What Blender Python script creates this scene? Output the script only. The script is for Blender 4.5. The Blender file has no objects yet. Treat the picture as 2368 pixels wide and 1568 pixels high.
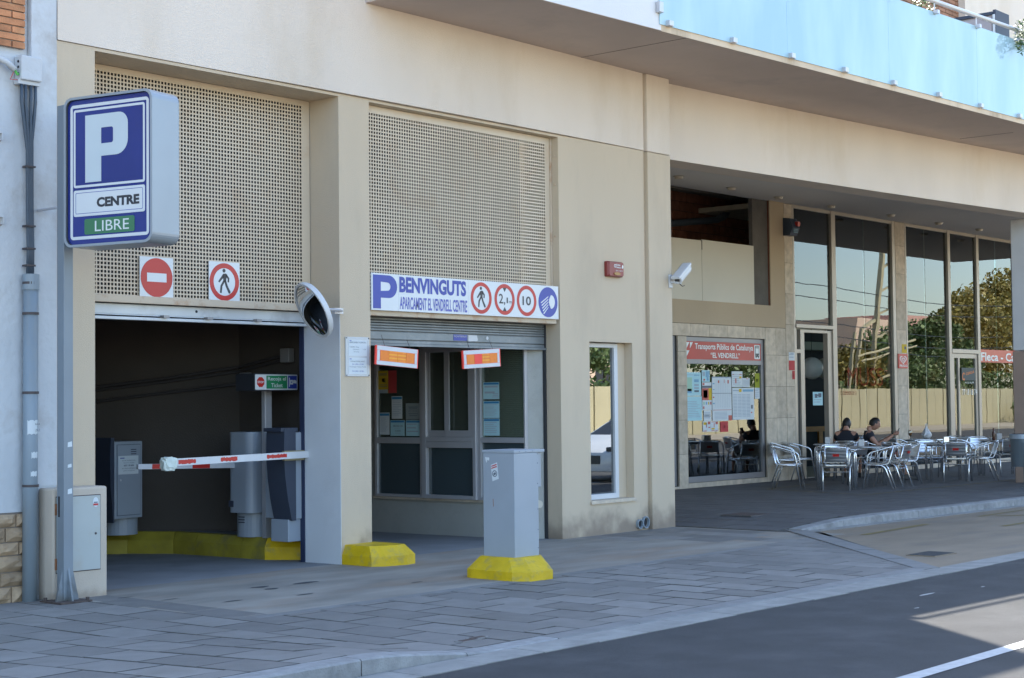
import bpy, bmesh, math, random
from mathutils import Vector, Matrix
random.seed(7)
R = math.radians
sc = bpy.context.scene
COL = sc.collection

# ---------------------------------------------------------------- camera
EYE = Vector((0, 0, 1.70))
F, CX, CY = 3750.0, 1183.5, 784.0
yaw, pit, rol = R(40.4), 146 / 3750.0, 0.011
fw = Vector((math.cos(yaw) * math.cos(pit), math.sin(yaw) * math.cos(pit), math.sin(pit)))
r0 = Vector((math.sin(yaw), -math.cos(yaw), 0)); u0 = r0.cross(fw)
rt = r0 * math.cos(rol) - u0 * math.sin(rol); up = u0 * math.cos(rol) + r0 * math.sin(rol)
cam = bpy.data.cameras.new('camera'); camo = bpy.data.objects.new('camera', cam); COL.objects.link(camo)
camo.matrix_world = Matrix(((rt.x, up.x, -fw.x, EYE.x), (rt.y, up.y, -fw.y, EYE.y), (rt.z, up.z, -fw.z, EYE.z), (0, 0, 0, 1)))
cam.sensor_width = 36; cam.lens = F / 2367 * 36; cam.clip_end = 3000; cam.clip_start = 0.05
sc.camera = camo
# ---------------------------------------------------------------- world, sun, exposure
SUN_EL, SUN_AZ = R(49), math.atan2(0.78, 0.62)           # azimuth from +X of the direction towards the sun
w = bpy.data.worlds.new('World'); sc.world = w; w.use_nodes = True
nt = w.node_tree; bg = nt.nodes['Background']
sky = nt.nodes.new('ShaderNodeTexSky'); sky.sky_type = 'NISHITA'; sky.sun_disc = False
sky.sun_elevation = SUN_EL; sky.sun_rotation = math.pi / 2 - SUN_AZ
sky.air_density = 1.0; sky.dust_density = 0.8; sky.ozone_density = 1.4
nt.links.new(sky.outputs[0], bg.inputs[0]); bg.inputs[1].default_value = 0.15
sl = bpy.data.lights.new('sun', 'SUN'); sl.energy = 4.4; sl.angle = R(0.5); sl.color = (1, 0.93, 0.82)
so = bpy.data.objects.new('sun', sl); COL.objects.link(so)
sd = Vector((math.cos(SUN_EL) * math.cos(SUN_AZ), math.cos(SUN_EL) * math.sin(SUN_AZ), math.sin(SUN_EL)))
so.rotation_euler = sd.to_track_quat('Z', 'Y').to_euler(); so.location = (20, 0, 30)
sc.view_settings.view_transform = 'Standard'; sc.view_settings.look = 'None'
sc.view_settings.exposure = 1.95; sc.view_settings.gamma = 1; sc.view_settings.use_curve_mapping = False
sc.render.engine = 'CYCLES'
sc.cycles.max_bounces = 8; sc.cycles.transparent_max_bounces = 12
sc.cycles.caustics_reflective = False; sc.cycles.caustics_refractive = False

# ---------------------------------------------------------------- helpers
YF = 12.6                                              # the garage facade stands on the line Y = 12.6
class MB:
    def __init__(s): s.v = []; s.f = []; s.m = []
    def add(s, vs, fs, mi=0):
        n = len(s.v); s.v += [tuple(p) for p in vs]; s.f += [tuple(i + n for i in f) for f in fs]; s.m += [mi] * len(fs); return s
    def box(s, x0, x1, y0, y1, z0, z1, mi=0, M=None):
        vs = [Vector(p) for p in ((x0, y0, z0), (x1, y0, z0), (x1, y1, z0), (x0, y1, z0), (x0, y0, z1), (x1, y0, z1), (x1, y1, z1), (x0, y1, z1))]
        if M: vs = [M @ p for p in vs]
        return s.add(vs, [(0, 3, 2, 1), (4, 5, 6, 7), (0, 1, 5, 4), (1, 2, 6, 5), (2, 3, 7, 6), (3, 0, 4, 7)], mi)
    def sd(s, s0, s1, d0, d1, z0, z1, mi=0): return s.box(s0, s1, YF - d1, YF - d0, z0, z1, mi)   # along the wall / out from it
    def prism(s, poly, z0, z1, mi=0, top=None):       # poly ccw in XY; top = optional other outline
        n = len(poly); top = top or poly
        vs = [(p[0], p[1], z0) for p in poly] + [(p[0], p[1], z1) for p in top]
        return s.add(vs, [tuple(range(n - 1, -1, -1)), tuple(range(n, 2 * n))] + [(i, (i + 1) % n, n + (i + 1) % n, n + i) for i in range(n)], mi)
    def tube(s, pts, r, n=8, mi=0, cap=True, close=False):
        pts = [Vector(p) for p in pts]; k = len(pts); rr = r if isinstance(r, (list, tuple)) else [r] * k
        up_ = None; vs = []
        for i, p in enumerate(pts):
            a = pts[i - 1] if (i > 0 or close) else p; b = pts[(i + 1) % k] if (i < k - 1 or close) else p
            t = (b - a).normalized()
            if up_ is None: up_ = t.orthogonal().normalized()
            up_ = (up_ - t * up_.dot(t)).normalized(); q = t.cross(up_)
            for j in range(n):
                c = 2 * math.pi * j / n; vs.append(p + (up_ * math.cos(c) + q * math.sin(c)) * rr[i])
        fs = []
        for i in range(k if close else k - 1):
            i2 = (i + 1) % k
            for j in range(n): fs.append((i * n + j, i * n + (j + 1) % n, i2 * n + (j + 1) % n, i2 * n + j))
        if cap and not close: fs += [tuple(range(n - 1, -1, -1)), tuple(range((k - 1) * n, k * n))]
        return s.add(vs, fs, mi)
    def cyl(s, c, r, z0, z1, n=24, mi=0, r1=None):
        r1 = r if r1 is None else r1
        return s.prism([(c[0] + r * math.cos(2 * math.pi * j / n), c[1] + r * math.sin(2 * math.pi * j / n)) for j in range(n)], z0, z1, mi,
                       [(c[0] + r1 * math.cos(2 * math.pi * j / n), c[1] + r1 * math.sin(2 * math.pi * j / n)) for j in range(n)])
    def lathe(s, c, prof, n=20, mi=0):
        vs = []; k = len(prof)
        for (r, z) in prof:
            for j in range(n): vs.append((c[0] + r * math.cos(2 * math.pi * j / n), c[1] + r * math.sin(2 * math.pi * j / n), c[2] + z))
        fs = [(i * n + j, i * n + (j + 1) % n, (i + 1) * n + (j + 1) % n, (i + 1) * n + j) for i in range(k - 1) for j in range(n)]
        fs += [tuple(range(n - 1, -1, -1)), tuple(range((k - 1) * n, k * n))]
        return s.add(vs, fs, mi)
    def slab(s, P, poly, t0=0.0, t1=0.01, mi=0):      # a 2-D outline on plane P given depth
        n = len(poly)
        vs = [P.at(a, b, t0) for a, b in poly] + [P.at(a, b, t1) for a, b in poly]
        return s.add(vs, [tuple(range(n - 1, -1, -1)), tuple(range(n, 2 * n))] + [(i, (i + 1) % n, n + (i + 1) % n, n + i) for i in range(n)], mi)
    def build(s, name, mats, parent=None, bevel=0, smooth=False):
        me = bpy.data.meshes.new(name); me.from_pydata([tuple(p) for p in s.v], [], s.f)
        if not isinstance(mats, (list, tuple)): mats = [mats]
        for m in mats: me.materials.append(m)
        if len(mats) > 1: me.polygons.foreach_set('material_index', s.m)
        me.update()
        bm = bmesh.new(); bm.from_mesh(me); bmesh.ops.recalc_face_normals(bm, faces=bm.faces); bm.to_mesh(me); bm.free()
        return link(name, me, parent, bevel, smooth)
def link(name, me, parent=None, bevel=0, smooth=False):
    o = bpy.data.objects.new(name, me); COL.objects.link(o)
    if parent is not None:
        o.parent = parent
        o.matrix_parent_inverse = WM(parent).inverted()
    if smooth: me.polygons.foreach_set('use_smooth', [True] * len(me.polygons))
    if bevel:
        b = o.modifiers.new('bevel', 'BEVEL'); b.width = bevel; b.segments = 2; b.limit_method = 'ANGLE'; b.angle_limit = R(40)
    return o
def WM(o):                                             # world matrix without a depsgraph update
    M = Matrix.LocRotScale(o.location, o.rotation_euler, o.scale)
    if o.parent: return WM(o.parent) @ o.matrix_parent_inverse @ M
    return M
class Pl:                                              # a plane for flat things: origin, right, up
    def __init__(s, o, u, v=(0, 0, 1)):
        s.o = Vector(o); s.u = Vector(u).normalized(); s.v = Vector(v).normalized(); s.n = s.u.cross(s.v)
    def at(s, a, b, t=0): return s.o + s.u * a + s.v * b + s.n * t
def wall_plane(d): return Pl((0, YF - d, 0), (1, 0, 0))          # a = s, b = z
def kiosk_plane(t=0): return Pl((15.5 - t, YF, 0), (0, -1, 0))   # a = d, b = z
def rect(a0, a1, b0, b1): return [(a0, b0), (a1, b0), (a1, b1), (a0, b1)]
def rrect(a0, a1, b0, b1, r, n=5):
    out = []
    for (cx, cy, st) in ((a1 - r, b0 + r, -90), (a1 - r, b1 - r, 0), (a0 + r, b1 - r, 90), (a0 + r, b0 + r, 180)):
        for i in range(n + 1):
            c = R(st + 90 * i / n); out.append((cx + r * math.cos(c), cy + r * math.sin(c)))
    return out
def circ(cx, cy, r, n=32, ry=None): return [(cx + r * math.cos(2 * math.pi * i / n), cy + (ry or r) * math.sin(2 * math.pi * i / n)) for i in range(n)]
def ring_slab(mb, P, outer, inner, t0, t1, mi=0):
    n = len(outer); vs = []
    for t in (t0, t1):
        vs += [P.at(a, b, t) for a, b in outer] + [P.at(a, b, t) for a, b in inner]
    fs = []
    for i in range(n):
        j = (i + 1) % n
        fs += [(2 * n + i, 2 * n + j, 3 * n + j, 3 * n + i), (i, n + i, n + j, j), (i, j, 2 * n + j, 2 * n + i), (n + i, 3 * n + i, 3 * n + j, n + j)]
    return mb.add(vs, fs, mi)
_tc = {}
def text_mesh(txt, bold=0.0):
    key = (txt, bold)
    if key in _tc: return _tc[key]
    cu = bpy.data.curves.new('t', 'FONT'); cu.body = txt; cu.size = 1; cu.offset = bold; cu.resolution_u = 3
    ob = bpy.data.objects.new('t', cu); COL.objects.link(ob)
    dg = bpy.context.evaluated_depsgraph_get(); me = bpy.data.meshes.new_from_object(ob.evaluated_get(dg))
    vs = [v.co.copy() for v in me.vertices]; fs = [tuple(p.vertices) for p in me.polygons]
    bpy.data.objects.remove(ob); bpy.data.curves.remove(cu); bpy.data.meshes.remove(me)
    x0 = min(v.x for v in vs); x1 = max(v.x for v in vs); y0 = min(v.y for v in vs); y1 = max(v.y for v in vs)
    _tc[key] = (vs, fs, x0, x1, y0, y1); return _tc[key]
def text(mb, txt, P, a0, a1, b0, b1, t=0.002, mi=0, bold=0.0, skew=0.0):
    vs, fs, x0, x1, y0, y1 = text_mesh(txt, bold)
    out = []
    for v in vs:
        a = a0 + (v.x - x0) / (x1 - x0) * (a1 - a0); b = b0 + (v.y - y0) / (y1 - y0) * (b1 - b0) + skew * (a - a0)
        out.append(P.at(a, b, t))
    return mb.add(out, fs, mi)
def tag(o, label=None, cat=None, group=None, kind=None):
    if label: o['label'] = label
    if cat: o['category'] = cat
    if group: o['group'] = group
    if kind: o['kind'] = kind
    return o
def thing(name, label, cat, loc=(0, 0, 0), group=None):
    o = bpy.data.objects.new(name, None); COL.objects.link(o); o.location = loc; o.empty_display_size = 0.2
    return tag(o, label, cat, group)
def copy_tree(o, parent=None):
    c = o.copy(); COL.objects.link(c); c.parent = parent
    if parent is not None: c.matrix_parent_inverse = o.matrix_parent_inverse.copy()
    for ch in list(o.children): copy_tree(ch, c)
    return c

# ---------------------------------------------------------------- materials
def hexc(h):
    h = h.lstrip('#'); c = [int(h[i:i + 2], 16) / 255 for i in (0, 2, 4)]
    return tuple(((x / 12.92) if x <= 0.04045 else ((x + 0.055) / 1.055) ** 2.4) for x in c)
def mat(name, col, rough=0.7, metal=0.0, var=0.08, scale=3.0, bump=0.0, bscale=80.0, dirt=None, rand=0.0, spec=0.5, stretch=None, dirtamt=0.6, dscale=2.0, coat=0.0):
    m = bpy.data.materials.new(name); m.use_nodes = True; t = m.node_tree; N = t.nodes; L = t.links
    b = N['Principled BSDF']; b.inputs['Roughness'].default_value = rough; b.inputs['Metallic'].default_value = metal
    b.inputs['Specular IOR Level'].default_value = spec; b.inputs['Coat Weight'].default_value = coat
    tc = N.new('ShaderNodeTexCoord'); src = tc.outputs['Object']
    if stretch:
        mp = N.new('ShaderNodeMapping'); mp.inputs['Scale'].default_value = stretch; L.new(src, mp.inputs[0]); src2 = mp.outputs[0]
    else: src2 = src
    col = tuple(col[:3])
    no = N.new('ShaderNodeTexNoise'); no.inputs['Scale'].default_value = scale; no.inputs['Detail'].default_value = 6; L.new(src2, no.inputs['Vector'])
    mr = N.new('ShaderNodeMapRange'); mr.inputs[1].default_value = 0.3; mr.inputs[2].default_value = 0.7
    mr.inputs[3].default_value = 1 - var; mr.inputs[4].default_value = 1 + var; L.new(no.outputs[0], mr.inputs[0])
    fac = mr.outputs[0]
    if rand:
        oi = N.new('ShaderNodeObjectInfo'); m2 = N.new('ShaderNodeMapRange'); m2.inputs[3].default_value = 1 - rand; m2.inputs[4].default_value = 1 + rand
        L.new(oi.outputs['Random'], m2.inputs[0]); mm = N.new('ShaderNodeMath'); mm.operation = 'MULTIPLY'; L.new(fac, mm.inputs[0]); L.new(m2.outputs[0], mm.inputs[1]); fac = mm.outputs[0]
    hs = N.new('ShaderNodeVectorMath'); hs.operation = 'SCALE'; hs.inputs[0].default_value = col; L.new(fac, hs.inputs['Scale'])
    out = hs.outputs[0]
    if dirt:                                           # stains: patchy noise, second colour
        n2 = N.new('ShaderNodeTexNoise'); n2.inputs['Scale'].default_value = dscale; n2.inputs['Detail'].default_value = 8; n2.inputs['Roughness'].default_value = 0.65; L.new(src2, n2.inputs['Vector'])
        r2 = N.new('ShaderNodeMapRange'); r2.inputs[1].default_value = 0.52; r2.inputs[2].default_value = 0.72; r2.inputs[4].default_value = dirtamt; L.new(n2.outputs[0], r2.inputs[0])
        mx = N.new('ShaderNodeMix'); mx.data_type = 'RGBA'; L.new(r2.outputs[0], mx.inputs[0]); L.new(out, mx.inputs[6]); mx.inputs[7].default_value = (*dirt, 1); out = mx.outputs[2]
    L.new(out, b.inputs['Base Color'])
    if bump:
        n3 = N.new('ShaderNodeTexNoise'); n3.inputs['Scale'].default_value = bscale; n3.inputs['Detail'].default_value = 4; L.new(src, n3.inputs['Vector'])
        bp = N.new('ShaderNodeBump'); bp.inputs['Strength'].default_value = bump; bp.inputs['Distance'].default_value = 0.01; L.new(n3.outputs[0], bp.inputs['Height']); L.new(bp.outputs[0], b.inputs['Normal'])
    m['out'] = 1
    return m
def low_stain(m, z1, color, amt=0.7, scale=3.0):       # damp / dirt stain creeping up from the ground, ragged
    t = m.node_tree; N = t.nodes; L = t.links; b = N['Principled BSDF']; src = b.inputs['Base Color'].links[0].from_socket
    tc = N.new('ShaderNodeTexCoord'); sx = N.new('ShaderNodeSeparateXYZ'); L.new(tc.outputs['Object'], sx.inputs[0])
    no = N.new('ShaderNodeTexNoise'); no.inputs['Scale'].default_value = scale; no.inputs['Detail'].default_value = 7; L.new(tc.outputs['Object'], no.inputs['Vector'])
    ma = N.new('ShaderNodeMath'); ma.operation = 'MULTIPLY_ADD'; L.new(no.outputs[0], ma.inputs[0]); ma.inputs[1].default_value = -z1 * 2.2; L.new(sx.outputs[2], ma.inputs[2])
    mr = N.new('ShaderNodeMapRange'); mr.interpolation_type = 'SMOOTHSTEP'; mr.inputs[1].default_value = -z1 * 0.15; mr.inputs[2].default_value = -z1 * 1.15; mr.inputs[4].default_value = amt; L.new(ma.outputs[0], mr.inputs[0])
    mx = N.new('ShaderNodeMix'); mx.data_type = 'RGBA'; L.new(mr.outputs[0], mx.inputs[0]); L.new(src, mx.inputs[6]); mx.inputs[7].default_value = (*color, 1); L.new(mx.outputs[2], b.inputs['Base Color'])
    return m
def glass(name, tint, refl, wav=0.0, back=None, rough=0.0, wscale=1.3):
    m = bpy.data.materials.new(name); m.use_nodes = True; t = m.node_tree; N = t.nodes; L = t.links
    for n in list(N): N.remove(n)
    o = N.new('ShaderNodeOutputMaterial'); g = N.new('ShaderNodeBsdfGlossy'); g.inputs['Roughness'].default_value = rough; g.inputs['Color'].default_value = (0.93, 0.98, 1, 1)
    tr = N.new('ShaderNodeBsdfTransparent'); tr.inputs[0].default_value = (*tint, 1); mx = N.new('ShaderNodeMixShader')
    lw = N.new('ShaderNodeFresnel'); lw.inputs['IOR'].default_value = 1.5
    ma = N.new('ShaderNodeMath'); ma.operation = 'MULTIPLY_ADD'; ma.use_clamp = True; L.new(lw.outputs[0], ma.inputs[0]); ma.inputs[1].default_value = 1.0; ma.inputs[2].default_value = refl
    L.new(ma.outputs[0], mx.inputs[0])
    last = tr.outputs[0]
    if back:
        df = N.new('ShaderNodeBsdfDiffuse'); df.inputs[0].default_value = (*back[0], 1); m2 = N.new('ShaderNodeMixShader'); m2.inputs[0].default_value = back[1]; L.new(last, m2.inputs[1]); L.new(df.outputs[0], m2.inputs[2]); last = m2.outputs[0]
    L.new(last, mx.inputs[1]); L.new(g.outputs[0], mx.inputs[2]); L.new(mx.outputs[0], o.inputs[0])
    if wav:
        tc = N.new('ShaderNodeTexCoord'); no = N.new('ShaderNodeTexNoise'); no.inputs['Scale'].default_value = wscale; no.inputs['Detail'].default_value = 1; L.new(tc.outputs['Object'], no.inputs['Vector'])
        bp = N.new('ShaderNodeBump'); bp.inputs['Strength'].default_value = wav; bp.inputs['Distance'].default_value = 0.02; L.new(no.outputs[0], bp.inputs['Height']); L.new(bp.outputs[0], g.inputs['Normal'])
    return m
def plain(name, col, rough=0.5, metal=0.0, spec=0.5, var=0.04, **k): return mat(name, col, rough, metal, var=var, scale=6, spec=spec, **k)

M_WALL = low_stain(mat('beige_render', (0.58, 0.475, 0.345), 0.9, var=0.045, scale=0.8, bump=0.55, bscale=130, dirt=(0.40, 0.33, 0.25), dirtamt=0.34, dscale=1.4, stretch=(1, 1, .3)), 0.40, (0.24, 0.185, 0.14), 0.85, 3.0)
M_UPPER = mat('pale_render', (0.71, 0.62, 0.525), 0.9, var=0.05, scale=0.9, bump=0.6, bscale=110, dirt=(0.54, 0.43, 0.30), dirtamt=0.42, dscale=0.7, stretch=(1, 1, 0.35))
M_SOFFIT = mat('soffit_paint', (0.56, 0.46, 0.40), 0.9, var=0.07, scale=0.8, bump=0.2, dirt=(0.36, 0.31, 0.28), dirtamt=0.5, dscale=0.8)
M_EDGE = mat('slab_edge_render', (0.66, 0.53, 0.38), 0.9, var=0.08, scale=2, dirt=(0.30, 0.22, 0.14), dirtamt=0.7, dscale=1.6, stretch=(1, 1, 0.2))
M_CEIL = mat('ceiling_board', (0.68, 0.65, 0.63), 0.8, var=0.03, scale=1)
M_WHITEPIL = mat('white_paint_reveal', (0.60, 0.62, 0.64), 0.65, var=0.03, scale=1.5, bump=0.4, bscale=150, dirt=(0.45, 0.45, 0.46), dirtamt=0.25)
M_SCREEN = mat('perforated_steel', (0.60, 0.50, 0.37), 0.55, var=0.05, scale=1.2, dirt=(0.45, 0.25, 0.11), dirtamt=0.35, dscale=2.6)
M_RUSTBAND = mat('painted_steel_band', (0.56, 0.46, 0.34), 0.6, var=0.06, scale=2, dirt=(0.36, 0.15, 0.05), dirtamt=0.75, dscale=4.5)
M_SHUTTER = mat('galvanised_shutter', (0.20, 0.225, 0.24), 0.45, 0.4, var=0.10, scale=5, dirt=(0.36, 0.38, 0.40), dirtamt=0.5, dscale=4)
M_SHUTPALE = mat('pale_shutter', (0.55, 0.58, 0.60), 0.45, 0.2, var=0.08, scale=3, dirt=(0.30, 0.30, 0.31), dirtamt=0.6, dscale=2.5)
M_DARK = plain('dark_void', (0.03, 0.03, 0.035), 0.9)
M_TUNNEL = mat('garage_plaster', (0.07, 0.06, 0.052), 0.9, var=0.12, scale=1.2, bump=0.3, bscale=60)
M_TUNFLOOR = mat('garage_floor', (0.22, 0.22, 0.22), 0.85, var=0.15, scale=2.0, bump=0.2)
M_KIOSKWALL = mat('kiosk_render', (0.40, 0.40, 0.365), 0.9, var=0.05, scale=2, bump=1.0, bscale=110, dirt=(0.20, 0.19, 0.17), dirtamt=0.4)
M_ALU = mat('anodised_aluminium', (0.55, 0.55, 0.57), 0.4, 0.45, var=0.04)
M_BRONZE = mat('warm_window_frame', (0.42, 0.37, 0.31), 0.42, 0.4, var=0.05)
M_FRAMEGREY = mat('grey_shop_frame', (0.30, 0.29, 0.29), 0.45, 0.3, var=0.05)
M_WHITEFRAME = mat('white_window_frame', (0.62, 0.63, 0.64), 0.4, var=0.03)
M_STONE = mat('stone_cladding', (0.54, 0.455, 0.35), 0.75, var=0.17, scale=7, bump=0.35, bscale=60, dirt=(0.34, 0.27, 0.18), dirtamt=0.5, dscale=5, rand=0.10)
M_ASPHALT = mat('asphalt', (0.052, 0.053, 0.055), 0.95, var=0.16, scale=2.2, bump=0.9, bscale=240, dirt=(0.085, 0.087, 0.09), dirtamt=0.5, dscale=1.1)
M_SLAB = mat('paving_slab_stone', (0.205, 0.195, 0.18), 0.8, var=0.10, scale=5, bump=0.35, bscale=160, dirt=(0.15, 0.135, 0.11), dirtamt=0.5, dscale=1.2, rand=0.2)
M_JOINT = mat('paving_joint', (0.085, 0.08, 0.07), 0.95, var=0.2, scale=9)
M_PAVER = mat('terrace_paver', (0.105, 0.102, 0.10), 0.75, var=0.12, scale=5, bump=0.3, bscale=120, rand=0.12, dirt=(0.13, 0.13, 0.13), dirtamt=0.35, dscale=1.2)
M_CONC = mat('driveway_concrete', (0.29, 0.265, 0.225), 0.9, var=0.22, scale=2.1, bump=0.5, bscale=170, dirt=(0.30, 0.205, 0.135), dirtamt=0.7, dscale=0.9, stretch=(0.5, 1.3, 1))
M_BAY = mat('bay_concrete', (0.25, 0.195, 0.135), 0.9, var=0.15, scale=1.7, bump=0.5, bscale=140, dirt=(0.12, 0.118, 0.115), dirtamt=0.6, dscale=0.9, stretch=(0.5, 1.2, 1))
M_STRIP = mat('kerb_band_stone', (0.225, 0.22, 0.21), 0.85, var=0.12, scale=6, bump=0.4, bscale=110, rand=0.08)
M_GUTTER = mat('gutter_concrete', (0.27, 0.265, 0.245), 0.9, var=0.14, scale=5, bump=0.4, bscale=90, dirt=(0.17, 0.165, 0.155), dirtamt=0.6, dscale=3, rand=0.06)
M_KERB = mat('granite_kerb', (0.27, 0.268, 0.26), 0.85, var=0.16, scale=12, bump=0.6, bscale=60, dirt=(0.13, 0.125, 0.12), dirtamt=0.6, dscale=2.5, rand=0.08)
M_PAINTW = mat('road_paint', (0.46, 0.46, 0.45), 0.7, var=0.1, scale=14, dirt=(0.3, 0.3, 0.3), dirtamt=0.4, dscale=8)
M_YLINE = mat('worn_yellow_line', (0.20, 0.145, 0.045), 0.85, var=0.2, scale=6, dirt=(0.12, 0.12, 0.12), dirtamt=0.8, dscale=4)
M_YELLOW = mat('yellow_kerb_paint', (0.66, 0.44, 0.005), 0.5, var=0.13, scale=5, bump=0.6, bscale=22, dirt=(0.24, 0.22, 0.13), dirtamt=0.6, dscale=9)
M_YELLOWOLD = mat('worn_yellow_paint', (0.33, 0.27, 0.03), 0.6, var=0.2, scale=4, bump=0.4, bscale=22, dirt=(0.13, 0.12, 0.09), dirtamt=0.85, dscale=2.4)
M_LBLUE = mat('pale_blue_metal', (0.33, 0.365, 0.40), 0.45, var=0.04, scale=2.5, dirt=(0.30, 0.33, 0.36), dirtamt=0.35, dscale=3)
M_MACH = mat('grey_machine_paint', (0.30, 0.34, 0.39), 0.4, var=0.03)
M_MACHD = mat('dark_machine_panel', (0.045, 0.055, 0.08), 0.35, var=0.05)
M_POST = low_stain(mat('grey_post_paint', (0.20, 0.235, 0.265), 0.42, 0.0, var=0.05, scale=3, dirt=(0.20, 0.23, 0.26), dirtamt=0.4), 0.25, (0.10, 0.095, 0.085), 0.85, 7)
M_SIGNBOX = mat('sign_case_aluminium', (0.30, 0.335, 0.365), 0.35, 0.2, var=0.04, scale=2)
M_BLUE = mat('sign_blue_face', (0.022, 0.035, 0.20), 0.25, var=0.12, scale=1.2)
M_SWHITE = mat('sign_white', (0.66, 0.685, 0.69), 0.3, var=0.02)
M_SBLACK = plain('sign_black', (0.03, 0.033, 0.04), 0.4)
M_SGREEN = mat('sign_green_panel', (0.05, 0.19, 0.09), 0.35, var=0.05)
M_SRED = mat('sign_red', (0.50, 0.025, 0.02), 0.35, var=0.06, scale=3)
M_SBLUE2 = mat('sign_blue', (0.03, 0.055, 0.33), 0.35, var=0.06, scale=3)
M_LWHITE = plain('letter_white', (0.72, 0.76, 0.74), 0.4)
M_ORANGE = mat('reflective_orange', (0.80, 0.20, 0.01), 0.4, var=0.08, scale=20)
M_ORANGEY = mat('reflective_amber', (0.88, 0.36, 0.02), 0.4, var=0.08, scale=20)
M_NEONRED = plain('fluorescent_red', (0.90, 0.06, 0.04), 0.5)
M_WHITE = plain('white_plastic', (0.60, 0.61, 0.62), 0.45)
M_PAPER = mat('paper_white', (0.62, 0.66, 0.67), 0.8, var=0.03)
M_PAPERC = mat('paper_cyan', (0.40, 0.62, 0.66), 0.8, var=0.05)
M_INK = plain('printed_ink', (0.13, 0.15, 0.18), 0.8)
M_INKL = plain('printed_pale_ink', (0.36, 0.42, 0.48), 0.8)
M_PBLUE = plain('print_blue', (0.03, 0.20, 0.40), 0.7)
M_PRED = plain('print_red', (0.50, 0.05, 0.05), 0.7)
M_PYEL = plain('print_yellow', (0.62, 0.42, 0.02), 0.7)
M_PB2 = plain('print_pale_blue', (0.20, 0.38, 0.52), 0.7)
M_PR2 = plain('print_soft_red', (0.50, 0.13, 0.10), 0.7)
M_PG2 = plain('print_pale_green', (0.36, 0.55, 0.42), 0.7)
M_PGREEN = plain('print_green', (0.10, 0.40, 0.08), 0.7)
M_NBWHITE = mat('old_white_render', (0.54, 0.56, 0.575), 0.9, var=0.07, scale=1.6, bump=0.9, bscale=14, dirt=(0.36, 0.33, 0.30), dirtamt=0.75, dscale=1.6)
M_BRICK = mat('orange_brick', (0.50, 0.215, 0.10), 0.85, var=0.22, scale=9, bump=0.4, bscale=60, rand=0.22, dirt=(0.55, 0.36, 0.18), dirtamt=0.7, dscale=3, stretch=(1, 1, 2))
M_MORTAR = mat('mortar', (0.26, 0.22, 0.19), 0.95, var=0.1)
M_ROCK = mat('rough_stone_block', (0.38, 0.27, 0.17), 0.9, var=0.22, scale=6, bump=1.0, bscale=16, rand=0.12)
M_PIPE = mat('pvc_grey_pipe', (0.24, 0.29, 0.33), 0.5, var=0.10, scale=5, dirt=(0.30, 0.29, 0.25), dirtamt=0.6, dscale=3, stretch=(1, 1, 0.3))
M_CABLE = plain('dark_cable', (0.055, 0.075, 0.10), 0.5)
M_CLAMP = plain('rusty_clamp', (0.07, 0.055, 0.055), 0.6)
M_CABWALL = low_stain(mat('meter_box_render', (0.54, 0.46, 0.37), 0.9, var=0.07, scale=2, bump=0.5, bscale=110), 0.10, (0.30, 0.23, 0.17), 0.6, 6)
M_CABDOOR = mat('meter_box_door', (0.42, 0.45, 0.43), 0.5, var=0.04, scale=2, dirt=(0.40, 0.30, 0.19), dirtamt=0.3, dscale=3)
M_RUST = mat('rust', (0.30, 0.13, 0.06), 0.9, var=0.3, scale=12)
M_CHROME = mat('polished_aluminium', (0.86, 0.88, 0.90), 0.25, 0.9, var=0.02)
M_BRUSH = mat('brushed_aluminium_slat', (0.66, 0.67, 0.69), 0.3, 0.95, var=0.04)
M_TTOP = mat('dark_table_top', (0.20, 0.17, 0.15), 0.3, 0.3, var=0.15, scale=8)
M_SKIN = plain('skin', (0.42, 0.22, 0.15), 0.5)
M_SHIRT = mat('dark_navy_shirt', (0.010, 0.013, 0.022), 0.85, var=0.2, scale=6)
M_SHORTS = mat('black_shorts', (0.012, 0.013, 0.018), 0.85, var=0.2, scale=6)
M_HAIR = plain('black_hair', (0.012, 0.010, 0.009), 0.5)
M_BIN = mat('grey_litter_bin', (0.13, 0.165, 0.19), 0.4, 0.2, var=0.05)
M_BINRIM = mat('litter_bin_rim', (0.36, 0.42, 0.48), 0.4, 0.2, var=0.05)
M_COLUP = mat('column_pale_render', (0.60, 0.60, 0.60), 0.85, var=0.04, bump=0.3)
M_COLLO = mat('column_brown_render', (0.33, 0.24, 0.19), 0.85, var=0.06, bump=0.3)
M_MASON = mat('hollow_brick_red', (0.22, 0.09, 0.055), 0.9, var=0.25, scale=6, rand=0.2)
M_RAWCONC = mat('raw_concrete', (0.11, 0.10, 0.088), 0.9, var=0.2, scale=2.5, bump=0.5, bscale=30, dirt=(0.085, 0.078, 0.07), dirtamt=0.7, dscale=1.5)
M_BOARD = mat('cream_hoarding', (0.60, 0.56, 0.47), 0.85, var=0.03, scale=1)
M_UPBEIGE = mat('tan_render', (0.44, 0.345, 0.235), 0.9, var=0.04, scale=1, bump=0.3)
M_WOOD = mat('orange_wood', (0.42, 0.16, 0.03), 0.5, var=0.15, scale=4, stretch=(1, 1, 6))
M_CAFEIN = mat('cafe_interior_paint', (0.40, 0.38, 0.32), 0.85, var=0.1)
M_GLOBE = plain('globe_glass', (0.62, 0.62, 0.60), 0.4)
M_LEAF = mat('leaf_green', (0.14, 0.20, 0.06), 0.6, var=0.5, scale=1.3, rand=0.0, dirt=(0.16, 0.10, 0.015), dirtamt=0.8, dscale=0.5)
M_LEAFAUT = mat('leaf_autumn', (0.34, 0.27, 0.06), 0.6, var=0.5, scale=0.9, dirt=(0.30, 0.14, 0.02), dirtamt=0.9, dscale=0.6)
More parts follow.
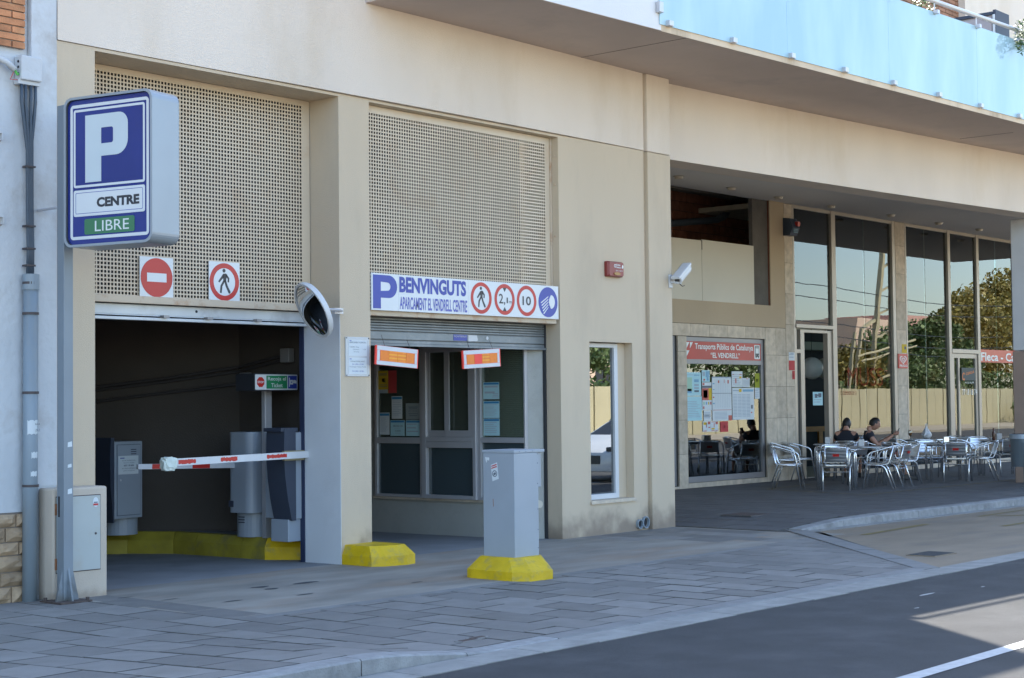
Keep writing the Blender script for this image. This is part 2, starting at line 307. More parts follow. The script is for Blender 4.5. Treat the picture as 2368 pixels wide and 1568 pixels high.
M_LEAFB = mat('balcony_leaf', (0.07, 0.12, 0.02), 0.55, var=0.4, scale=9)
M_BARK = mat('bark', (0.10, 0.075, 0.055), 0.9, var=0.2, scale=8)
M_FENCE = mat('cream_concrete_panel', (0.50, 0.445, 0.285), 0.85, var=0.06, scale=1)
M_PYLON = mat('cream_pylon_steel', (0.50, 0.43, 0.26), 0.6, var=0.08)
M_PINK = mat('pink_render', (0.62, 0.36, 0.30), 0.85, var=0.05)
M_PALEB = mat('pale_cream_render', (0.74, 0.55, 0.42), 0.85, var=0.04)
M_GROUND = mat('ground_earth', (0.34, 0.28, 0.20), 0.95, var=0.15, scale=0.3)
M_FARPAVE = mat('far_sunlit_paving', (0.36, 0.31, 0.24), 0.9, var=0.12, scale=0.5)
M_CAR = mat('white_car_paint', (0.70, 0.71, 0.72), 0.25, var=0.01, coat=0.6)
M_TYRE = plain('tyre_rubber', (0.02, 0.02, 0.022), 0.8)
M_SHELF = plain('pale_balcony_cabinet', (0.36, 0.31, 0.31), 0.7)
M_SHELFD = plain('dark_balcony_cabinet', (0.035, 0.045, 0.07), 0.6)
M_BWALL = mat('balcony_brick', (0.30, 0.15, 0.09), 0.85, var=0.15, scale=4, rand=0.15)

G_CAFE = glass('cafe_glass', (0.55, 0.62, 0.62), 0.07, 0.03)
G_CAFE2 = glass('cafe_side_glass', (0.50, 0.62, 0.62), 0.06, 0.02)
G_BUS = glass('shop_glass', (0.5, 0.6, 0.62), 0.12, 0.02)
G_WIN = glass('office_glass', (0.30, 0.34, 0.36), 0.24, 0.02, wscale=0.8)
G_KIOSK = glass('kiosk_glass', (0.85, 0.92, 0.86), 0.0, back=((0.20, 0.24, 0.19), 0.28))  # pale green haze painted into the glass, as the blinds behind get little light
G_KDARK = glass('kiosk_dark_panel', (0.10, 0.13, 0.15), 0.04, back=((0.055, 0.08, 0.09), 0.85))
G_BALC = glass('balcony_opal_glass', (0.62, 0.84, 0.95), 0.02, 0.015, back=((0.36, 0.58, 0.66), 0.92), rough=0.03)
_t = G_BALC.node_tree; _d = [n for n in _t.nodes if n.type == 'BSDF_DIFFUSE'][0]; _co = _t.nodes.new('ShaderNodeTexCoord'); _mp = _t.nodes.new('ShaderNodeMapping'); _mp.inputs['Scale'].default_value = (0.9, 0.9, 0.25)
_n = _t.nodes.new('ShaderNodeTexNoise'); _n.inputs['Scale'].default_value = 1.6; _n.inputs['Detail'].default_value = 5; _r = _t.nodes.new('ShaderNodeMix'); _r.data_type = 'RGBA'; _r.inputs[6].default_value = (0.37, 0.56, 0.65, 1); _r.inputs[7].default_value = (0.50, 0.69, 0.75, 1)  # uneven blue painted into the glass in place of mirrored buildings
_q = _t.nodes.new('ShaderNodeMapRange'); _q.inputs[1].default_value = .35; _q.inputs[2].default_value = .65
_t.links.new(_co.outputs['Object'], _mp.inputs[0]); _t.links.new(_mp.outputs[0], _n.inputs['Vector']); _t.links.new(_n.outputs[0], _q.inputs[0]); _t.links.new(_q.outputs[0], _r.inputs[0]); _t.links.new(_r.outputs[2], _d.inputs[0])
G_BLADE = glass('drinking_glass', (0.85, 0.88, 0.88), 0.10)
G_CARG = glass('car_glass', (0.15, 0.18, 0.18), 0.25)
M_MIRROR = plain('convex_mirror', (0.55, 0.57, 0.60), 0.03, 1.0, var=0.0)

# ================================================================ SETTING
def structure(o): return tag(o, kind='structure')
def sheet(name, x0, x1, y0, y1, z, m):
    return structure(MB().add([(x0, y0, z), (x1, y0, z), (x1, y1, z), (x0, y1, z)], [(0, 1, 2, 3)]).build(name, m))
sheet('ground', -900, 1200, -900, 900, -0.13, M_GROUND)
sheet('road', -60, 160, -3.0, YF - 5.53, -0.008, M_ASPHALT)
def zpave(s, d):                                       # the pavement climbs a little towards the lower left
    a = min(1, max(0, (8.5 - s) / 1.3)); b = min(1, max(0, (d - 2.6) / 2.4)); return 0.10 * a * a * (3 - 2 * a) * b
def sgrid(mb, s0, s1, d0, d1, n, m, z):
    vs = [(s0 + (s1 - s0) * i / n, YF - (d0 + (d1 - d0) * j / m)) for j in range(m + 1) for i in range(n + 1)]
    vs = [(x, y, z + zpave(x, YF - y)) for x, y in vs]
    return mb.add(vs, [(j * (n + 1) + i, j * (n + 1) + i + 1, (j + 1) * (n + 1) + i + 1, (j + 1) * (n + 1) + i) for j in range(m) for i in range(n)])
# pavement bed (shows in the joints) and individual slabs, 0.40 x 0.60, staggered
pav = structure(sgrid(MB(), -6, 20.5, -0.2, 5.06, 66, 12, -0.005).build('pavement', M_JOINT))
def in_slabs(s, d):
    if s < 8.45: return d > 0.03
    if s < 15.9: return d > 2.62
    lim = 5.25 - (s - 15.0) * (5.25 - 0.8) / 4.3       # diagonal band towards the parking bay
    return d > 0.05 and (s < 15.0 or d < lim - 0.12)
_pa, _pb = Vector((15.05, YF - 5.2)), Vector((18.55, YF - 1.55)); _dv = (_pb - _pa).normalized(); _nv = Vector((-_dv.y, _dv.x)); _p0 = _pa + _nv * .128
rows = []
k0 = -16
for i in range(k0, 46):
    s0 = 9.63 + 0.40 * (i - 9) + 0.006; s1 = s0 + 0.388
    if s1 > 18.12: break
    off = 0.3 * (i % 2) + 0.02
    dd = -0.6 + off
    while dd < 5.05:
        a, b = dd + 0.006, dd + 0.594
        dmin = 0.03 if s0 < 8.45 else (2.62 if s0 < 15.7 else 0.03)
        dmax = 5.04
        a2, b2 = max(a, dmin), min(b, dmax)
        if b2 - a2 > 0.07 and (s1 < 14.8 or (Vector((s0, YF - a2)) - _p0).dot(_nv) > 0.03): rows.append((s0, s1, a2, b2))
        dd += 0.6
def seen(s, d):                                        # rough: is this bit of ground inside the frame
    v = Vector((s, YF - d, 0)) - EYE; z = v.dot(fw)
    if z < 1: return False
    return abs(v.dot(rt) / z) < 0.33 and -v.dot(up) / z < 0.23
vis = [r for r in rows if seen((r[0] + r[1]) / 2, (r[2] + r[3]) / 2)]
vis.sort(key=lambda r: (Vector(((r[0] + r[1]) / 2, YF - (r[2] + r[3]) / 2, 0)) - EYE).length)
rs = random.Random(3)
def clip_half(poly):                                   # keep the part of a slab on the pavement side of the diagonal band
    out = []
    for i in range(len(poly)):
        p, q_ = Vector(poly[i]), Vector(poly[(i + 1) % len(poly)]); dp, dq = (p - _p0).dot(_nv), (q_ - _p0).dot(_nv)
        if dp >= 0: out.append(tuple(p))
        if dp * dq < 0: out.append(tuple(p + (q_ - p) * (dp / (dp - dq))))
    return out
def slab_mb(mb, r):
    s0, s1, a, b = r; t = rs.uniform(-0.0015, 0.0015); tx = rs.uniform(-0.002, 0.002)
    if s1 > 14.8:
        P4 = clip_half([(s0, YF - a), (s0, YF - b), (s1, YF - b), (s1, YF - a)])
        if len(P4) >= 3: mb.prism(P4, -0.011, t)
        return
    top = []; bot = []
    e = 0.004
    for (x, d) in ((s0 + e, a + e), (s1 - e, a + e), (s1 - e, b - e), (s0 + e, b - e)): top.append((x, YF - d, 0.0 + zpave(x, d) + t + tx * (1 if x < s0 + .1 else -1)))
    for (x, d) in ((s0, a), (s1, a), (s1, b), (s0, b)): bot.append((x, YF - d, -0.011 + zpave(x, d)))
    mb.add(bot + top, [(7, 6, 5, 4)]); mb.add(bot + top, [(0, 1, 5, 4), (1, 2, 6, 5), (2, 3, 7, 6), (3, 0, 4, 7)], 1)
for r in vis[:298]:
    m_ = MB(); slab_mb(m_, r); o = m_.build('paving_slab', [M_SLAB, M_JOINT], pav)
rest = MB()
for r in vis[298:] + [r for r in rows if r not in vis]: slab_mb(rest, r)
tag(rest.build('paving_slabs_beyond', [M_SLAB, M_JOINT], pav), kind='stuff')
# granite bands: drive edge (d 2.5-2.62) and the band along the road (d 5.05-5.25)
db = structure(MB().sd(8.55, 8.56, 2.5, 2.51, -.02, -.015).build('drive_edge_band', M_STRIP)); 
x = 8.6
while x < 16.2:
    l = 0.98; mb_ = MB().sd(x, min(16.2, x + l - 0.008), 2.49, 2.612, -0.011, 0.001); mb_.build('edge_stone', M_STRIP, db); x += l
kb = structure(MB().sd(8.5, 8.51, 5.1, 5.11, -.02, -.015).build('kerb', M_STRIP))
x = 4.2
while x < 15.0:
    l = 0.99; m_ = MB(); n = 6; a, b = 5.055, 5.235
    if x > 5.6: a, b = 5.055, 5.235
    vs = []
    for i in range(n + 1):
        xx = x + (l - 0.01) * i / n; zt = zpave(xx, 5.1) + 0.002
        vs += [(xx, YF - a, -0.02), (xx, YF - a, zt), (xx, YF - b + 0.015, zt), (xx, YF - b, zt - 0.012), (xx, YF - b, -0.03)]
    fs = []
    for i in range(n):
        for j in range(4): fs.append((i * 5 + j, (i + 1) * 5 + j, (i + 1) * 5 + j + 1, i * 5 + j + 1))
    fs += [(0, 1, 2, 3, 4), tuple(n * 5 + j for j in (4, 3, 2, 1, 0))]
    m_.add(vs, fs); m_.build('kerb_stone', M_STRIP if x > 8.3 else M_KERB, kb); x += l
gt = structure(MB().sd(3, 60, 5.24, 5.56, -0.03, -0.012).build('gutter', M_JOINT))
x = 3.2; rg = random.Random(5)
while x < 34:
    l = 0.6; jj = rg.uniform(-.012, .012)
    n = len([1]); m_ = MB().sd(x, x + l - 0.008, 5.243, 5.55 + jj, -0.02, -0.002 + rg.uniform(-.001, .001))
    m_.build('gutter_slab', M_GUTTER, gt); x += l
# drive concrete, garage floor
structure(MB().sd(8.45, 18.3, -0.1, 2.486, -0.05, -0.001).build('driveway', M_CONC))
structure(MB().add([(8.6, YF + 0.1, -0.001), (18.0, YF + 0.1, -0.001), (18.0, YF + 9, -0.06), (5.0, YF + 9, -0.06), (5.0, YF + 3, -0.03)], [(0, 1, 2, 3, 4)]).build('garage_floor', M_TUNFLOOR))
# worn cracks/stains drawn on the drive as thin tar patches
tp = MB()
for (s, d, rx, ry) in ((10.55, 1.0, .16, .05), (10.05, .92, .10, .05), (10.02, 1.12, .09, .04), (9.2, 1.55, .12, .02), (11.2, 1.85, .09, .02), (9.9, 1.7, .12, .02), (8.95, 1.0, .12, .015), (8.8, .55, .10, .014)):
    n = 11; tp.add([(s + rx * math.cos(2 * math.pi * i / n) * rg.uniform(.6, 1.15), YF - d + ry * math.sin(2 * math.pi * i / n) * rg.uniform(.6, 1.2), 0.003) for i in range(n)], [tuple(range(n))])
structure(tp.build('tar_patches', plain('tar', (0.07, 0.072, 0.076), 0.9)))
# terrace: 0.10 m above the street, ramping up from the garage corner; pavers 0.40 x 0.60
ZT = 0.10
def zter(s): 
    t = min(1, max(0, (s - 17.7) / 2.2)); return ZT * t * t * (3 - 2 * t)
def kerb_d(s): return 1.87 + 0.043 * (s - 18.6)
m_ = MB(); n = 60; vs = []
for i in range(n + 1):
    x = 18.12 + 40 * i / n; vs += [(x, YF + 4.4, zter(x) - .010), (x, YF - kerb_d(x) + .1, zter(x) - .010)]
m_.add(vs, [(2 * i, 2 * i + 1, 2 * i + 3, 2 * i + 2) for i in range(n)])
ter = structure(m_.build('terrace', M_JOINT))
tpv = []; i = 0; s = 18.14
while s < 42:
    d = -4.09 - 0.3 * (i % 2)
    lim = kerb_d(s) - 0.215 if s > 18.4 else 1.60
    while d < lim:
        a, b = max(d, -4.09), min(d + 0.594, lim)
        if b - a > 0.08: tpv.append((s, s + 0.390, a, b))
        d += 0.6
    s += 0.4; i += 1
def tslab(mb, r):
    s0, s1, a, b = r; z = 0.001 + rs.uniform(-0.0012, 0.0012); e = 0.004; z0 = zter(s0); z1 = zter(s1)
    bot = [(s0, YF - a, z0 - .009), (s1, YF - a, z1 - .009), (s1, YF - b, z1 - .009), (s0, YF - b, z0 - .009)]
    top = [(s0 + e, YF - a - e, z0 + z), (s1 - e, YF - a - e, z1 + z), (s1 - e, YF - b + e, z1 + z), (s0 + e, YF - b + e, z0 + z)]
    mb.add(bot + top, [(7, 6, 5, 4)]); mb.add(bot + top, [(0, 1, 5, 4), (1, 2, 6, 5), (2, 3, 7, 6), (3, 0, 4, 7)], 1)
tv = [r for r in tpv if seen((r[0] + r[1]) / 2, (r[2] + r[3]) / 2)]
tv.sort(key=lambda r: r[0] * .76 + (YF - r[2]) * .65)
for r in tv[:298]:
    m_ = MB(); tslab(m_, r); m_.build('terrace_paver', [M_PAVER, M_JOINT], ter)
m_ = MB(); sv = set(tv[:298])
for r in tpv:
    if r not in sv: tslab(m_, r)
tag(m_.build('terrace_pavers_beyond', [M_PAVER, M_JOINT], ter), kind='stuff')
# parking bay beside the terrace kerb, diagonal flush band
structure(MB().add([(15.05, YF - 5.24, -0.004), (60, YF - 5.24, -0.004), (60, YF - 1.7, -0.004), (18.2, YF - 1.7, -0.004)], [(0, 1, 2, 3)]).build('parking_bay', M_BAY))
dg = structure(MB().add([(14.9, YF - 5.24, -0.001), (15.1, YF - 5.24, -0.001), (18.6, YF - 1.9, -0.001), (18.4, YF - 1.8, -0.001)], [(0, 1, 2, 3)]).build('diagonal_band', M_JOINT))
pa, pb = Vector((15.05, YF - 5.2)), Vector((18.55, YF - 1.55)); L_ = (pb - pa).length; dv = (pb - pa) / L_; nv = Vector((-dv.y, dv.x))
q = 0
while q < L_ - 0.3:
    e = min(q + 0.985, L_); p = [pa + dv * q, pa + dv * e]
    m_ = MB().prism([tuple(p[0] - nv * .13), tuple(p[1] - nv * .13), tuple(p[1] + nv * .12), tuple(p[0] + nv * .12)], -0.01, 0.004 + 0.012 * q / L_); m_.build('band_stone', M_STRIP, dg); q += 1.0
tk = structure(MB().sd(18.6, 60, 1.75, 1.8, -0.03, -0.012).build('terrace_kerb', M_KERB))
x = 18.35
while x < 34:                                          # kerb stones, sinking into the flush band at the left end
    l = 1.0; m_ = MB(); vs = []
    for xx in (x, x + l - 0.010):
        dB = kerb_d(xx); h = zter(xx) + 0.008
        vs += [(xx, YF - dB + .205, -0.02), (xx, YF - dB + .205, h), (xx, YF - dB + .03, h), (xx, YF - dB + .01, h - .015), (xx, YF - dB, -.02)]
    m_.add(vs, [(0, 5, 6, 1), (1, 6, 7, 2), (2, 7, 8, 3), (3, 8, 9, 4), (0, 1, 2, 3, 4), (9, 8, 7, 6, 5)]); m_.build('kerb_stone', M_KERB, tk); x += l
x = 18.2
while x < 34:
    m_ = MB(); a_, b_ = kerb_d(x) + .005, kerb_d(x) + .17
    m_.box(x, x + .59, YF - b_, YF - a_, -.02, 0.001); m_.build('gutter_slab', M_GUTTER, tk); x += .6
# painted lines
structure(MB().box(-60, 160, YF - 8.03, YF - 7.91, -0.004, -0.0035).build('lane_line', M_PAINTW))
yl = MB()
def strip(mb, p, q, wd, z):
    p = Vector(p); q = Vector(q); d = (q - p).normalized(); n = Vector((-d.y, d.x)) * wd / 2
    mb.add([(p.x - n.x, p.y - n.y, z), (q.x - n.x, q.y - n.y, z), (q.x + n.x, q.y + n.y, z), (p.x + n.x, p.y + n.y, z)], [(0, 1, 2, 3)])
strip(yl, (24.93, 15.3), (24.28, 13.0), .05, ZT + 0.006); strip(yl, (24.3, 13.0), (38, 12.85), .05, ZT + 0.006); strip(yl, (24.93, 15.3), (26.8, 15.5), .05, ZT + 0.006)
structure(yl.build('terrace_lines', M_YLINE))
yb = MB()
strip(yb, (18.3, YF - 2.75), (20.3, YF - 2.62), .10, .0); strip(yb, (20.5, YF - 3.6), (34, YF - 3.5), .09, .0); strip(yb, (22.2, YF - 2.75), (24.0, YF - 4.4), .10, .0); strip(yb, (22.0, YF - 2.6), (34, YF - 2.45), .07, .0)
structure(yb.build('bay_lines', M_YLINE))
wp = MB()
for (s, d, rx, ry) in ((13.1, 6.15, .16, .025), (12.2, 6.5, .05, .01), (13.9, 6.3, .05, .01)):
    wp.add([(s + rx * math.cos(a) * rg.uniform(.5, 1.1), YF - d + ry * math.sin(a) * rg.uniform(.5, 1.2), -0.004) for a in [2 * math.pi * i / 9 for i in range(9)]], [tuple(range(9))])
structure(wp.build('paint_flecks', M_PAINTW))
def cover(name, x0, y0, lx, ly, z, label, cat, m_in, m_fr):
    t = thing(name, label, cat, (x0 + lx / 2, y0 + ly / 2, z))
    MB().box(x0, x0 + lx, y0, y0 + ly, z - .01, z + .003).build('frame', m_fr, t)
    MB().box(x0 + .02, x0 + lx - .02, y0 + .02, y0 + ly - .02, z - .005, z + .006).build('lid', m_in, t)
    return t
M_IRON = mat('rusty_iron', (0.10, 0.075, 0.065), 0.8, 0.3, var=0.25, scale=20, bump=0.6, bscale=60)
cover('drain_cover', 8.56, YF - 4.83, .20, .09, 0.004, 'small rusty iron drain cover in the pavement slabs near the kerb', 'drain cover', M_IRON, M_SLAB)
cover('drain_cover', 8.71, YF - 4.79, .18, .08, 0.004, 'small rusty iron drain cover touching its neighbour, on the garage side', 'drain cover', M_IRON, M_SLAB)
cover('manhole_cover', 19.2, YF - .55, .55, .50, .094, 'dark square inspection cover set in the terrace pavers near the garage corner', 'manhole cover', M_IRON, M_PAVER)
cover('manhole_cover', 16.15, YF - 4.75, .52, .34, .004, 'dark square inspection cover at the roadside edge of the parking bay', 'manhole cover', M_ASPHALT, M_BAY)

# ================================================================ THE GARAGE BUILDING
B = thing('parking_building', 'beige rendered corner building with two garage openings, café arcade and blue glass balcony', 'building', (13, YF, 0))
W0 = wall_plane(0)
def part(name, mb, m, parent=B, bevel=0, smooth=False, label=None, kind=None):
    return tag(mb.build(name, m, parent, bevel, smooth), label, None, None, kind)
# lower wall with its openings
w_ = MB()
w_.sd(8.47, 8.88, -.55, 0, -.05, 5.03)
w_.sd(8.88, 11.975, -.55, 0, 5.0, 5.03)
w_.sd(11.975, 12.43, -.55, 0, -.05, 5.03)
w_.sd(12.43, 15.73, -.55, 0, 5.0, 5.03)
w_.sd(15.73, 16.32, -.25, 0, -.05, 5.03); w_.sd(16.32, 17.24, -.25, 0, -.05, .41); w_.sd(16.32, 17.24, -.25, 0, 2.46, 5.03)
w_.sd(17.24, 17.54, -.25, 0, -.05, 5.03)
w_.sd(17.54, 17.585, -.25, -.02, -.05, 6.07)
w_.sd(15.73, 15.76, -.55, -.25, -.05, 5.03)
wall = part('wall', w_, M_WALL)
part('corner_pilaster', MB().sd(17.585, 18.11, -.25, .045, -.05, 5.02), M_WALL, bevel=.01)
part('upper_pilaster', MB().sd(17.585, 18.11, -.25, .045, 5.027, 6.07), M_UPPER, bevel=.01)
u_ = MB(); n = 12; prev = None
def wd(s): return 0.012 + 0.11 * max(0, math.sin(math.pi * min(1, max(0, (s - 10.2) / 7.3)))) * 0.35
vs = []; fs = []
cols_ = [8.47, 9.5, 10.2, 11, 12, 12.35, 13, 14, 15, 16, 17, 17.54]
for x in cols_: vs += [(x, YF - wd(x), 5.036), (x, YF - wd(x), 6.07 if x > 12.3 else 9.4), (x, YF + .25, 5.036), (x, YF + .25, 6.07 if x > 12.3 else 9.4)]
for i in range(len(cols_) - 1):
    a = 4 * i; b = a + 4; fs += [(a, b, b + 1, a + 1), (a, a + 2, b + 2, b), (a + 1, b + 1, b + 3, a + 3)]
part('upper_wall', MB().add(vs, fs), M_UPPER)
part('wall_core', MB().box(8.30, 12.3, YF + .27, YF + .45, 5.04, 9.4).box(8.2, 12.0, YF + .02, YF + .24, 9.3, 9.41), M_UPPER)
# white paint on the inner face of the first pillar
part('painted_reveal', MB().sd(11.968, 11.975, -.56, .003, -.02, 2.665), M_WHITEPIL)
part('door_guide', MB().sd(11.955, 11.975, -.62, -.555, -.02, 2.75), plain('dark_guide', (0.02, 0.03, 0.07), 0.6))
# perforated screens: real holes, 4 cm grid
def screen(name, s0, s1, z0, z1, d, pitch=.04, hole=.0255, frame=(.03, .03, .03, .03), th=.005):
    a0, a1, b0, b1 = s0 + frame[0], s1 - frame[1], z0 + frame[2], z1 - frame[3]
    nc = int((a1 - a0) / pitch); nr = int((b1 - b0) / pitch)
    xs = [s0]; zs = [z0]
    for i in range(nc): xs += [a0 + i * pitch + (pitch - hole) / 2, a0 + i * pitch + (pitch + hole) / 2]
    for i in range(nr): zs += [b0 + i * pitch + (pitch - hole) / 2, b0 + i * pitch + (pitch + hole) / 2]
    xs.append(s1); zs.append(z1); y = YF - d; W = len(xs); vs = [(x, y, z) for z in zs for x in xs]; nb = len(vs)
    vs += [(x, y + th, z) for z in zs for x in xs]; fs = []
    for j in range(len(zs) - 1):
        for i in range(W - 1):
            p = j * W + i; q = [p, p + 1, p + 1 + W, p + W]
            if i % 2 == 1 and j % 2 == 1:
                for e in range(4): a, b = q[e], q[(e + 1) % 4]; fs.append((a, b, b + nb, a + nb))
            else: fs.append(tuple(q))
    m_ = MB().add(vs, fs)
    me = bpy.data.meshes.new(name); me.from_pydata(m_.v, [], m_.f); me.materials.append(M_SCREEN); me.update()
    return link(name, me, B)
screen('perforated_screen', 8.89, 11.965, 2.78, 4.995, -.45, frame=(.045, .07, .0, .045))
screen('perforated_screen', 12.44, 15.70, 2.76, 4.995, -.12, frame=(.015, .055, .0, .06))
part('screen_frame', MB().sd(8.88, 11.975, -.47, -.42, 2.705, 2.778), M_RUSTBAND, bevel=.006)
part('screen_frame', MB().sd(12.43, 15.70, -.16, -.03, 2.665, 2.73).sd(15.70, 15.73, -.14, -.10, 2.73, 5.0), M_RUSTBAND, bevel=.006)
for z in (3.1, 3.75, 4.4, 4.75): part('bolt', MB().box(15.715, 15.73, YF + .045, YF + .07, z, z + .025), M_RUSTBAND)
# void behind the screens: near-black sheets close behind the holes paint in its shade
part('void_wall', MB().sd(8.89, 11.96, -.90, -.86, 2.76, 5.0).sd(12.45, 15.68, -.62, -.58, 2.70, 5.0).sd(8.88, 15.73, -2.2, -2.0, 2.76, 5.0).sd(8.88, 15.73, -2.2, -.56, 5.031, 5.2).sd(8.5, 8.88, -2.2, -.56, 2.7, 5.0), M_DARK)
# roller shutter of the entrance (rolled up) and of the exit
sh = MB(); sh.sd(8.885, 11.955, -.56, -.51, 2.60, 2.70).sd(8.885, 11.955, -.545, -.50, 2.588, 2.60).sd(8.885, 11.955, -.56, -.48, 2.545, 2.575)
shA = part('roller_shutter', sh, M_SHUTPALE, bevel=.004)
for s in (10.0, 10.55, 11.2):
    part('shutter_catch', MB().sd(s, s + .07, -.50, -.44, 2.575, 2.60), M_FRAMEGREY, shA)
part('lock_hole', MB().slab(wall_plane(-.509), circ(10.46, 2.655, .014, 12), 0, .003), M_DARK, shA)
shB = part('roller_shutter', MB().sd(12.435, 15.725, -.30, -.26, 2.36, 2.60), M_SHUTTER, label='galvanised exit shutter pulled half up')
zz = [2.37, 2.405, 2.53, 2.555, 2.58, 2.605, 2.63, 2.655]
for a, b in ((2.372, 2.41), (2.418, 2.508), (2.515, 2.54), (2.545, 2.57), (2.575, 2.60), (2.605, 2.63), (2.635, 2.662)):
    part('shutter_slat', MB().sd(12.437, 15.72, -.262, -.235, a, b), M_SHUTTER, shB, bevel=.006)
part('bottom_bar', MB().sd(12.435, 15.725, -.27, -.215, 2.345, 2.372), M_SHUTTER, shB, bevel=.003)
part('shutter_track', MB().sd(15.70, 15.728, -.262, -.225, 0, 2.66), plain('track_rubber', (0.03, 0.032, 0.035), 0.7), B)
st = MB(); P_ = wall_plane(-.2335)
st.slab(P_, rect(14.02, 14.26, 2.43, 2.50), 0, .002, 0); st.slab(P_, [(14.28, 2.425), (14.44, 2.43), (14.45, 2.45), (14.43, 2.50), (14.28, 2.50)], 0, .002, 1); st.slab(P_, circ(14.62, 2.47, .022, 9), 0, .002, 1)
text(st, 'MONTSERRAT', P_, 14.03, 14.25, 2.470, 2.49, .004, 1); 
part('stickers', st, [M_SBLUE2, M_WHITE], shB)
# garage interior: side wall running back, ceiling, rear
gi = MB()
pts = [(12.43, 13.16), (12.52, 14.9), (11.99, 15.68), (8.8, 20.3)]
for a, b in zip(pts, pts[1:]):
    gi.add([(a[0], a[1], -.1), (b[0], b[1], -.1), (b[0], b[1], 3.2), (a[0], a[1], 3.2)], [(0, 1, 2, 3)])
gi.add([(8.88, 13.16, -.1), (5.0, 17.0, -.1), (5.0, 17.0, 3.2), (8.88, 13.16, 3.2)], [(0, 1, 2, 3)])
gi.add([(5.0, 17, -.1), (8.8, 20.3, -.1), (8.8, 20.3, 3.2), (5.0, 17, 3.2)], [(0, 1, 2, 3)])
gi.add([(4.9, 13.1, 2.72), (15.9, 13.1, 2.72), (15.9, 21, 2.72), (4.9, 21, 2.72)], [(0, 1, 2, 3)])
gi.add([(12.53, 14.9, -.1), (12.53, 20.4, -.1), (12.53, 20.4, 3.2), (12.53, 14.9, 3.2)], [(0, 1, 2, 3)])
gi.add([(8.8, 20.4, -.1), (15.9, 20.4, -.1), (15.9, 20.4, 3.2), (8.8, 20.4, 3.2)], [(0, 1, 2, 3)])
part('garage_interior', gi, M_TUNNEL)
cd = MB()
def cond(p, q, r=.018): cd.tube([p, q], r, 8)
cond((12.44, 14.0, 2.22), (12.47, 14.85, 2.10)); cond((12.47, 14.85, 2.10), (11.95, 15.66, 1.98)); cond((11.95, 15.66, 1.98), (11.0, 17.04, 1.80))
cond((12.44, 14.0, 2.27), (12.47, 14.85, 2.15)); cond((12.47, 14.85, 2.15), (11.95, 15.66, 2.02)); cond((11.95, 15.66, 2.02), (11.0, 17.04, 1.84))
cond((12.44, 14.1, 2.05), (12.47, 14.85, 1.95)); cond((12.47, 14.85, 1.95), (11.95, 15.66, 1.85)); cond((11.95, 15.66, 1.85), (11.0, 17.04, 1.66))
part('conduits', cd, plain('conduit_black', (0.05, 0.045, 0.045), 0.6))
part('junction_box', MB().box(12.36, 12.45, 13.85, 14.0, 2.18, 2.34), M_FRAMEGREY, bevel=.01)
part('junction_box', MB().box(12.39, 12.48, 14.62, 14.75, 1.95, 2.08), M_FRAMEGREY, bevel=.01)
part('junction_box', MB().box(10.86, 10.98, 16.9, 17.0, 1.72, 1.86), M_WOOD, bevel=.01)
part('strip_lamp', MB().tube([(11.3, 16.55, 1.60), (10.9, 17.1, 1.52)], .05, 8), plain('lamp_off', (0.12, 0.12, 0.12), 0.4))

# ---- kiosk (glazed ticket office) on the right side of the exit lane, wall X = 15.5
K0 = kiosk_plane(0)
kw = MB()
kw.prism([(15.5, YF + .345), (15.685, YF + .265), (15.725, YF + .265), (15.725, YF + .345)], -.05, 2.72)           # beside the window, near the street
kw.box(15.5, 15.7, YF + .345, YF + 5.0, -.05, .43)
kw.box(15.5, 15.7, YF + 3.0, YF + 5.0, .43, 2.72)
kw.box(15.5, 15.7, YF + .345, YF + 3.0, 2.56, 2.72)
part('kiosk_wall', kw, M_KIOSKWALL)
part('window_sill', MB().box(15.46, 15.62, YF + .33, YF + 3.05, .43, .462), M_STONE)
part('cable_lid', MB().tube([(15.62, YF + .30, .43), (15.603, YF + .26, .43)], .048, 20), M_BOARD)
def kiosk_frame(name, bars, t=.05, m=M_ALU):
    mb = MB()
    for (d0, d1, z0, z1) in bars: mb.box(15.5 - t, 15.5 + .03, YF - d1, YF - d0, z0, z1)
    return part(name, mb, m, B, bevel=.004)
k1 = kiosk_frame('kiosk_window', [(-3.0, -2.95, .462, 2.56), (-2.16, -2.11, .462, 2.56), (-2.95, -2.16, 1.17, 1.25), (-2.95, -2.16, .462, .50), (-2.95, -2.16, 2.50, 2.56)])
k2 = kiosk_frame('kiosk_window', [(-2.108, -2.03, .462, 2.56), (-1.215, -1.16, .462, 2.56), (-2.03, -1.215, 1.20, 1.26), (-2.03, -1.215, .462, .51), (-2.03, -1.215, 1.12, 1.198), (-2.03, -1.215, 2.36, 2.56)], .07)
sl_ = part('sliding_sash', MB().box(15.455, 15.475, YF + 1.98, YF + 2.03, 1.262, 2.36).box(15.455, 15.475, YF + 1.66, YF + 1.72, 1.262, 2.36).box(15.455, 15.475, YF + 1.72, YF + 1.98, 1.262, 1.345), M_ALU, k2)
sl_ = part('sliding_sash', MB().box(15.435, 15.454, YF + 1.62, YF + 1.70, 1.262, 2.36).box(15.435, 15.454, YF + 1.216, YF + 1.285, 1.262, 2.36).box(15.435, 15.454, YF + 1.285, YF + 1.62, 1.262, 1.345), M_ALU, k2)
k3 = kiosk_frame('kiosk_window', [(-1.158, -1.09, .462, 2.56), (-.375, -.347, .462, 2.56), (-1.09, -.375, 1.19, 1.258), (-1.09, -.375, .462, .50), (-1.09, -.375, 2.50, 2.56)])
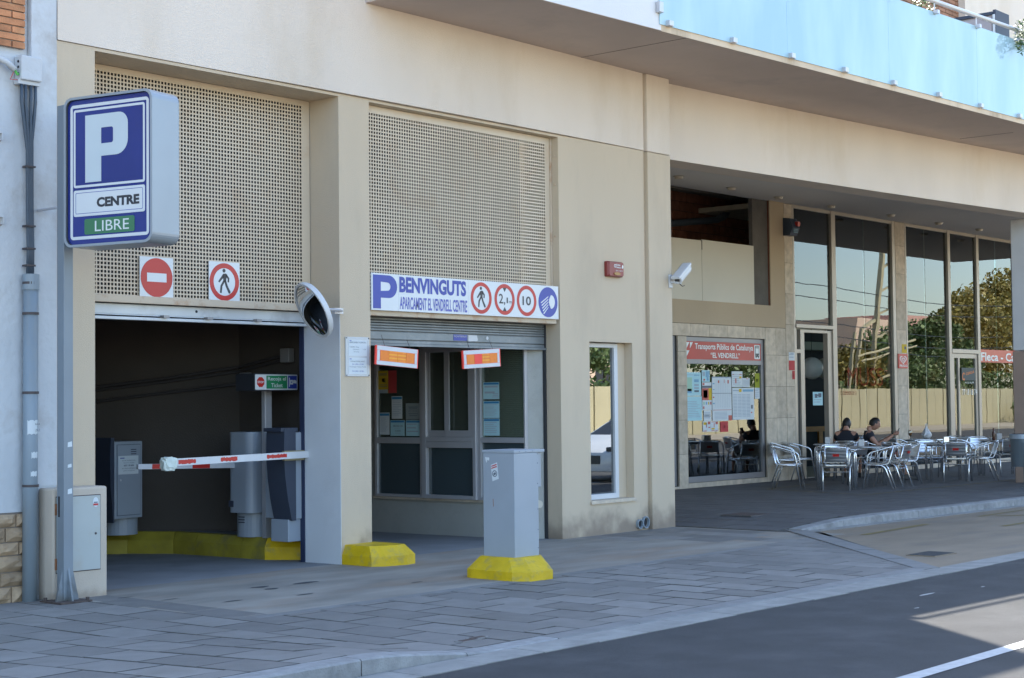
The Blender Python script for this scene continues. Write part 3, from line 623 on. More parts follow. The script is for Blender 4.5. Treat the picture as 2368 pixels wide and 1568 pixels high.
for k, (d0, d1) in ((k1, (-2.95, -2.16)), (k2, (-2.03, -1.215)), (k3, (-1.09, -.375))):
    part('glass_pane', MB().box(15.488, 15.492, YF - d1, YF - d0, 1.25, 2.52), G_KIOSK, k)
    part('lower_panel', MB().box(15.486, 15.494, YF - d1, YF - d0, .49, 1.19), G_KDARK, k)
    b_ = MB(); z = 1.27
    while z < 2.5:
        b_.add([(15.56, YF - d1 + .03, z), (15.56, YF - d0 - .03, z), (15.575, YF - d0 - .03, z + .020), (15.575, YF - d1 + .03, z + .020)], [(0, 1, 2, 3)]); z += .0245
    tag(part('blind_slats', b_, mat('blind_green_grey', (0.60, 0.62, 0.53), 0.7, var=.06, scale=2), k), kind='stuff')
part('office_interior', MB().box(15.72, 17.9, YF + .3, YF + 4.9, -.05, -.04).box(17.75, 17.8, YF + .3, YF + 4.9, -.04, 3).box(15.72, 17.75, YF + 4.6, YF + 4.7, -.04, 3).box(15.72, 17.9, YF + .3, YF + 4.9, 3.0, 3.05), M_CAFEIN)
# ---- office window in the wall pier
ow = part('office_window', MB().sd(16.33, 16.375, -.19, -.12, .44, 2.45).sd(17.0, 17.075, -.19, -.12, .44, 2.45).sd(16.375, 17.0, -.19, -.12, 2.395, 2.45).sd(16.375, 17.0, -.19, -.12, .44, .505).sd(17.075, 17.238, -.20, -.17, .44, 2.455), M_WHITEFRAME, bevel=.004)
part('glass_pane', MB().sd(16.375, 17.0, -.16, -.155, .505, 2.395), G_WIN, ow)
part('window_sill', MB().sd(16.30, 17.26, -.2, .025, .395, .438), M_STONE, ow)
part('reveal_trim', MB().sd(17.076, 17.236, -.165, -.125, .44, 2.455), M_WALL, ow)
part('blind_slats', MB().sd(16.86, 17.0, -.26, -.24, .5, 2.4), plain('tan_blind', (0.18, 0.16, 0.13), 0.8), ow)
# cast drain pipes at the foot of the wall
for (s, z) in ((17.33, .085), (17.46, .10)):
    c = [(0, 0)]
    mb = MB(); ring_slab(mb, W0, circ(s, z, .062 if s < 17.4 else .072, 24, .078 if s > 17.4 else .062), circ(s, z, .05 if s < 17.4 else .06, 24, .066 if s > 17.4 else .05), -.02, .035)
    mb.slab(W0, circ(s, z, .055, 20), -.005, .001, 1)
    part('drain_pipe', mb, [M_PIPE, M_DARK])

# ---- arcade beam, column, soffit, balcony
def fl(s): return -0.13 + 0.0655 * (s - 18.46) + 0.0024 * (s - 18.46) ** 2      # front line of the arcade beam
def rl(s): return fl(s) - 0.46
ss = [18.115, 19, 20, 21.5, 23, 24.5, 26, 27.5, 29, 31, 34]
vs = []; fs = []
for s in ss: vs += [(s, YF - fl(s), 5.02), (s, YF - fl(s), 6.07), (s, YF - rl(s), 5.02), (s, YF - rl(s), 6.07)]
for i in range(len(ss) - 1):
    a = 4 * i; b = a + 4; fs += [(a, b, b + 1, a + 1), (a, a + 2, b + 2, b), (a + 2, a + 3, b + 3, b + 2)]
fs += [(0, 1, 3, 2)]
part('arcade_beam', MB().add(vs, fs), M_UPPER)
part('column', MB().box(29.22, 30.2, YF - .78, YF - .05, 2.56, 5.018), M_COLUP, bevel=.02)
part('column_base', MB().box(29.212, 30.208, YF - .788, YF - .042, .05, 2.55), M_COLLO, bevel=.02)
def ol(s): return 1.53 + 0.0495 * (s - 13.54)            # outer edge of the soffit
so_ = [12.35, 15.66, 18.2, 20.8, 23.4, 26, 28.6, 31.2, 34]
vs = []; fs = []
for s in so_: vs += [(s, YF - ol(s), 6.072), (s, YF + .4, 6.072), (s, YF - ol(s), 6.155), (s, YF + .4, 6.155)]
for i in range(len(so_) - 1):
    a = 4 * i; b = a + 4; fs += [(a, b, b + 1, a + 1), (a, a + 2, b + 2, b), (a + 2, b + 2, b + 3, a + 3)]
fs += [(0, 1, 3, 2)]
bal = part('balcony_slab', MB().add(vs, fs), [M_SOFFIT])
e_ = MB(); vs = []; fs = []
for s in so_[1:]: vs += [(s, YF - ol(s) - .004, 6.066), (s, YF - ol(s) - .004, 6.158)]
fs = [(2 * i, 2 * i + 2, 2 * i + 3, 2 * i + 1) for i in range(len(so_) - 2)]
part('slab_edge', e_.add(vs, fs), M_EDGE, bal)
g_ = MB()
for s in (16.18,): g_.box(s, s + .008, YF - ol(s) + .02, YF - .02, 6.068, 6.071)
part('soffit_joint', MB().box(25.73, 25.738, YF - ol(s) + .02, YF - .7, 6.068, 6.071), M_CLAMP, bal)
part('soffit_joint', g_, plain('soffit_joint_dark', (0.14, 0.12, 0.10), 0.9), bal)
part('parapet', MB().add([(12.35, YF - 1.475, 6.075), (15.66, YF - 1.64, 6.075), (15.66, YF - 1.64, 9.9), (12.35, YF - 1.475, 9.9), (12.35, YF - 1.30, 6.16), (15.66, YF - 1.46, 6.16), (15.66, YF - 1.46, 9.9), (12.35, YF - 1.3, 9.9)],
     [(0, 1, 2, 3), (1, 5, 6, 2), (4, 7, 6, 5), (3, 2, 6, 7), (0, 3, 7, 4), (0, 4, 5, 1)]), mat('white_parapet_render', (0.72, 0.72, 0.72), 0.9, var=.03, scale=1.2, bump=.3))
gj = [15.67, 18.30, 20.87, 23.50, 26.1, 28.7, 31.3]
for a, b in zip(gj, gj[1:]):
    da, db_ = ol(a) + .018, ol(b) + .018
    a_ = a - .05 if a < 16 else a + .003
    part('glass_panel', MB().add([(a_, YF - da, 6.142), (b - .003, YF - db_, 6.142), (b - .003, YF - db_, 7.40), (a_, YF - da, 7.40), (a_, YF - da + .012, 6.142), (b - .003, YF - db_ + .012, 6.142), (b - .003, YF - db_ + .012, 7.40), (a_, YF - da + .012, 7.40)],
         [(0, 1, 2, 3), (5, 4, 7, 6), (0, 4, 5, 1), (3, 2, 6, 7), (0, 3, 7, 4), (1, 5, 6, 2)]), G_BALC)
for i in range(13):
    s = 15.78 + i * 1.295; d = ol(s)
    part('glass_clip', MB().box(s - .045, s + .045, YF - d - .075, YF - d + .02, 6.135, 6.205), M_ALU, bevel=.008)
part('glass_clip', MB().box(15.56, 15.64, YF - 1.70, YF - 1.64, 6.27, 6.40), M_ALU, bevel=.008)
hr = part('handrail', MB().tube([(s, YF - ol(s) - .02, 7.56) for s in (15.7, 20, 24, 28, 31)], .033, 10), M_ALU, smooth=True)
for s in gj:
    for q in (0,):
        part('handrail_post', MB().tube([(s, YF - ol(s) - .02, 7.54), (s, YF - ol(s) - .02, 7.38)], .011, 6).box(s - .035, s + .035, YF - ol(s) - .09, YF - ol(s) - .02, 7.365, 7.42), M_ALU, hr)
for s in (22.2, 24.8, 27.4):
    part('handrail_post', MB().tube([(s, YF - ol(s) - .02, 7.54), (s, YF - ol(s) - .02, 7.38)], .011, 6).box(s - .035, s + .035, YF - ol(s) - .09, YF - ol(s) - .02, 7.365, 7.42), M_ALU, hr)
# upper storey set back behind the balcony
uw = MB(); uw.box(12.36, 16.2, 13.2, 13.5, 6.16, 14).box(16.2, 24.4, 13.2, 13.5, 6.16, 8.5); uw.box(28.9, 48, 13.2, 13.5, 6.16, 10.4).box(24.4, 24.6, 13.2, 16, 6.16, 10.4); uw.box(12.36, 12.6, YF + .46, 13.2, 6.16, 8.5)  # tall first stretch, out of view, added to keep the road in shade
part('upper_storey_wall', uw, M_UPPER)
bw = part('upper_storey_recess', MB().box(24.6, 28.9, 13.35, 13.55, 6.16, 10.4), M_MORTAR)
rb = random.Random(9); z = 8.1; r_ = 0
while z < 9.7:
    x = 26.2 + (0.14 if r_ % 2 else 0)
    while x < 28.8:
        MB().box(x, min(x + .27, 28.9), 13.33, 13.36, z, z + .06).build('brick', M_BWALL, bw); x += .285
    z += .075; r_ += 1
part('roof', MB().box(12.4, 24.4, 13.5, 23, 8.4, 8.5).box(24.6, 48, 13.6, 23, 10.3, 10.4).box(8.47, 12.3, YF + .46, 23, 9.3, 9.4), M_UPPER)

# ================================================================ ARCADE: shopfronts behind the terrace (readings taken at terrace level)
K = (1.70 - ZT) / 1.70
def q(s): return s * K
def h(z): return 1.70 + (z - 1.70) * K
YB = 17.75 * K
PB = Pl((0, YB, 0), (1, 0, 0))
def bb(mb, s0, s1, z0, z1, t0=0.0, t1=0.3, mi=0):       # box on the shopfront: t0 towards the street(+), t1 back
    return mb.box(q(s0), q(s1), YB - t0, YB + t1, h(z0), h(z1), mi)
# ceiling and returns
part('arcade_ceiling', MB().box(18.12, 44, YF + .30, YB + .1, h(5.85), h(5.85) + .1), M_CEIL)
part('return_wall', MB().box(17.85, 18.11, YF + .26, YB + .3, 0, 6.0), M_WALL)
for i, (s, d) in enumerate(((22.9, -4.3), (24.79, -4.4), (26.86, -4.58), (28.79, -4.68), (30.95, -4.68), (33.45, -4.56), (35.82, -4.54), (37.93, -4.48), (40.2, -4.4))):
    x, y = q(s), (YF - d) * K
    dl = part('downlight', MB().cyl((x, y), .10, h(5.85) - .012, h(5.85) - .001, 20), M_BRONZE)
    part('lamp_glass', MB().cyl((x, y), .07, h(5.85) - .05, h(5.85) - .0125, 16, r1=.08), plain('lamp_glass_pale', (0.55, 0.48, 0.38), 0.3) if i == 0 else bpy.data.materials['lamp_glass_pale'], dl)
# stone cladding: backing + tiles as pieces
cl = part('stone_wall', bb(bb(bb(bb(MB(), 19.2, 24.9, -.1, 3.19, -.03), 25.76, 26.07, -.1, 3.19, -.03), 26.07, 28.94, 2.94, 3.19, -.03), 28.94, 29.76, -.1, 3.19, -.03), M_JOINT)
def tiles(s0, s1, z0, z1, ws, hs, par, off=0.0):
    z = z0
    while z < z1 - .02:
        ze = min(z + hs, z1); x = s0 + (0); 
        while x < s1 - .02:
            xe = min(x + ws, s1)
            mb = MB(); bb(mb, x + .003, xe - .003, z + .003, ze - .003, 0, .029); mb.build('stone_tile', M_STONE, par); x = xe
        z = ze
tiles(23.9, 24.88, 0.0, 3.19, .62, .66, cl); tiles(25.765, 26.065, 0.0, 2.94, .31, .66, cl); tiles(28.945, 29.755, 0.0, 3.19, .41, .655, cl)
tiles(24.89, 28.94, 2.945, 3.19, .66, .25, cl)
tiles(26.07, 28.94, -0.0, 0.10, .96, .11, cl); tiles(24.9, 25.76, -0.0, 0.055, .9, .11, cl)
pl_ = part('stone_pilaster', bb(MB(), 29.76, 30.1, -.1, 5.85, -.02, .3), M_JOINT)
tiles(29.765, 30.095, 0.0, 5.84, .34, .655, pl_)
pl_ = part('stone_pilaster', bb(MB(), 34.77, 35.26, -.1, 5.85, -.02, .3), M_JOINT)
tiles(34.78, 35.25, 0.0, 5.84, .5, .66, pl_)
# rendered wall above the stone, with the unfinished opening
uw_ = MB(); bb(uw_, 19.2, 29.76, 3.195, 3.65, 0, .25); bb(uw_, 29.19, 29.76, 3.65, 5.85, 0, .25)
part('tan_wall', uw_, M_UPBEIGE)
rc = MB(); bb(rc, 28.60, 29.187, 3.652, 5.849, -.05, .14)
part('raw_concrete_pillar', rc, M_RAWCONC, bevel=.01)
part('toothed_edge', bb(MB(), 29.187, 29.215, 3.652, 5.849, -.02, .2), M_MASON)
part('hoarding_board', bb(MB(), 26.69, 28.598, 3.652, 4.86, -.03, .05), M_BOARD)
hb = MB(); hb.add([(q(19.4), YB + .30, h(3.652)), (q(26.68), YB + .03, h(3.652)), (q(26.68), YB + .03, h(4.84)), (q(19.4), YB + .30, h(4.84)), (q(19.4), YB + .35, h(3.652)), (q(26.68), YB + .08, h(3.652)), (q(26.68), YB + .08, h(4.84)), (q(19.4), YB + .35, h(4.84))],
    [(0, 1, 2, 3), (5, 4, 7, 6), (3, 2, 6, 7), (1, 5, 6, 2), (0, 3, 7, 4), (0, 4, 5, 1)])
part('hoarding_board', hb, M_BOARD)
part('hoarding_gap', bb(MB(), 26.683, 26.70, 4.66, 4.85, -.025, .03), M_DARK)
rm = MB(); rm.box(18.2, 32, YB + 2.2, YB + 2.3, 3.2, 6.1).box(18.2, 32, YB + .3, YB + 2.3, 6.0, 6.1).box(18.2, q(29.2), YB + .3, YB + 2.3, 3.2, 3.3)
rm.prism([(q(29.19), YB + .26), (q(29.30), YB + .26), (31.25, YB + 2.25), (31.05, YB + 2.25)], 3.2, 6.0)
hv = part('hollow_brick_wall', rm, plain('dark_mortar', (0.05, 0.035, 0.03), .95))
z = 4.0; r_ = 0
while z < 5.95:
    x = 25.6 + (.25 if r_ % 2 else 0)
    while x < 31.0:
        MB().box(x, x + .47, YB + 2.17, YB + 2.199, z, z + .185).build('hollow_brick', M_MASON, hv); x += .49
    z += .20; r_ += 1
part('waste_pipe', MB().tube([(25.6, YB + 1.7, 5.14), (26.4, YB + 1.7, 5.20), (28.2, YB + 1.7, 5.42), (28.45, YB + 1.7, 5.5), (29.1, YB + 1.7, 5.99)], .07, 12), M_CABLE, hv, smooth=True)
part('ceiling_girder', MB().box(25, 29.5, YB + 1.2, YB + 1.45, 5.82, 5.99), M_RAWCONC, hv)
# door at the left of the transport office
dw = part('shop_door', bb(bb(bb(MB(), 24.90, 24.96, .06, 2.94, -.06, .16), 25.66, 25.76, .06, 2.94, -.06, .16), 24.96, 25.66, 2.45, 2.56, -.06, .16), M_FRAMEGREY)
bbm = MB(); bb(bbm, 24.96, 25.66, .06, .20, -.07, .15); part('kick_plate', bbm, M_FRAMEGREY, dw)
for i in range(12):
    z = 2.57 + i * .03
    mb = MB(); mb.add([(q(24.96), YB + .10, h(z)), (q(25.66), YB + .10, h(z)), (q(25.66), YB + .07, h(z + .022)), (q(24.96), YB + .07, h(z + .022))], [(0, 1, 2, 3)]); mb.build('louvre_slat', M_FRAMEGREY, dw)
part('glass_pane', bb(MB(), 24.96, 25.66, .20, 2.45, -.1, .105), G_BUS, dw)
# transport office window
bw_ = MB()
for (s0, s1, z0, z1) in ((26.07, 26.125, .10, 2.94), (28.85, 28.94, .10, 2.94), (26.125, 28.85, 2.85, 2.94), (26.125, 28.85, 2.41, 2.50), (26.125, 28.85, .10, .21)): bb(bw_, s0, s1, z0, z1, -.05, .15)
bw_ = part('office_shopfront', bw_, M_FRAMEGREY, bevel=.004)
part('glass_pane', bb(MB(), 26.125, 28.85, .21, 2.41, -.09, .095), G_BUS, bw_)
sg = MB(); P_ = Pl((0, YB + .055, 0), (1, 0, 0))
sg.slab(P_, rect(q(26.125), q(28.85), h(2.50), h(2.85)), -.06, 0, 0)
text(sg, 'Transports Públics de Catalunya', P_, q(26.43), q(28.55), h(2.665), h(2.815), .003, 1, bold=.02)
text(sg, '“EL VENDRELL”', P_, q(26.98), q(28.05), h(2.535), h(2.64), .003, 1, bold=.02)
for (a, z) in ((26.14, 2.83), (26.26, 2.83), (26.14, 2.67)): sg.slab(P_, [(q(a), h(z)), (q(a), h(z - .12)), (q(a + .10), h(z))], 0, .003, 1)
sg.slab(P_, rrect(q(28.60), q(28.81), h(2.53), h(2.82), .02), 0, .002, 1)
sg.slab(P_, rrect(q(28.63), q(28.78), h(2.575), h(2.805), .02), .002, .004, 2); sg.slab(P_, rect(q(28.645), q(28.765), h(2.645), h(2.755)), .004, .005, 1); sg.slab(P_, rect(q(28.645), q(28.765), h(2.772), h(2.787)), .004, .005, 1)
sg.slab(P_, circ(q(28.655), h(2.61), .009, 10), .004, .005, 1); sg.slab(P_, circ(q(28.755), h(2.61), .009, 10), .004, .005, 1)
for a in (28.65, 28.735): sg.slab(P_, rect(q(a), q(a + .03), h(2.55), h(2.575)), .002, .004, 2)
part('sign_panel', sg, [mat('transport_red', (0.46, 0.045, 0.03), 0.4, var=.12, scale=1.5), M_LWHITE, M_SBLACK], bw_)
# café glazing
def mullion(s0, s1, z0, z1, t0=.0, t1=.14, name='mullion', par=None, m=M_BRONZE): return part(name, bb(MB(), s0, s1, z0, z1, t0, t1), m, par or B, bevel=.004)
cf = mullion(30.10, 30.17, .0, 5.85, name='cafe_shopfront')
for (a, b) in ((31.77, 31.95), (34.62, 34.765), (35.265, 35.33), (37.55, 37.69), (39.20, 39.345), (41.6, 41.75), (44.0, 44.2)): mullion(a, b, 0.0, 5.85, par=cf)
for (a, b) in ((30.17, 31.77), (31.95, 34.62), (35.33, 37.55), (37.69, 39.20), (39.345, 41.6), (41.75, 44.0)): 
    mullion(a, b, 5.78, 5.85, -.01, .12, 'head_bar', cf)
for (a, b) in ((31.95, 34.62), (35.33, 37.55), (39.345, 41.6), (41.75, 44)): mullion(a, b, 0.0, .10, -.005, .12, 'sill_bar', cf, M_STONE)
mullion(30.17, 31.77, 3.22, 3.30, .02, .12, 'transom', cf); mullion(37.69, 39.20, 2.80, 2.90, .01, .12, 'transom', cf)
def pane(a, b, z0, z1, g, t=-.06): part('glass_pane', bb(MB(), a, b, z0, z1, t, -t + .004), g, cf)
pane(30.17, 31.77, 3.30, 5.78, G_CAFE2, -.055)
pane(31.95, 33.36, .10, 5.78, G_CAFE, -.062); pane(33.37, 34.62, .10, 5.78, G_CAFE, -.058)
pane(35.33, 36.40, .10, 5.78, G_CAFE2, -.06); pane(36.41, 37.55, .10, 5.78, G_CAFE2, -.056)
pane(37.69, 39.20, 2.90, 5.78, G_CAFE2, -.05); pane(39.345, 40.5, .10, 5.78, G_CAFE2, -.06); pane(40.51, 41.6, .1, 5.78, G_CAFE2, -.06); pane(41.75, 44, .1, 5.78, G_CAFE2, -.06)
# open entrance on the left: inner frame and door leaf
de = part('entrance_door', bb(bb(bb(MB(), 30.40, 30.56, .0, 3.19, -.02, .14), 31.58, 31.768, .0, 3.19, -.03, .14), 30.56, 31.58, 3.13, 3.19, -.03, .1), M_BRONZE, bevel=.004)
part('side_light', bb(bb(MB(), 30.20, 30.24, 0, 3.2, -.02, .1), 30.24, 30.40, 2.68, 2.76, -.02, .1), M_BRONZE, de)
part('letter_panel', bb(MB(), 30.245, 30.395, 0.0, 2.68, -.06, .08), plain('dark_side_panel', (0.06, 0.06, 0.055), .5), de)
# second door
d2 = part('glass_door', bb(bb(bb(bb(MB(), 37.70, 37.86, .02, 2.79, -.03, .1), 39.08, 39.195, .02, 2.79, -.03, .1), 37.86, 39.08, 2.68, 2.79, -.03, .1), 38.08, 38.17, .02, 2.68, -.03, .1), M_BRONZE, bevel=.003)
part('glass_pane', bb(MB(), 37.86, 39.08, .12, 2.68, -.06, .064), G_CAFE2, d2)
part('kick_plate', bb(MB(), 38.17, 39.08, .02, .12, -.03, .1), M_BRONZE, d2)
# café sign on the glass, stickers
P_ = Pl((0, YB + .045, 0), (1, 0, 0)); sg = MB()
sg.slab(P_, rect(q(39.36), q(43.2), h(2.59), h(2.92)), -.01, 0, 0); text(sg, 'Fleca - Cafeteria', P_, q(39.46), q(42.9), h(2.63), h(2.85), .003, 1, bold=.02)
part('cafe_sign', sg, [mat('cafe_red', (0.55, 0.07, 0.03), .4), M_LWHITE], cf)
P_ = Pl((0, YB + .035, 0), (1, 0, 0)); sg = MB()
text(sg, 'MUSS', P_, q(32.45), q(34.1), h(1.98), h(2.40), .003, 0, bold=-.008); text(sg, 'cafeteria', P_, q(32.2), q(32.85), h(1.78), h(1.9), .003, 0)
part('window_lettering', sg, glass('vinyl_red', (0.8, 0.6, 0.55), -1.0, back=((0.35, 0.06, 0.03), 0.45)), cf)
P_ = Pl((0, YB - .001, 0), (1, 0, 0)); sg = MB()
sg.slab(P_, rect(q(38.2), q(38.98), h(2.12), h(2.44)), -.02, 0.002, 2)
text(sg, 'C', P_, q(38.22), q(38.36), h(2.12), h(2.32), .004, 0, bold=.03); text(sg, 'CERDÀ', P_, q(38.42), q(38.92), h(2.25), h(2.33), .004, 0, bold=.02, skew=.12)
text(sg, 'ALQUILER', P_, q(38.35), q(38.9), h(2.04), h(2.09), .004, 1); text(sg, '77 18 18 74', P_, q(38.2), q(39.06), h(1.76), h(1.90), .004, 1)
part('door_lettering', sg, [mat('vinyl_orange', (0.65, 0.16, 0.01), .5), M_LWHITE, plain('vinyl_dark', (0.09, 0.10, 0.09), .7)], d2)
for (a, z) in ((39.5, 0), (40.62, 0)):
    pass
# café interior: walls, mezzanine, counter, globe lamps
inn = MB(); inn.box(q(30.1), 64, YB + 8, YB + 8.1, 0, 5.8).prism([(q(29.6), YB + .35), (q(29.9), YB + .35), (40.5, YB + 8), (40.2, YB + 8)], 0, 5.8).box(q(45), q(45.1), YB, YB + .5, 0, 5.8).box(q(30), 64, YB + .2, YB + 8, 5.6, 5.7).box(q(30), 64, YB + .2, YB + 8, .09, .10)
inn.box(q(31), q(44), YB + 3.0, YB + 8, h(2.95), h(3.15))
part('cafe_interior', inn, M_CAFEIN)
offi = MB(); offi.box(q(24.5), q(29.2), YB + 4, YB + 4.1, 0, 3).box(18.2, q(24.6), YB + .3, YB + 4, 0, 3).box(18.2, q(29.4), YB + .3, YB + 4, 3.0, 3.1).box(18.2, q(29.4), YB + .3, YB + 4, .09, .1)
part('office_interior', offi, M_CAFEIN)
co = part('counter', MB().box(33.4, 37.5, YB + 3.0, YB + 3.1, .1, 1.05).box(33.4, 37.5, YB + 3.3, YB + 3.4, .1, 3.3), M_DARK)
part('counter_frame', MB().box(33.4, 37.5, YB + 2.95, YB + 2.998, .92, 1.04).box(34.42, 34.6, YB + 2.95, YB + 2.998, .1, .92).box(36.0, 36.2, YB + 2.95, YB + 2.998, .1, .92), M_WOOD, co)
for (x, y, z, r) in ((q(30.82) * 1.06, YB * 1.06, 1.7 + (h(2.36) - 1.7) * 1.06, .24), (q(31.42) * 1.085, YB * 1.085, 1.7 + (h(2.36) - 1.7) * 1.085, .24), (q(31.62) * 1.07, YB * 1.07, 1.7 + (h(4.86) - 1.7) * 1.07, .20), (q(32.05) * 1.09, YB * 1.09, 1.7 + (h(4.84) - 1.7) * 1.09, .20)):
    n = 10; gl = thing('globe_lamp', {0: 'white glass globe lamp hanging in the open café doorway', 1: 'white glass globe lamp hanging right of the one in the café doorway', 2: 'pale globe lamp high behind the upper café glass, by the first mullion', 3: 'pale globe lamp high behind the upper café glass, right of the first mullion'}[int(len([o for o in bpy.data.objects if o.name.startswith('globe_lamp')]))], 'lamp', (x, y, z), 'globe lamps in the café')
    MB().lathe((x, y, z), [(max(.002, r * math.sin(math.pi * i / n)), -r * math.cos(math.pi * i / n)) for i in range(n + 1)], 20).build('globe', M_GLOBE, gl, smooth=True)
    MB().tube([(x, y, z + r), (x, y, z + r + 1.0)], .006, 6).build('cord', M_DARK, gl)

# ================================================================ NEIGHBOUR HOUSE (left edge)
NB = thing('brick_house', 'old white rendered house with orange brick above and rough stone blocks at its foot', 'building', (7.5, YF, 0))
def npart(name, mb, m, par=None, **k): return part(name, mb, m, par or NB, **k)
npart('wall', MB().sd(2.0, 8.20, -.3, -.02, .78, 4.83).sd(2.0, 8.2, -.3, -.06, 4.83, 7.5).sd(2, 8.2, -.3, -.06, -.1, .78), M_NBWHITE)
npart('corner_strip', MB().sd(8.205, 8.468, -.3, .005, 1.0, 7.5).sd(8.205, 8.468, -.3, .0, -.1, 1.0), M_NBWHITE)
bb_ = npart('brick_field', MB().sd(5.5, 8.15, -.059, -.03, 4.90, 7.5), M_MORTAR)
z = 4.90; r_ = 0
rb = random.Random(2)
while z < 6.4:
    x = 5.5 + (.145 if r_ % 2 else 0) - .04
    while x < 8.14:
        xe = min(x + .27, 8.15)
        if xe - x > .03: MB().sd(x, xe, -.035, -.012 + rb.uniform(-.003, .003), z, z + .054).build('brick', M_BRICK, bb_)
        x += .285
    z += .066; r_ += 1
sb = npart('stone_plinth', MB().sd(5, 8.2, -.059, -.03, -.1, .775), M_MORTAR)
z = -.02; r_ = 0; hs = (.155, .125, .145, .115, .13, .12)
while r_ < 6:
    x = 5.0 + (.15 if r_ % 2 else 0.02)
    while x < 8.19:
        l = rb.uniform(.20, .34); xe = min(x + l, 8.195)
        if 8.195 - xe < .07: xe = 8.195
        if xe - x > .04:
            z0, z1 = z + .006, z + hs[r_] - .006; a0, a1 = x + .006, xe - .006; m_ = MB()
            nx, nz = 4, 3; vs = [(a0, YF + .035, z0), (a1, YF + .035, z0), (a1, YF + .035, z1), (a0, YF + .035, z1)]
            for j in range(nz + 1):
                for i in range(nx + 1):
                    ed = i in (0, nx) or j in (0, nz)
                    vs.append((a0 + (a1 - a0) * i / nx, YF + .012 - (0 if ed else rb.uniform(.018, .045)), z0 + (z1 - z0) * j / nz))
            fs = [(4 + j * (nx + 1) + i, 4 + j * (nx + 1) + i + 1, 4 + (j + 1) * (nx + 1) + i + 1, 4 + (j + 1) * (nx + 1) + i) for j in range(nz) for i in range(nx)]
            c = [4, 4 + nx, 4 + nz * (nx + 1) + nx, 4 + nz * (nx + 1)]
            fs += [(0, 1, c[1], c[0]), (1, 2, c[2], c[1]), (2, 3, c[3], c[2]), (3, 0, c[0], c[3])]
            m_.add(vs, fs).build('stone_block', M_ROCK, sb)
        x = xe
    z += hs[r_]; r_ += 1
npart('roof', MB().sd(2.0, 8.46, -5, -.02, 7.5, 7.7), M_NBWHITE)
# rusty wall brackets in broken render, the damp dark hole at the foot
for (s, z) in ((7.86, 4.08), (7.87, 3.34)):
    npart('render_hole', MB().slab(wall_plane(-.0195), [(s - .06, z - .05), (s, z - .07), (s + .05, z - .04), (s + .055, z + .04), (s - .02, z + .05), (s - .07, z + .02)], 0, .003), mat('exposed_render', (0.34, 0.30, 0.27), .95, var=.25, scale=14))
    npart('wall_bracket', MB().sd(s - .01, s + .045, -.02, .03, z + .03, z + .05).sd(s + .035, s + .047, -.02, .03, z - .03, z + .03), M_NBWHITE)

# ================================================================ STREET-SIDE THINGS
# ---- parking sign: the post and the double-sided light box it carries
ps = thing('parking_sign', 'tall grey post carrying a blue P CENTRE LIBRE light box left of the entrance', 'sign', (8.37, 12.23, 0))
pm = MB().box(8.258, 8.354, 12.175, 12.282, 0.012, 4.36)
part('post', pm, M_POST, ps, bevel=.006)
gu = MB()
for (dx, dy) in ((-1, 0), (1, 0), (0, -1)):
    if dx: gu.add([(8.306 + dx * .049, 12.19, .012), (8.306 + dx * .115, 12.19, .012), (8.306 + dx * .049, 12.19, .30), (8.306 + dx * .049, 12.21, .012), (8.306 + dx * .115, 12.21, .012), (8.306 + dx * .049, 12.21, .30)], [(0, 1, 2), (3, 5, 4), (0, 3, 4, 1), (1, 4, 5, 2), (0, 2, 5, 3)])
    else: gu.add([(8.297, 12.175, .012), (8.297, 12.11, .012), (8.297, 12.175, .30), (8.315, 12.175, .012), (8.315, 12.11, .012), (8.315, 12.175, .30)], [(0, 1, 2), (3, 5, 4), (0, 3, 4, 1), (1, 4, 5, 2), (0, 2, 5, 3)])
part('gusset', gu, M_POST, ps)
part('base_plate', MB().box(8.15, 8.47, 12.06, 12.38, .0, .014).cyl((8.44, 12.09), .016, .014, .04, 8).cyl((8.18, 12.34), .016, .014, .04, 8), M_IRON, ps)
part('access_slot', MB().box(8.2565, 8.2575, 12.235, 12.262, .74, .92), M_DARK, ps)
for (y0, z0, w2, h2) in ((12.19, .94, .045, .05), (12.2, 1.17, .04, .035), (12.19, 1.35, .045, .05)):
    part('sticker', MB().add([(8.295, 12.1735, z0), (8.295 + w2, 12.1735, z0 + .004), (8.293 + w2, 12.1735, z0 + h2), (8.297, 12.1735, z0 + h2 - .008)], [(0, 1, 2, 3)]), M_PAPER, ps)
az = R(-78); SU = Vector((math.cos(az), math.sin(az), 0)); SP0 = Vector((8.155, 12.02, 0)); SW = .99
PS = Pl(SP0, SU)                                       # face towards the camera side: normal = u x z
SN = PS.n                                              # points to -X
z0, z1, T = 3.075, 4.375, .335
cs = MB(); o1 = rrect(0, SW, z0, z1, .085, 7)
vs = [PS.at(a, b, 0) for a, b in o1] + [PS.at(a, b, -T) for a, b in o1]; n = len(o1)
cs.add(vs, [(i, (i + 1) % n, n + (i + 1) % n, n + i) for i in range(n)])
i1 = rrect(.022, SW - .022, z0 + .022, z1 - .022, .07, 7); ring_slab(cs, PS, o1, i1, -.001, .006); ring_slab(cs, PS, o1, i1, -T - .006, -T + .001)
part('case', cs, M_SIGNBOX, ps, smooth=False)
fc = MB(); i2 = rrect(.024, SW - .024, z0 + .024, z1 - .024, .07, 7)
fc.slab(PS, i2, -.04, -.022, 0); fc.slab(PS, i2, -T + .022, -T + .04, 0)
zz0, zz1 = z0 + .024, z1 - .024; hh = zz1 - zz0
def sx(x): return (x - 150) / (900 - 150) * SW          # from the photo crop to the face
def sz(y, x=500): 
    t = (x - 150) / 750.0; top = 175 + (80 - 175) * t; bot = 1455 + (1440 - 1455) * t - 0
    top = 165 - 92 * t; bot = 1478 - 28 * t
    return z1 - (y - top) / (bot - top) * (z1 - z0)
t0 = -.0205
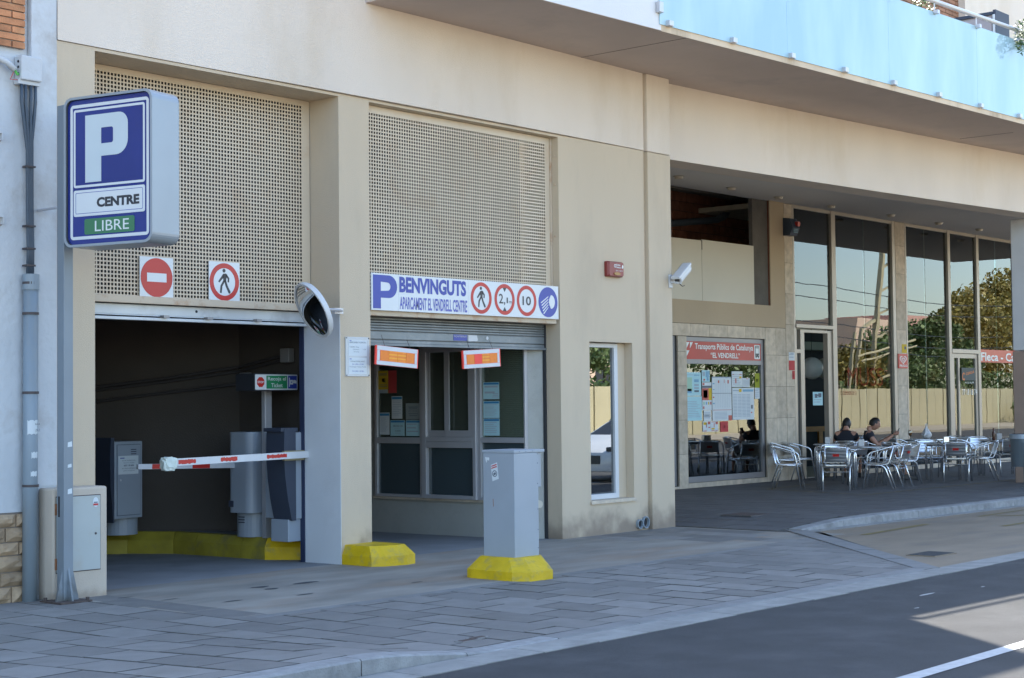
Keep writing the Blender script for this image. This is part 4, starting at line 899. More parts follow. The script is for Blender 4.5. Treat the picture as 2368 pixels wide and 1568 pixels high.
def ringf(a0, a1, b0, b1, wd_, r):
    ring_slab(fc, PS, rrect(a0, a1, b0, b1, r, 5), rrect(a0 + wd_, a1 - wd_, b0 + wd_, b1 - wd_, max(.004, r - wd_), 5), t0 - .001, t0 + .001, 1)
ringf(.055, SW - .055, z0 + .065, z1 - .065, .027, .035)
ringf(.092, SW - .10, z0 + .515, z1 - .108, .020, .022)
fc.slab(PS, rrect(.092, SW - .10, z0 + .265, z0 + .492, .018, 5), t0 - .001, t0 + .001, 1)
ring_slab(fc, PS, rrect(.115, SW - .122, z0 + .288, z0 + .470, .012, 4), rrect(.119, SW - .126, z0 + .292, z0 + .466, .010, 4), t0, t0 + .002, 2)
text(fc, 'CENTRE', PS, .355, .83, z0 + .333, z0 + .418, t0 + .002, 3, bold=.05)
fc.slab(PS, rrect(.215, .775, z0 + .105, z0 + .240, .018, 4), t0 - .001, t0 + .001, 4)
text(fc, 'LIBRE', PS, .335, .715, z0 + .128, z0 + .218, t0 + .002, 5, bold=.0)
# the big P: stem and bowl
px0, px1, pxm = .225, .705, .405; pz0, pz1 = z0 + .555, z1 - .165; H_ = pz1 - pz0
outer = [(px0, pz0), (pxm, pz0), (pxm, pz0 + H_ * .375), (pxm + .16, pz0 + H_ * .375)]
bowl = []
for i in range(8):
    c = R(-90 + 90 * i / 7); bowl.append((px1 - .13 + .13 * math.cos(c), pz0 + H_ * .375 + .13 + .13 * math.sin(c)))
for i in range(8):
    c = R(0 + 90 * i / 7); bowl.append((px1 - .10 + .10 * math.cos(c), pz1 - .10 + .10 * math.sin(c)))
fc.slab(PS, [(px0, pz0), (pxm, pz0), (pxm, pz0 + H_ * .375), (pxm, pz1), (px0, pz1)], t0 - .001, t0 + .0015, 6)
c0, c1, d0_, d1_ = pxm, pxm + .135, pz0 + H_ * .56, pz1 - H_ * .205    # counter of the bowl
out_ = [(pxm, pz0 + H_ * .375)] + bowl + [(pxm, pz1)]
inn_ = [(pxm, d0_)] + [(c1 - .02 + .02 * math.cos(R(-90 + 90 * i / 7)), d0_ + .02 + .02 * math.sin(R(-90 + 90 * i / 7))) for i in range(8)] + [(c1 - .02 + .02 * math.cos(R(90 * i / 7)), d1_ - .02 + .02 * math.sin(R(90 * i / 7))) for i in range(8)] + [(pxm, d1_)]
nn = len(out_); vv = [PS.at(a, b, t0 + .0015) for a, b in out_ + inn_]
fc.add(vv, [(i, i + 1, nn + i + 1, nn + i) for i in range(nn - 1)], 6)
part('sign_face', fc, [M_BLUE, M_SWHITE, M_SBLUE2, M_SBLACK, M_SGREEN, M_LWHITE, mat('p_white', (0.55, 0.62, 0.64), .3, var=.02)], ps)
part('wall_tie', MB().tube([(8.27, 12.25, 3.46), (8.27, 12.6, 3.46)], .012, 6), M_ALU, ps)

# ---- electricity meter box
mbx = thing('meter_box', 'beige rendered meter box with a pale metal door behind the sign post', 'meter box', (8.55, 12.45, 0))
part('body', MB().box(8.27, 8.835, YF - .25, YF - .012, -.02, .985), M_CABWALL, mbx, bevel=.02)
dm = MB().box(8.298, 8.752, YF - .262, YF - .245, .245, .905); part('door', dm, M_CABDOOR, mbx, bevel=.003)
ring = MB(); ring_slab(ring, wall_plane(.2505), rect(8.290, 8.760, .237, .913), rect(8.297, 8.753, .244, .906), 0, .002); part('door_gap', ring, M_CLAMP, mbx)
part('lock', MB().slab(wall_plane(.2622), circ(8.70, .565, .011, 12), 0, .003), M_CLAMP, mbx)
for z in (.80, .32): part('hinge', MB().box(8.282, 8.298, YF - .262, YF - .25, z - .05, z + .05), M_RUST, mbx)
st = MB(); P_ = wall_plane(.2622); st.slab(P_, circ(8.70, .845, .03, 14, .045), 0, .002, 0); st.slab(P_, rect(8.675, 8.725, .815, .833), .002, .003, 1); st.slab(P_, rect(8.68, 8.72, .838, .848), .002, .003, 2)
part('sticker', st, [M_PAPER, M_PRED, M_INK], mbx)

# ---- telephone cables, junction box and riser pipe on the neighbour's wall
jb = thing('junction_box', 'pale grey junction box under the orange brickwork', 'junction box', (8.15, 12.55, 4.57))
part('box', MB().box(8.045, 8.255, YF - .10, YF + .015, 4.60, 4.82), M_NBWHITE, jb, bevel=.012)
part('base', MB().box(8.035, 8.25, YF - .07, YF + .015, 4.565, 4.61), M_NBWHITE, jb, bevel=.006)
g4 = MB()
for z in (4.655, 4.715, 4.765): g4.tube([(8.046, YF - .05, z), (8.038, YF - .05, z)], .012, 8)
part('cable_gland', g4, M_DARK, jb)
cbl = thing('cable_bundle', 'four dark cables hanging from the junction box into the grey riser pipe', 'cables', (8.15, 12.5, 2.9))
for i, x in enumerate((8.075, 8.115, 8.17, 8.215)):
    xm = (8.135, 8.15, 8.165, 8.18)[i]; part('cable', MB().tube([(x, YF - .05, 4.57), (x + .0, YF - .05, 4.42), (x * .6 + xm * .4, YF - .05, 4.25), (xm, YF - .05, 3.98 + .03 * i), (xm + .005, YF - .045, 3.5), (xm + .01, YF - .05, 3.1), (xm + .005, YF - .05, 2.86)], .0155, 8), M_CABLE, cbl, smooth=True)
for z in (3.83, 3.30, 3.10, 2.95): part('tie', MB().box(8.115, 8.205, YF - .075, YF - .0, z, z + .016), M_CLAMP, cbl)
part('feed_hose', MB().tube([(7.4, YF - .02, 4.79), (7.8, YF - .03, 4.78), (7.93, YF - .05, 4.74), (8.0, YF - .06, 4.68)], .028, 10), M_NBWHITE, cbl, smooth=True)
part('wires', MB().tube([(8.0, YF - .06, 4.68), (8.02, YF - .07, 4.64), (8.045, YF - .05, 4.655)], .012, 6), M_PGREEN, cbl)
part('wires', MB().tube([(7.99, YF - .06, 4.66), (7.955, YF - .06, 4.59), (8.045, YF - .05, 4.60)], .004, 5), M_PRED, cbl)
rp = thing('riser_pipe', 'thick grey plastic riser pipe with dark clamps and torn stickers', 'pipe', (8.16, 12.5, 0))
part('pipe', MB().tube([(8.155, YF - .06, -.01), (8.165, YF - .06, 2.82)], .066, 20), M_PIPE, rp, smooth=True)
part('collar', MB().cyl((8.165, YF - .06), .073, 2.74, 2.88, 20), M_PIPE, rp)
for z in (2.79, 2.52, 1.82, 1.0, .0): 
    if z: part('clamp', MB().cyl((8.163, YF - .06), .072, z, z + .022, 18).box(8.15, 8.245, YF - .045, YF - .02, z, z + .022), M_CLAMP, rp)
for (zz_, hh_, a0, a1) in ((1.46, .13, 215, 300), (1.25, .06, 245, 300), (1.09, .05, 240, 290)):
    n = 8; vs = []; st = MB()
    for i in range(n + 1):
        c = R(a0 + (a1 - a0) * i / n); x, y = 8.16 + .0675 * math.cos(c), YF - .06 + .0675 * math.sin(c)
        vs += [(x, y, zz_ + (.008 if i % 3 else 0)), (x, y, zz_ + hh_ - (.01 if i % 4 == 1 else 0))]
    st.add(vs, [(2 * i, 2 * i + 2, 2 * i + 3, 2 * i + 1) for i in range(n)])
    part('sticker', st, M_PAPER, rp)
P_ = Pl((8.16, YF - .1285, 0), (1, -.55, 0)); st = MB(); text(st, 'Frații BAR', P_, -.05, .045, 1.54, 1.56, 0); text(st, '3 ZILE', P_, -.01, .045, 1.49, 1.51, 0); part('sticker_print', st, M_INK, rp)

# ---- the two square signs on the entrance screen
ne = thing('no_entry_sign', 'square white board with a red no-entry disc on the entrance screen', 'sign', (9.9, YF + .42, 2.97))
P_ = wall_plane(-.435)
m_ = MB(); m_.slab(P_, rect(9.70, 10.105, 2.765, 3.17), 0, .008, 0); m_.slab(P_, circ(9.903, 2.968, .193, 48), .008, .010, 1); m_.slab(P_, rect(9.785, 10.02, 2.925, 3.012), .010, .012, 0)
part('board', m_, [M_SWHITE, M_SRED], ne)
def walker(mb, P, cx, cz, s, t, mi):                    # the walking figure of the pictogram
    def S(pts): mb.slab(P, [(cx + a * s, cz + b * s) for a, b in pts], t, t + .0015, mi)
    S([(x, y) for x, y in circ(-.02, .40, .075, 14)])
    S([(-.06, .28), (.06, .30), (.12, .26), (.08, .0), (-.06, .0)])
    S([(-.06, .28), (-.30, -.02), (-.24, -.06), (-.02, .16)]); S([(.10, .28), (.24, .12), (.22, -.04), (.15, -.03), (.16, .09), (.05, .2)])
    S([(-.06, .02), (.03, .0), (-.10, -.20), (-.14, -.46), (-.22, -.45), (-.19, -.17)]); S([(-.02, .03), (.08, .02), (.16, -.18), (.30, -.40), (.26, -.47), (.20, -.45), (.06, -.20)])
npd = thing('no_pedestrians_sign', 'square white board with a red ring and walking figure on the entrance screen', 'sign', (10.76, YF + .42, 2.97))
m_ = MB(); m_.slab(P_, rect(10.556, 10.958, 2.762, 3.172), 0, .008, 0)
ring_slab(m_, P_, circ(10.757, 2.967, .193, 48), circ(10.757, 2.967, .142, 48), .008, .010, 1); walker(m_, P_, 10.757, 2.975, .27, .008, 2)
part('board', m_, [M_SWHITE, M_SRED, M_SBLACK], npd)

# ---- welcome board over the exit
wb = thing('welcome_board', 'long white BENVINGUTS board with blue P and four round traffic signs over the exit', 'sign', (14.05, YF, 2.92))
P_ = wall_plane(.004)
for (a, b) in ((12.435, 12.848), (12.85, 14.008), (14.01, 15.68)):
    m_ = MB(); m_.slab(P_, rect(a, b, 2.722, 3.128), 0, .014, 0); part('panel', m_, M_SWHITE, wb)
lt = MB(); t = .0145
lt.slab(P_, [(12.455, 2.74), (12.575, 2.74), (12.575, 3.11), (12.455, 3.11)], t, t + .0015, 0)
oo = [(12.575, 2.86)] + [(12.70 + .13 * math.cos(R(a)), 2.985 + .125 * math.sin(R(a))) for a in range(-90, 91, 15)] + [(12.575, 3.11)]
ii = [(12.575, 2.935)] + [(12.68 + .045 * math.cos(R(a)), 2.985 + .045 * math.sin(R(a))) for a in range(-90, 91, 15)] + [(12.575, 3.035)]
nn = len(oo); lt.add([P_.at(a, b, t + .0015) for a, b in oo + ii], [(i, i + 1, nn + i + 1, nn + i) for i in range(nn - 1)], 0)
text(lt, 'BENVINGUTS', P_, 12.865, 13.97, 2.93, 3.108, t + .0015, 0, bold=.045)
text(lt, 'APARCAMENT EL VENDRELL CENTRE', P_, 12.87, 13.985, 2.745, 2.885, t + .0015, 1, bold=.02)
for i, cx in enumerate((14.235, 14.655, 15.065, 15.475)):
    r = .185
    if i < 3: ring_slab(lt, P_, circ(cx, 2.925, r, 48), circ(cx, 2.925, r * .76, 48), t, t + .0015, 2)
    else: lt.slab(P_, circ(cx, 2.925, r, 48), t, t + .0015, 0)
walker(lt, P_, 14.235, 2.935, .26, t, 3)
text(lt, '2', P_, 14.55, 14.63, 2.875, 2.99, t + .0015, 3, bold=.01); text(lt, ',', P_, 14.64, 14.665, 2.855, 2.895, t + .0015, 3, bold=.02); text(lt, '1', P_, 14.69, 14.715, 2.882, 2.95, t + .0015, 3); text(lt, 'm', P_, 14.735, 14.785, 2.882, 2.91, t + .0015, 3)
lt.slab(P_, [(14.62, 3.065), (14.655, 3.015), (14.69, 3.065)], t, t + .0015, 3); lt.slab(P_, [(14.62, 2.785), (14.69, 2.785), (14.655, 2.835)], t, t + .0015, 3)
text(lt, '10', P_, 14.985, 15.145, 2.87, 2.98, t + .0015, 3, bold=.02)
lt.slab(P_, [(15.53, 2.845)] + [(15.53 + .075 * math.cos(R(a)), 2.93 + .085 * math.sin(R(a))) for a in range(-80, 81, 16)] + [(15.53, 3.015), (15.50, 2.97), (15.49, 2.93), (15.50, 2.89)], t + .0016, t + .003, 4)
for k in range(5):
    a0, b0 = 15.478, 3.00 - .033 * k; lt.slab(P_, [(a0, b0), (a0 - .002, b0 - .014), (a0 - .135 + .012 * k, b0 - .094), (a0 - .145 + .012 * k, b0 - .082)][::-1], t + .0016, t + .003, 4)
part('lettering', lt, [M_SBLUE2, mat('letter_blue', (0.09, 0.10, 0.40), .4), M_SRED, M_SBLACK, M_SWHITE], wb)

# ---- orange-and-white reflector panels hanging under the exit shutter
def reflector(c, ang, label, redcell):
    t = thing('reflector_panel', label, 'reflector', c, 'reflector panels hanging under the exit shutter')
    u = Vector((math.cos(R(ang)), 0, math.sin(R(ang)))); v = Vector((-math.sin(R(ang)), 0, math.cos(R(ang)))); P = Pl(c, u, v)
    a, b = .33, .105
    part('panel', MB().slab(P, rect(-a, a, -b, b), -.02, 0), M_NEONRED, t)
    m_ = MB()
    for r_ in (rect(-a + .015, a - .015, b - .048, b - .002), rect(-a + .015, a - .015, -b + .002, -b + .045), rect(-a + .018, -a + .060, -b + .048, b - .05), rect(a - .055, a - .018, -b + .048, b - .05)): m_.slab(P, r_, .001, .003)
    part('white_border', m_, M_WHITE, t)
    x0 = -a + .065; wd_ = (2 * a - .125) / 4
    for k in range(4):
        cc = M_NEONRED if k == redcell else (M_ORANGEY if k in (1, 2) else M_ORANGE)
        m_ = MB().slab(P, rect(x0 + k * wd_ + .002, x0 + (k + 1) * wd_ - .002, -b + .049, b - .051), .001, .004); mm = [cc, M_ORANGE]
        if k in (1, 2) and k != redcell:
            for j in range(3): m_.slab(P, rect(x0 + k * wd_ + .004, x0 + (k + 1) * wd_ - .004, -b + .054 + j * .038, -b + .076 + j * .038), .004, .005, 1)
        part('cell', m_, mm, t)
    part('hanging_wire', MB().tube([P.at(-.2, b), P.at(-.2, b) + Vector((0, .05, .12))], .003, 5).tube([P.at(.2, b), P.at(.2, b) + Vector((0, .05, .10))], .003, 5), M_CLAMP, t)
reflector((12.72, YF - .12, 2.21), -3.5, 'orange and white reflector panel tilted down to the right, left one under the exit shutter', -1)
reflector((14.12, YF - .12, 2.21), 3.2, 'orange and white reflector panel with a red square, right one under the exit shutter', 1)

# ---- convex mirror
cmx = thing('convex_mirror', 'round convex traffic mirror with white rim bracketed to the first pillar', 'mirror', (11.97, 12.5, 2.7))
n_ = Vector((-.86, .27, -.44)).normalized(); u_m = Vector((0, 0, 1)).cross(n_).normalized(); v_m = n_.cross(u_m); PM = Pl((11.36, 12.36, 2.665), u_m, v_m)
r = .285; m_ = MB(); NR = 8; vs = [PM.at(0, 0, .06)]
for i in range(1, NR + 1):
    rr_ = r * i / NR
    for j in range(40): vs.append(PM.at(rr_ * math.cos(2 * math.pi * j / 40), rr_ * math.sin(2 * math.pi * j / 40), .06 * (1 - (i / NR) ** 2)))
fs = [(0, 1 + j, 1 + (j + 1) % 40) for j in range(40)]
for i in range(NR - 1): fs += [(1 + i * 40 + j, 1 + (i + 1) * 40 + j, 1 + (i + 1) * 40 + (j + 1) % 40, 1 + i * 40 + (j + 1) % 40) for j in range(40)]
part('mirror_glass', m_.add(vs, fs), M_MIRROR, cmx, smooth=True)
m_ = MB(); ring_slab(m_, PM, circ(0, 0, r + .022, 48), circ(0, 0, r - .004, 48), -.035, .012); part('rim', m_, M_WHITE, cmx, bevel=.006)
part('back', MB().slab(PM, circ(0, 0, r + .01, 40), -.05, -.034), M_WHITE, cmx)
part('bracket', MB().tube([PM.at(0, 0, -.05), (11.80, 12.44, 2.69), (11.95, 12.54, 2.69)], .014, 8).box(11.86, 11.985, 12.555, 12.60, 2.66, 2.72), M_ALU, cmx)

# ---- tariff plate on the pillar
tpn = thing('notice_plate', 'clear screwed plate with white opening-hours sheets on the pillar between the doors', 'notice', (12.22, YF, 2.2))
P_ = wall_plane(.002); m_ = MB(); m_.slab(P_, rrect(12.045, 12.40, 1.995, 2.42, .008), 0, .012, 0)
part('plate', m_, plain('acrylic_plate', (0.50, 0.53, 0.55), .2), tpn, bevel=.003)
m_ = MB(); m_.slab(P_, rect(12.09, 12.36, 2.215, 2.385), .0125, .0135, 0); m_.slab(P_, rect(12.09, 12.355, 2.02, 2.195), .0125, .0135, 0)
text(m_, 'APARCAMENT MUNICIPAL', P_, 12.10, 12.35, 2.352, 2.37, .0142, 1); text(m_, 'TARIFES  Minut', P_, 12.10, 12.24, 2.305, 2.318, .0142, 1); text(m_, 'Una hora', P_, 12.15, 12.24, 2.28, 2.293, .0142, 1); text(m_, '24 hores', P_, 12.16, 12.24, 2.255, 2.268, .0142, 1); text(m_, '1,20', P_, 12.30, 12.345, 2.28, 2.293, .0142, 1)
text(m_, "HORARI D'APARCAMENT", P_, 12.115, 12.33, 2.15, 2.165, .0142, 1); text(m_, 'De 6:00h a 22:00h', P_, 12.14, 12.31, 2.12, 2.134, .0142, 2); text(m_, 'Diumenges i festius Tancat', P_, 12.10, 12.345, 2.09, 2.105, .0142, 1); text(m_, 'De 6:00h a 22:00h', P_, 12.14, 12.31, 2.045, 2.06, .0142, 2)
m_.slab(P_, rect(12.10, 12.13, 2.375, 2.382), .0135, .0142, 2); m_.slab(P_, rect(12.10, 12.13, 2.18, 2.187), .0135, .0142, 2)
part('sheets', m_, [M_PAPER, M_INK, M_SBLUE2], tpn)
m_ = MB(); [m_.slab(P_, circ(a, b, .007, 10), .012, .016) for a in (12.058, 12.388) for b in (2.008, 2.408)]; part('screws', m_, M_SBLACK, tpn)

# ---- red alarm box, camera
al = thing('alarm_box', 'small red alarm box with amber lens on the beige wall above the office window', 'alarm box', (16.82, YF, 3.4))
P_ = wall_plane(.0)
body = MB(); o1 = rrect(16.655, 16.985, 3.305, 3.505, .018); i1 = rrect(16.67, 16.97, 3.318, 3.492, .02)
n = len(o1); body.add([P_.at(a, b, 0) for a, b in o1] + [P_.at(a, b, .045) for a, b in o1] + [P_.at(a, b, .075) for a, b in i1], [(i, (i + 1) % n, n + (i + 1) % n, n + i) for i in range(n)] + [(n + i, n + (i + 1) % n, 2 * n + (i + 1) % n, 2 * n + i) for i in range(n)] + [tuple(range(2 * n, 3 * n))])
part('case', body, mat('alarm_red', (0.24, 0.035, 0.03), .35, var=.05), al)
m_ = MB(); text(m_, 'PLANA', P_, 16.81, 16.90, 3.448, 3.47, .077, 0, bold=.02); text(m_, 'FÀBREGA', P_, 16.81, 16.925, 3.418, 3.44, .077, 0, bold=.02); text(m_, '902 11 83 32', P_, 16.80, 16.945, 3.378, 3.393, .077, 0); ring_slab(m_, P_, circ(16.785, 3.445, .022, 20), circ(16.785, 3.445, .014, 20), .0765, .078); m_.slab(P_, circ(16.948, 3.44, .014, 12, .025), .0765, .078)
part('lettering', m_, M_LWHITE, al)
part('lens', MB().slab(P_, circ(16.825, 3.345, .07, 20, .02), .074, .085), mat('amber_lens', (0.35, 0.17, 0.03), .2), al)
cc = thing('security_camera', 'white security camera on the corner edge of the beige wall', 'camera', (18.1, YF - .05, 3.33))
part('wall_bracket', MB().sd(18.02, 18.10, .045, .065, 3.22, 3.40).sd(18.05, 18.075, .06, .19, 3.28, 3.31).sd(18.045, 18.16, .13, .17, 3.27, 3.34), M_WHITE, cc, bevel=.006)
ax = Vector((-.85, -.15, -.48)).normalized(); c0_ = Vector((18.24, YF - .14, 3.425)); sd_ = ax.cross(Vector((0, 0, 1))).normalized(); upv = sd_.cross(ax)
Pc = Pl(c0_, sd_, upv); prof = [(-.05, -.045), (.05, -.045), (.062, -.01), (.062, .03), (.04, .058), (-.04, .058), (-.062, .03), (-.062, -.01)]
hd = MB().slab(Pc, prof, -.16, .22)
if Pc.n.dot(ax) < 0: hd = MB().slab(Pc, prof, -.22, .16)
part('housing', hd, M_WHITE, cc, bevel=.008)
fr_ = c0_ + ax * (.22 if Pc.n.dot(ax) > 0 else .22)
part('lens', MB().tube([c0_ + ax * .2, c0_ + ax * .226], .038, 20).tube([c0_ + ax * .226, c0_ + ax * .232], .03, 20, 1), [M_FRAMEGREY, M_SBLACK], cc)
part('sunshade', MB().slab(Pc, [(-.064, .035), (.064, .035), (.066, .068), (.04, .073), (-.04, .073), (-.066, .068)], -.18 if Pc.n.dot(ax) > 0 else -.27, .27 if Pc.n.dot(ax) > 0 else .18), M_WHITE, cc, bevel=.006)
part('cable', MB().tube([(18.06, YF - .2, 3.27), (18.10, YF - .22, 3.235), (18.18, YF - .2, 3.25)], .006, 6), M_SBLACK, cc)

# ---- yellow bases
def chamfer_base(name, label, outer, inner, zb, zt, cat, m, group=None, par=None):
    t = thing(name, label, cat, (sum(p[0] for p in outer) / len(outer), sum(p[1] for p in outer) / len(outer), 0), group)
    n = len(outer)
    for i in range(n):
        j = (i + 1) % n; a, b, c, d = outer[i], outer[j], inner[j], inner[i]
        mx, my = sum(p[0] for p in outer) / n, sum(p[1] for p in outer) / n
        vs = [(a[0], a[1], -.02), (b[0], b[1], -.02), (a[0], a[1], zb), (b[0], b[1], zb), (d[0], d[1], zt), (c[0], c[1], zt), (mx, my, -.02), (mx, my, zt)]
        vs = [(x + (mx - x) * .002, y + (my - y) * .002, z) for x, y, z in vs]
        MB().add(vs, [(0, 1, 3, 2), (2, 3, 5, 4), (4, 5, 7), (0, 6, 1)]).build('edge_block', m, t)
    MB().prism(inner, zt - .03, zt - .002).build('top', m, t)
    return t
# base of the pillar (front part) and its pale blue cabinet's base on the pavement
chamfer_base('kerb_block', 'yellow painted chamfered kerb block wrapped round the foot of the first pillar', [(11.985, YF + .06), (11.985, YF - .44), (12.10, YF - .535), (12.36, YF - .60), (12.52, YF - .56), (12.545, YF - .40), (12.545, YF + .5)], [(12.03, YF + .06), (12.03, YF - .36), (12.13, YF - .43), (12.34, YF - .50), (12.46, YF - .46), (12.48, YF - .35), (12.48, YF + .5)], .10, .205, 'kerb block', M_YELLOW)
chamfer_base('kerb_block', 'yellow painted eight-sided concrete base under the pale blue steel cabinet', [(11.80, YF - 1.95), (11.78, YF - 2.02), (11.76, YF - 2.56), (11.86, YF - 2.72), (12.18, YF - 2.72), (12.40, YF - 2.50), (12.40, YF - 2.0), (12.35, YF - 1.86), (11.95, YF - 1.86)], [(11.94, YF - 2.0), (11.93, YF - 2.08), (11.93, YF - 2.38), (12.02, YF - 2.49), (12.24, YF - 2.49), (12.36, YF - 2.42), (12.36, YF - 2.03), (12.36, YF - 1.97), (12.05, YF - 1.97)], .085, .20, 'base', M_YELLOW)
pc = thing('steel_cabinet', 'tall pale blue steel cabinet standing on the yellow base', 'cabinet', (12.16, YF - 2.2, .2))
part('body', MB().box(11.98, 12.345, YF - 2.415, YF - 2.01, .19, 1.205), M_LBLUE, pc, bevel=.006)
part('lid', MB().box(11.975, 12.44, YF - 2.42, YF - 2.0, 1.205, 1.235), M_LBLUE, pc, bevel=.006)
part('ticket_hood', MB().box(12.345, 12.42, YF - 2.39, YF - 2.05, .86, 1.205), M_LBLUE, pc, bevel=.01)
st = MB(); PX = Pl((11.9795, YF, 0), (0, -1, 0))
st.slab(PX, [(2.135, .93), (2.215, .955), (2.195, 1.115), (2.115, 1.09)], 0, .002, 0); ring_slab(st, PX, circ(2.165, 1.005, .032, 24), circ(2.165, 1.005, .024, 24), .002, .003, 2)
st.slab(PX, [(2.125, 1.05), (2.195, 1.07), (2.192, 1.08), (2.122, 1.06)], .002, .003, 1); st.slab(PX, [(2.125, 1.07), (2.193, 1.09), (2.19, 1.10), (2.122, 1.08)], .002, .003, 1); st.slab(PX, [(2.15, .985), (2.185, 1.0), (2.175, 1.02), (2.15, 1.01)], .002, .003, 2)
st.slab(PX, [(2.04, 1.165), (2.095, 1.16), (2.09, 1.13), (2.07, 1.14), (2.06, 1.11), (2.05, 1.13)], 0, .002, 0)
st.slab(PX, [(2.137, .76), (2.143, .755), (2.147, .69), (2.142, .68)], 0, .001, 3)
part('stickers', st, [M_PAPER, M_PRED, M_INK, M_RUST], pc)
sc_ = MB()
for z in (.27, .45, .65, .9, 1.1, 1.19):
    sc_.slab(wall_plane(2.4155), circ(12.33, z, .005, 6), 0, .003)
for a in (12.05, 12.15, 12.25): sc_.slab(wall_plane(2.4205), circ(a, 1.22, .004, 6), 0, .003)
part('rivets', sc_, M_INK, pc)

# ================================================================ INSIDE THE ENTRANCE
isl = thing('yellow_island', 'worn yellow painted kerb island carrying the barrier machines', 'kerb island', (12.1, 14.6, 0))
edge = [(12.43, YF + .75), (12.14, YF + .80), (11.93, YF + 1.18), (11.94, YF + 2.0), (11.90, YF + 2.75), (11.62, YF + 3.25), (11.2, YF + 3.6), (10.7, YF + 3.9)]
inn_e = [(12.43, YF + .81), (12.17, YF + .86), (12.0, YF + 1.21), (12.01, YF + 2.0), (11.97, YF + 2.80), (11.68, YF + 3.32), (11.26, YF + 3.67), (10.75, YF + 3.98)]
top_in = [(12.43, 14.95), (12.35, 15.2), (12.0, 15.7), (11.6, 16.3), (11.2, 16.9), (10.9, 17.3)]
for i in range(len(edge) - 1):
    a, b, c, d = edge[i], edge[i + 1], inn_e[i + 1], inn_e[i]; hb_ = .13; ht = .225
    sub = max(1, int(round((Vector(b) - Vector(a)).length / .45)))
    for k in range(sub):
        f0, f1 = k / sub + .004, (k + 1) / sub - .004
        L2 = lambda p, q_, f: (p[0] + (q_[0] - p[0]) * f, p[1] + (q_[1] - p[1]) * f)
        a2, b2, c2, d2 = L2(a, b, f0), L2(a, b, f1), L2(d, c, f1), L2(d, c, f0)
        hx = .10
        vs = [(*a2, -.07), (*b2, -.07), (*b2, hb_), (*a2, hb_), (*c2, ht), (*d2, ht), (c2[0] + hx, c2[1] + hx * .4, ht), (d2[0] + hx, d2[1] + hx * .4, ht), (c2[0] + hx, c2[1] + hx * .4, -.07), (d2[0] + hx, d2[1] + hx * .4, -.07)]
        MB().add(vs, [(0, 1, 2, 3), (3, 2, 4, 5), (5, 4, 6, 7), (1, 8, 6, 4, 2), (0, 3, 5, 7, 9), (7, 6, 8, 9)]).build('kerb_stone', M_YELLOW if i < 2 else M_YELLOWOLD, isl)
poly = [(p[0] + .04, p[1] + .02) for p in inn_e[::-1]]
MB().prism([(12.44, 13.42), (12.44, 15.0)] + top_in[1:] + [(p[0] + .05, p[1] + .03) for p in inn_e[::-1][:-1]], .0, .223).build('concrete_top', M_TUNFLOOR, isl)
# ticket machine
tm = thing('ticket_machine', 'grey ticket machine with a curved dark front beside the white-painted pillar', 'ticket machine', (11.95, 13.35, .22))
part('pedestal', MB().box(11.78, 12.3, 13.22, 13.5, .22, .46), M_MACH, tm, bevel=.008)
part('body', MB().box(11.84, 12.38, 13.20, 13.66, .46, 1.40), M_MACH, tm, bevel=.012)
dk = MB(); prof = [(0, 1.44), (-.01, 1.15), (.01, .9), (.045, .68), (.10, .45)]
vs = []
for (x, z) in prof: vs += [(11.70 + x, 13.18, z), (11.70 + x, 13.47, z), (11.86, 13.18, z), (11.86, 13.47, z)]
fs = []
for i in range(len(prof) - 1):
    a = 4 * i; b = a + 4; fs += [(a, a + 1, b + 1, b), (a, b, b + 2, a + 2), (a + 1, a + 3, b + 3, b + 1)]
fs += [(0, 2, 3, 1), (16, 17, 19, 18)]
part('front_panel', MB().add(vs, fs), M_MACHD, tm)
part('hood', MB().box(11.66, 11.90, 13.19, 13.48, 1.41, 1.45), M_MACHD, tm, bevel=.004)
part('arm_holder', MB().box(11.66, 11.95, 13.137, 13.18, 1.10, 1.205), plain('wood_yellow_bracket', (0.30, 0.25, 0.14), .7), tm, bevel=.004)
# second machine on a round foot, barrier housing
bh = thing('barrier_housing', 'grey barrier housing with rounded corner on a round foot, behind the ticket machine', 'barrier housing', (11.95, 14.1, .22))
part('foot', MB().cyl((11.93, 14.17), .20, .222, .50, 28), M_MACH, bh, smooth=False)
part('case', MB().prism(rrect(11.66, 12.12, 13.93, 14.34, .10, 6), .495, 1.40), M_MACH, bh, bevel=.006)
part('vent', MB().box(11.655, 11.66, 14.22, 14.30, .56, .63), M_MACHD, bh)
v_ = MB(); [v_.box(11.728, 11.735, 14.12, 14.22, z, z + .012) for z in (.38, .41, .44)]; part('vent_slots', v_, M_MACHD, bh)
# machine on the left
ml = thing('barrier_machine', 'grey barrier cabinet with an emergency notice on its door, at the back of the ramp', 'barrier machine', (11.15, 15.5, .2))
part('foot', MB().cyl((11.32, 15.72), .20, .222, .47, 28), M_MACH, ml)
c_ = Vector((11.25, 15.62, 0)); PMz = Pl((10.98, 15.42, 0), (1, .10, 0))
bx = MB().slab(PMz, rect(.05, .47, .42, 1.30), -.42, 0); part('case', bx, M_MACH, ml, bevel=.008)
part('door', MB().slab(PMz, rect(.09, .435, .46, 1.26), 0.001, .008), M_MACH, ml, bevel=.003)
ring = MB(); ring_slab(ring, PMz, rect(.085, .44, .455, 1.265), rect(.09, .435, .46, 1.26), 0, .003); part('door_gap', ring, M_MACHD, ml)
dk = MB(); vs = []
for (a, z) in ((.0, 1.345), (-.015, 1.1), (-.005, .8), (.03, .38)): vs += [PMz.at(a + .0, z, .0), PMz.at(a, z, -.44), PMz.at(.05, z, .0), PMz.at(.05, z, -.44)]
fs = []
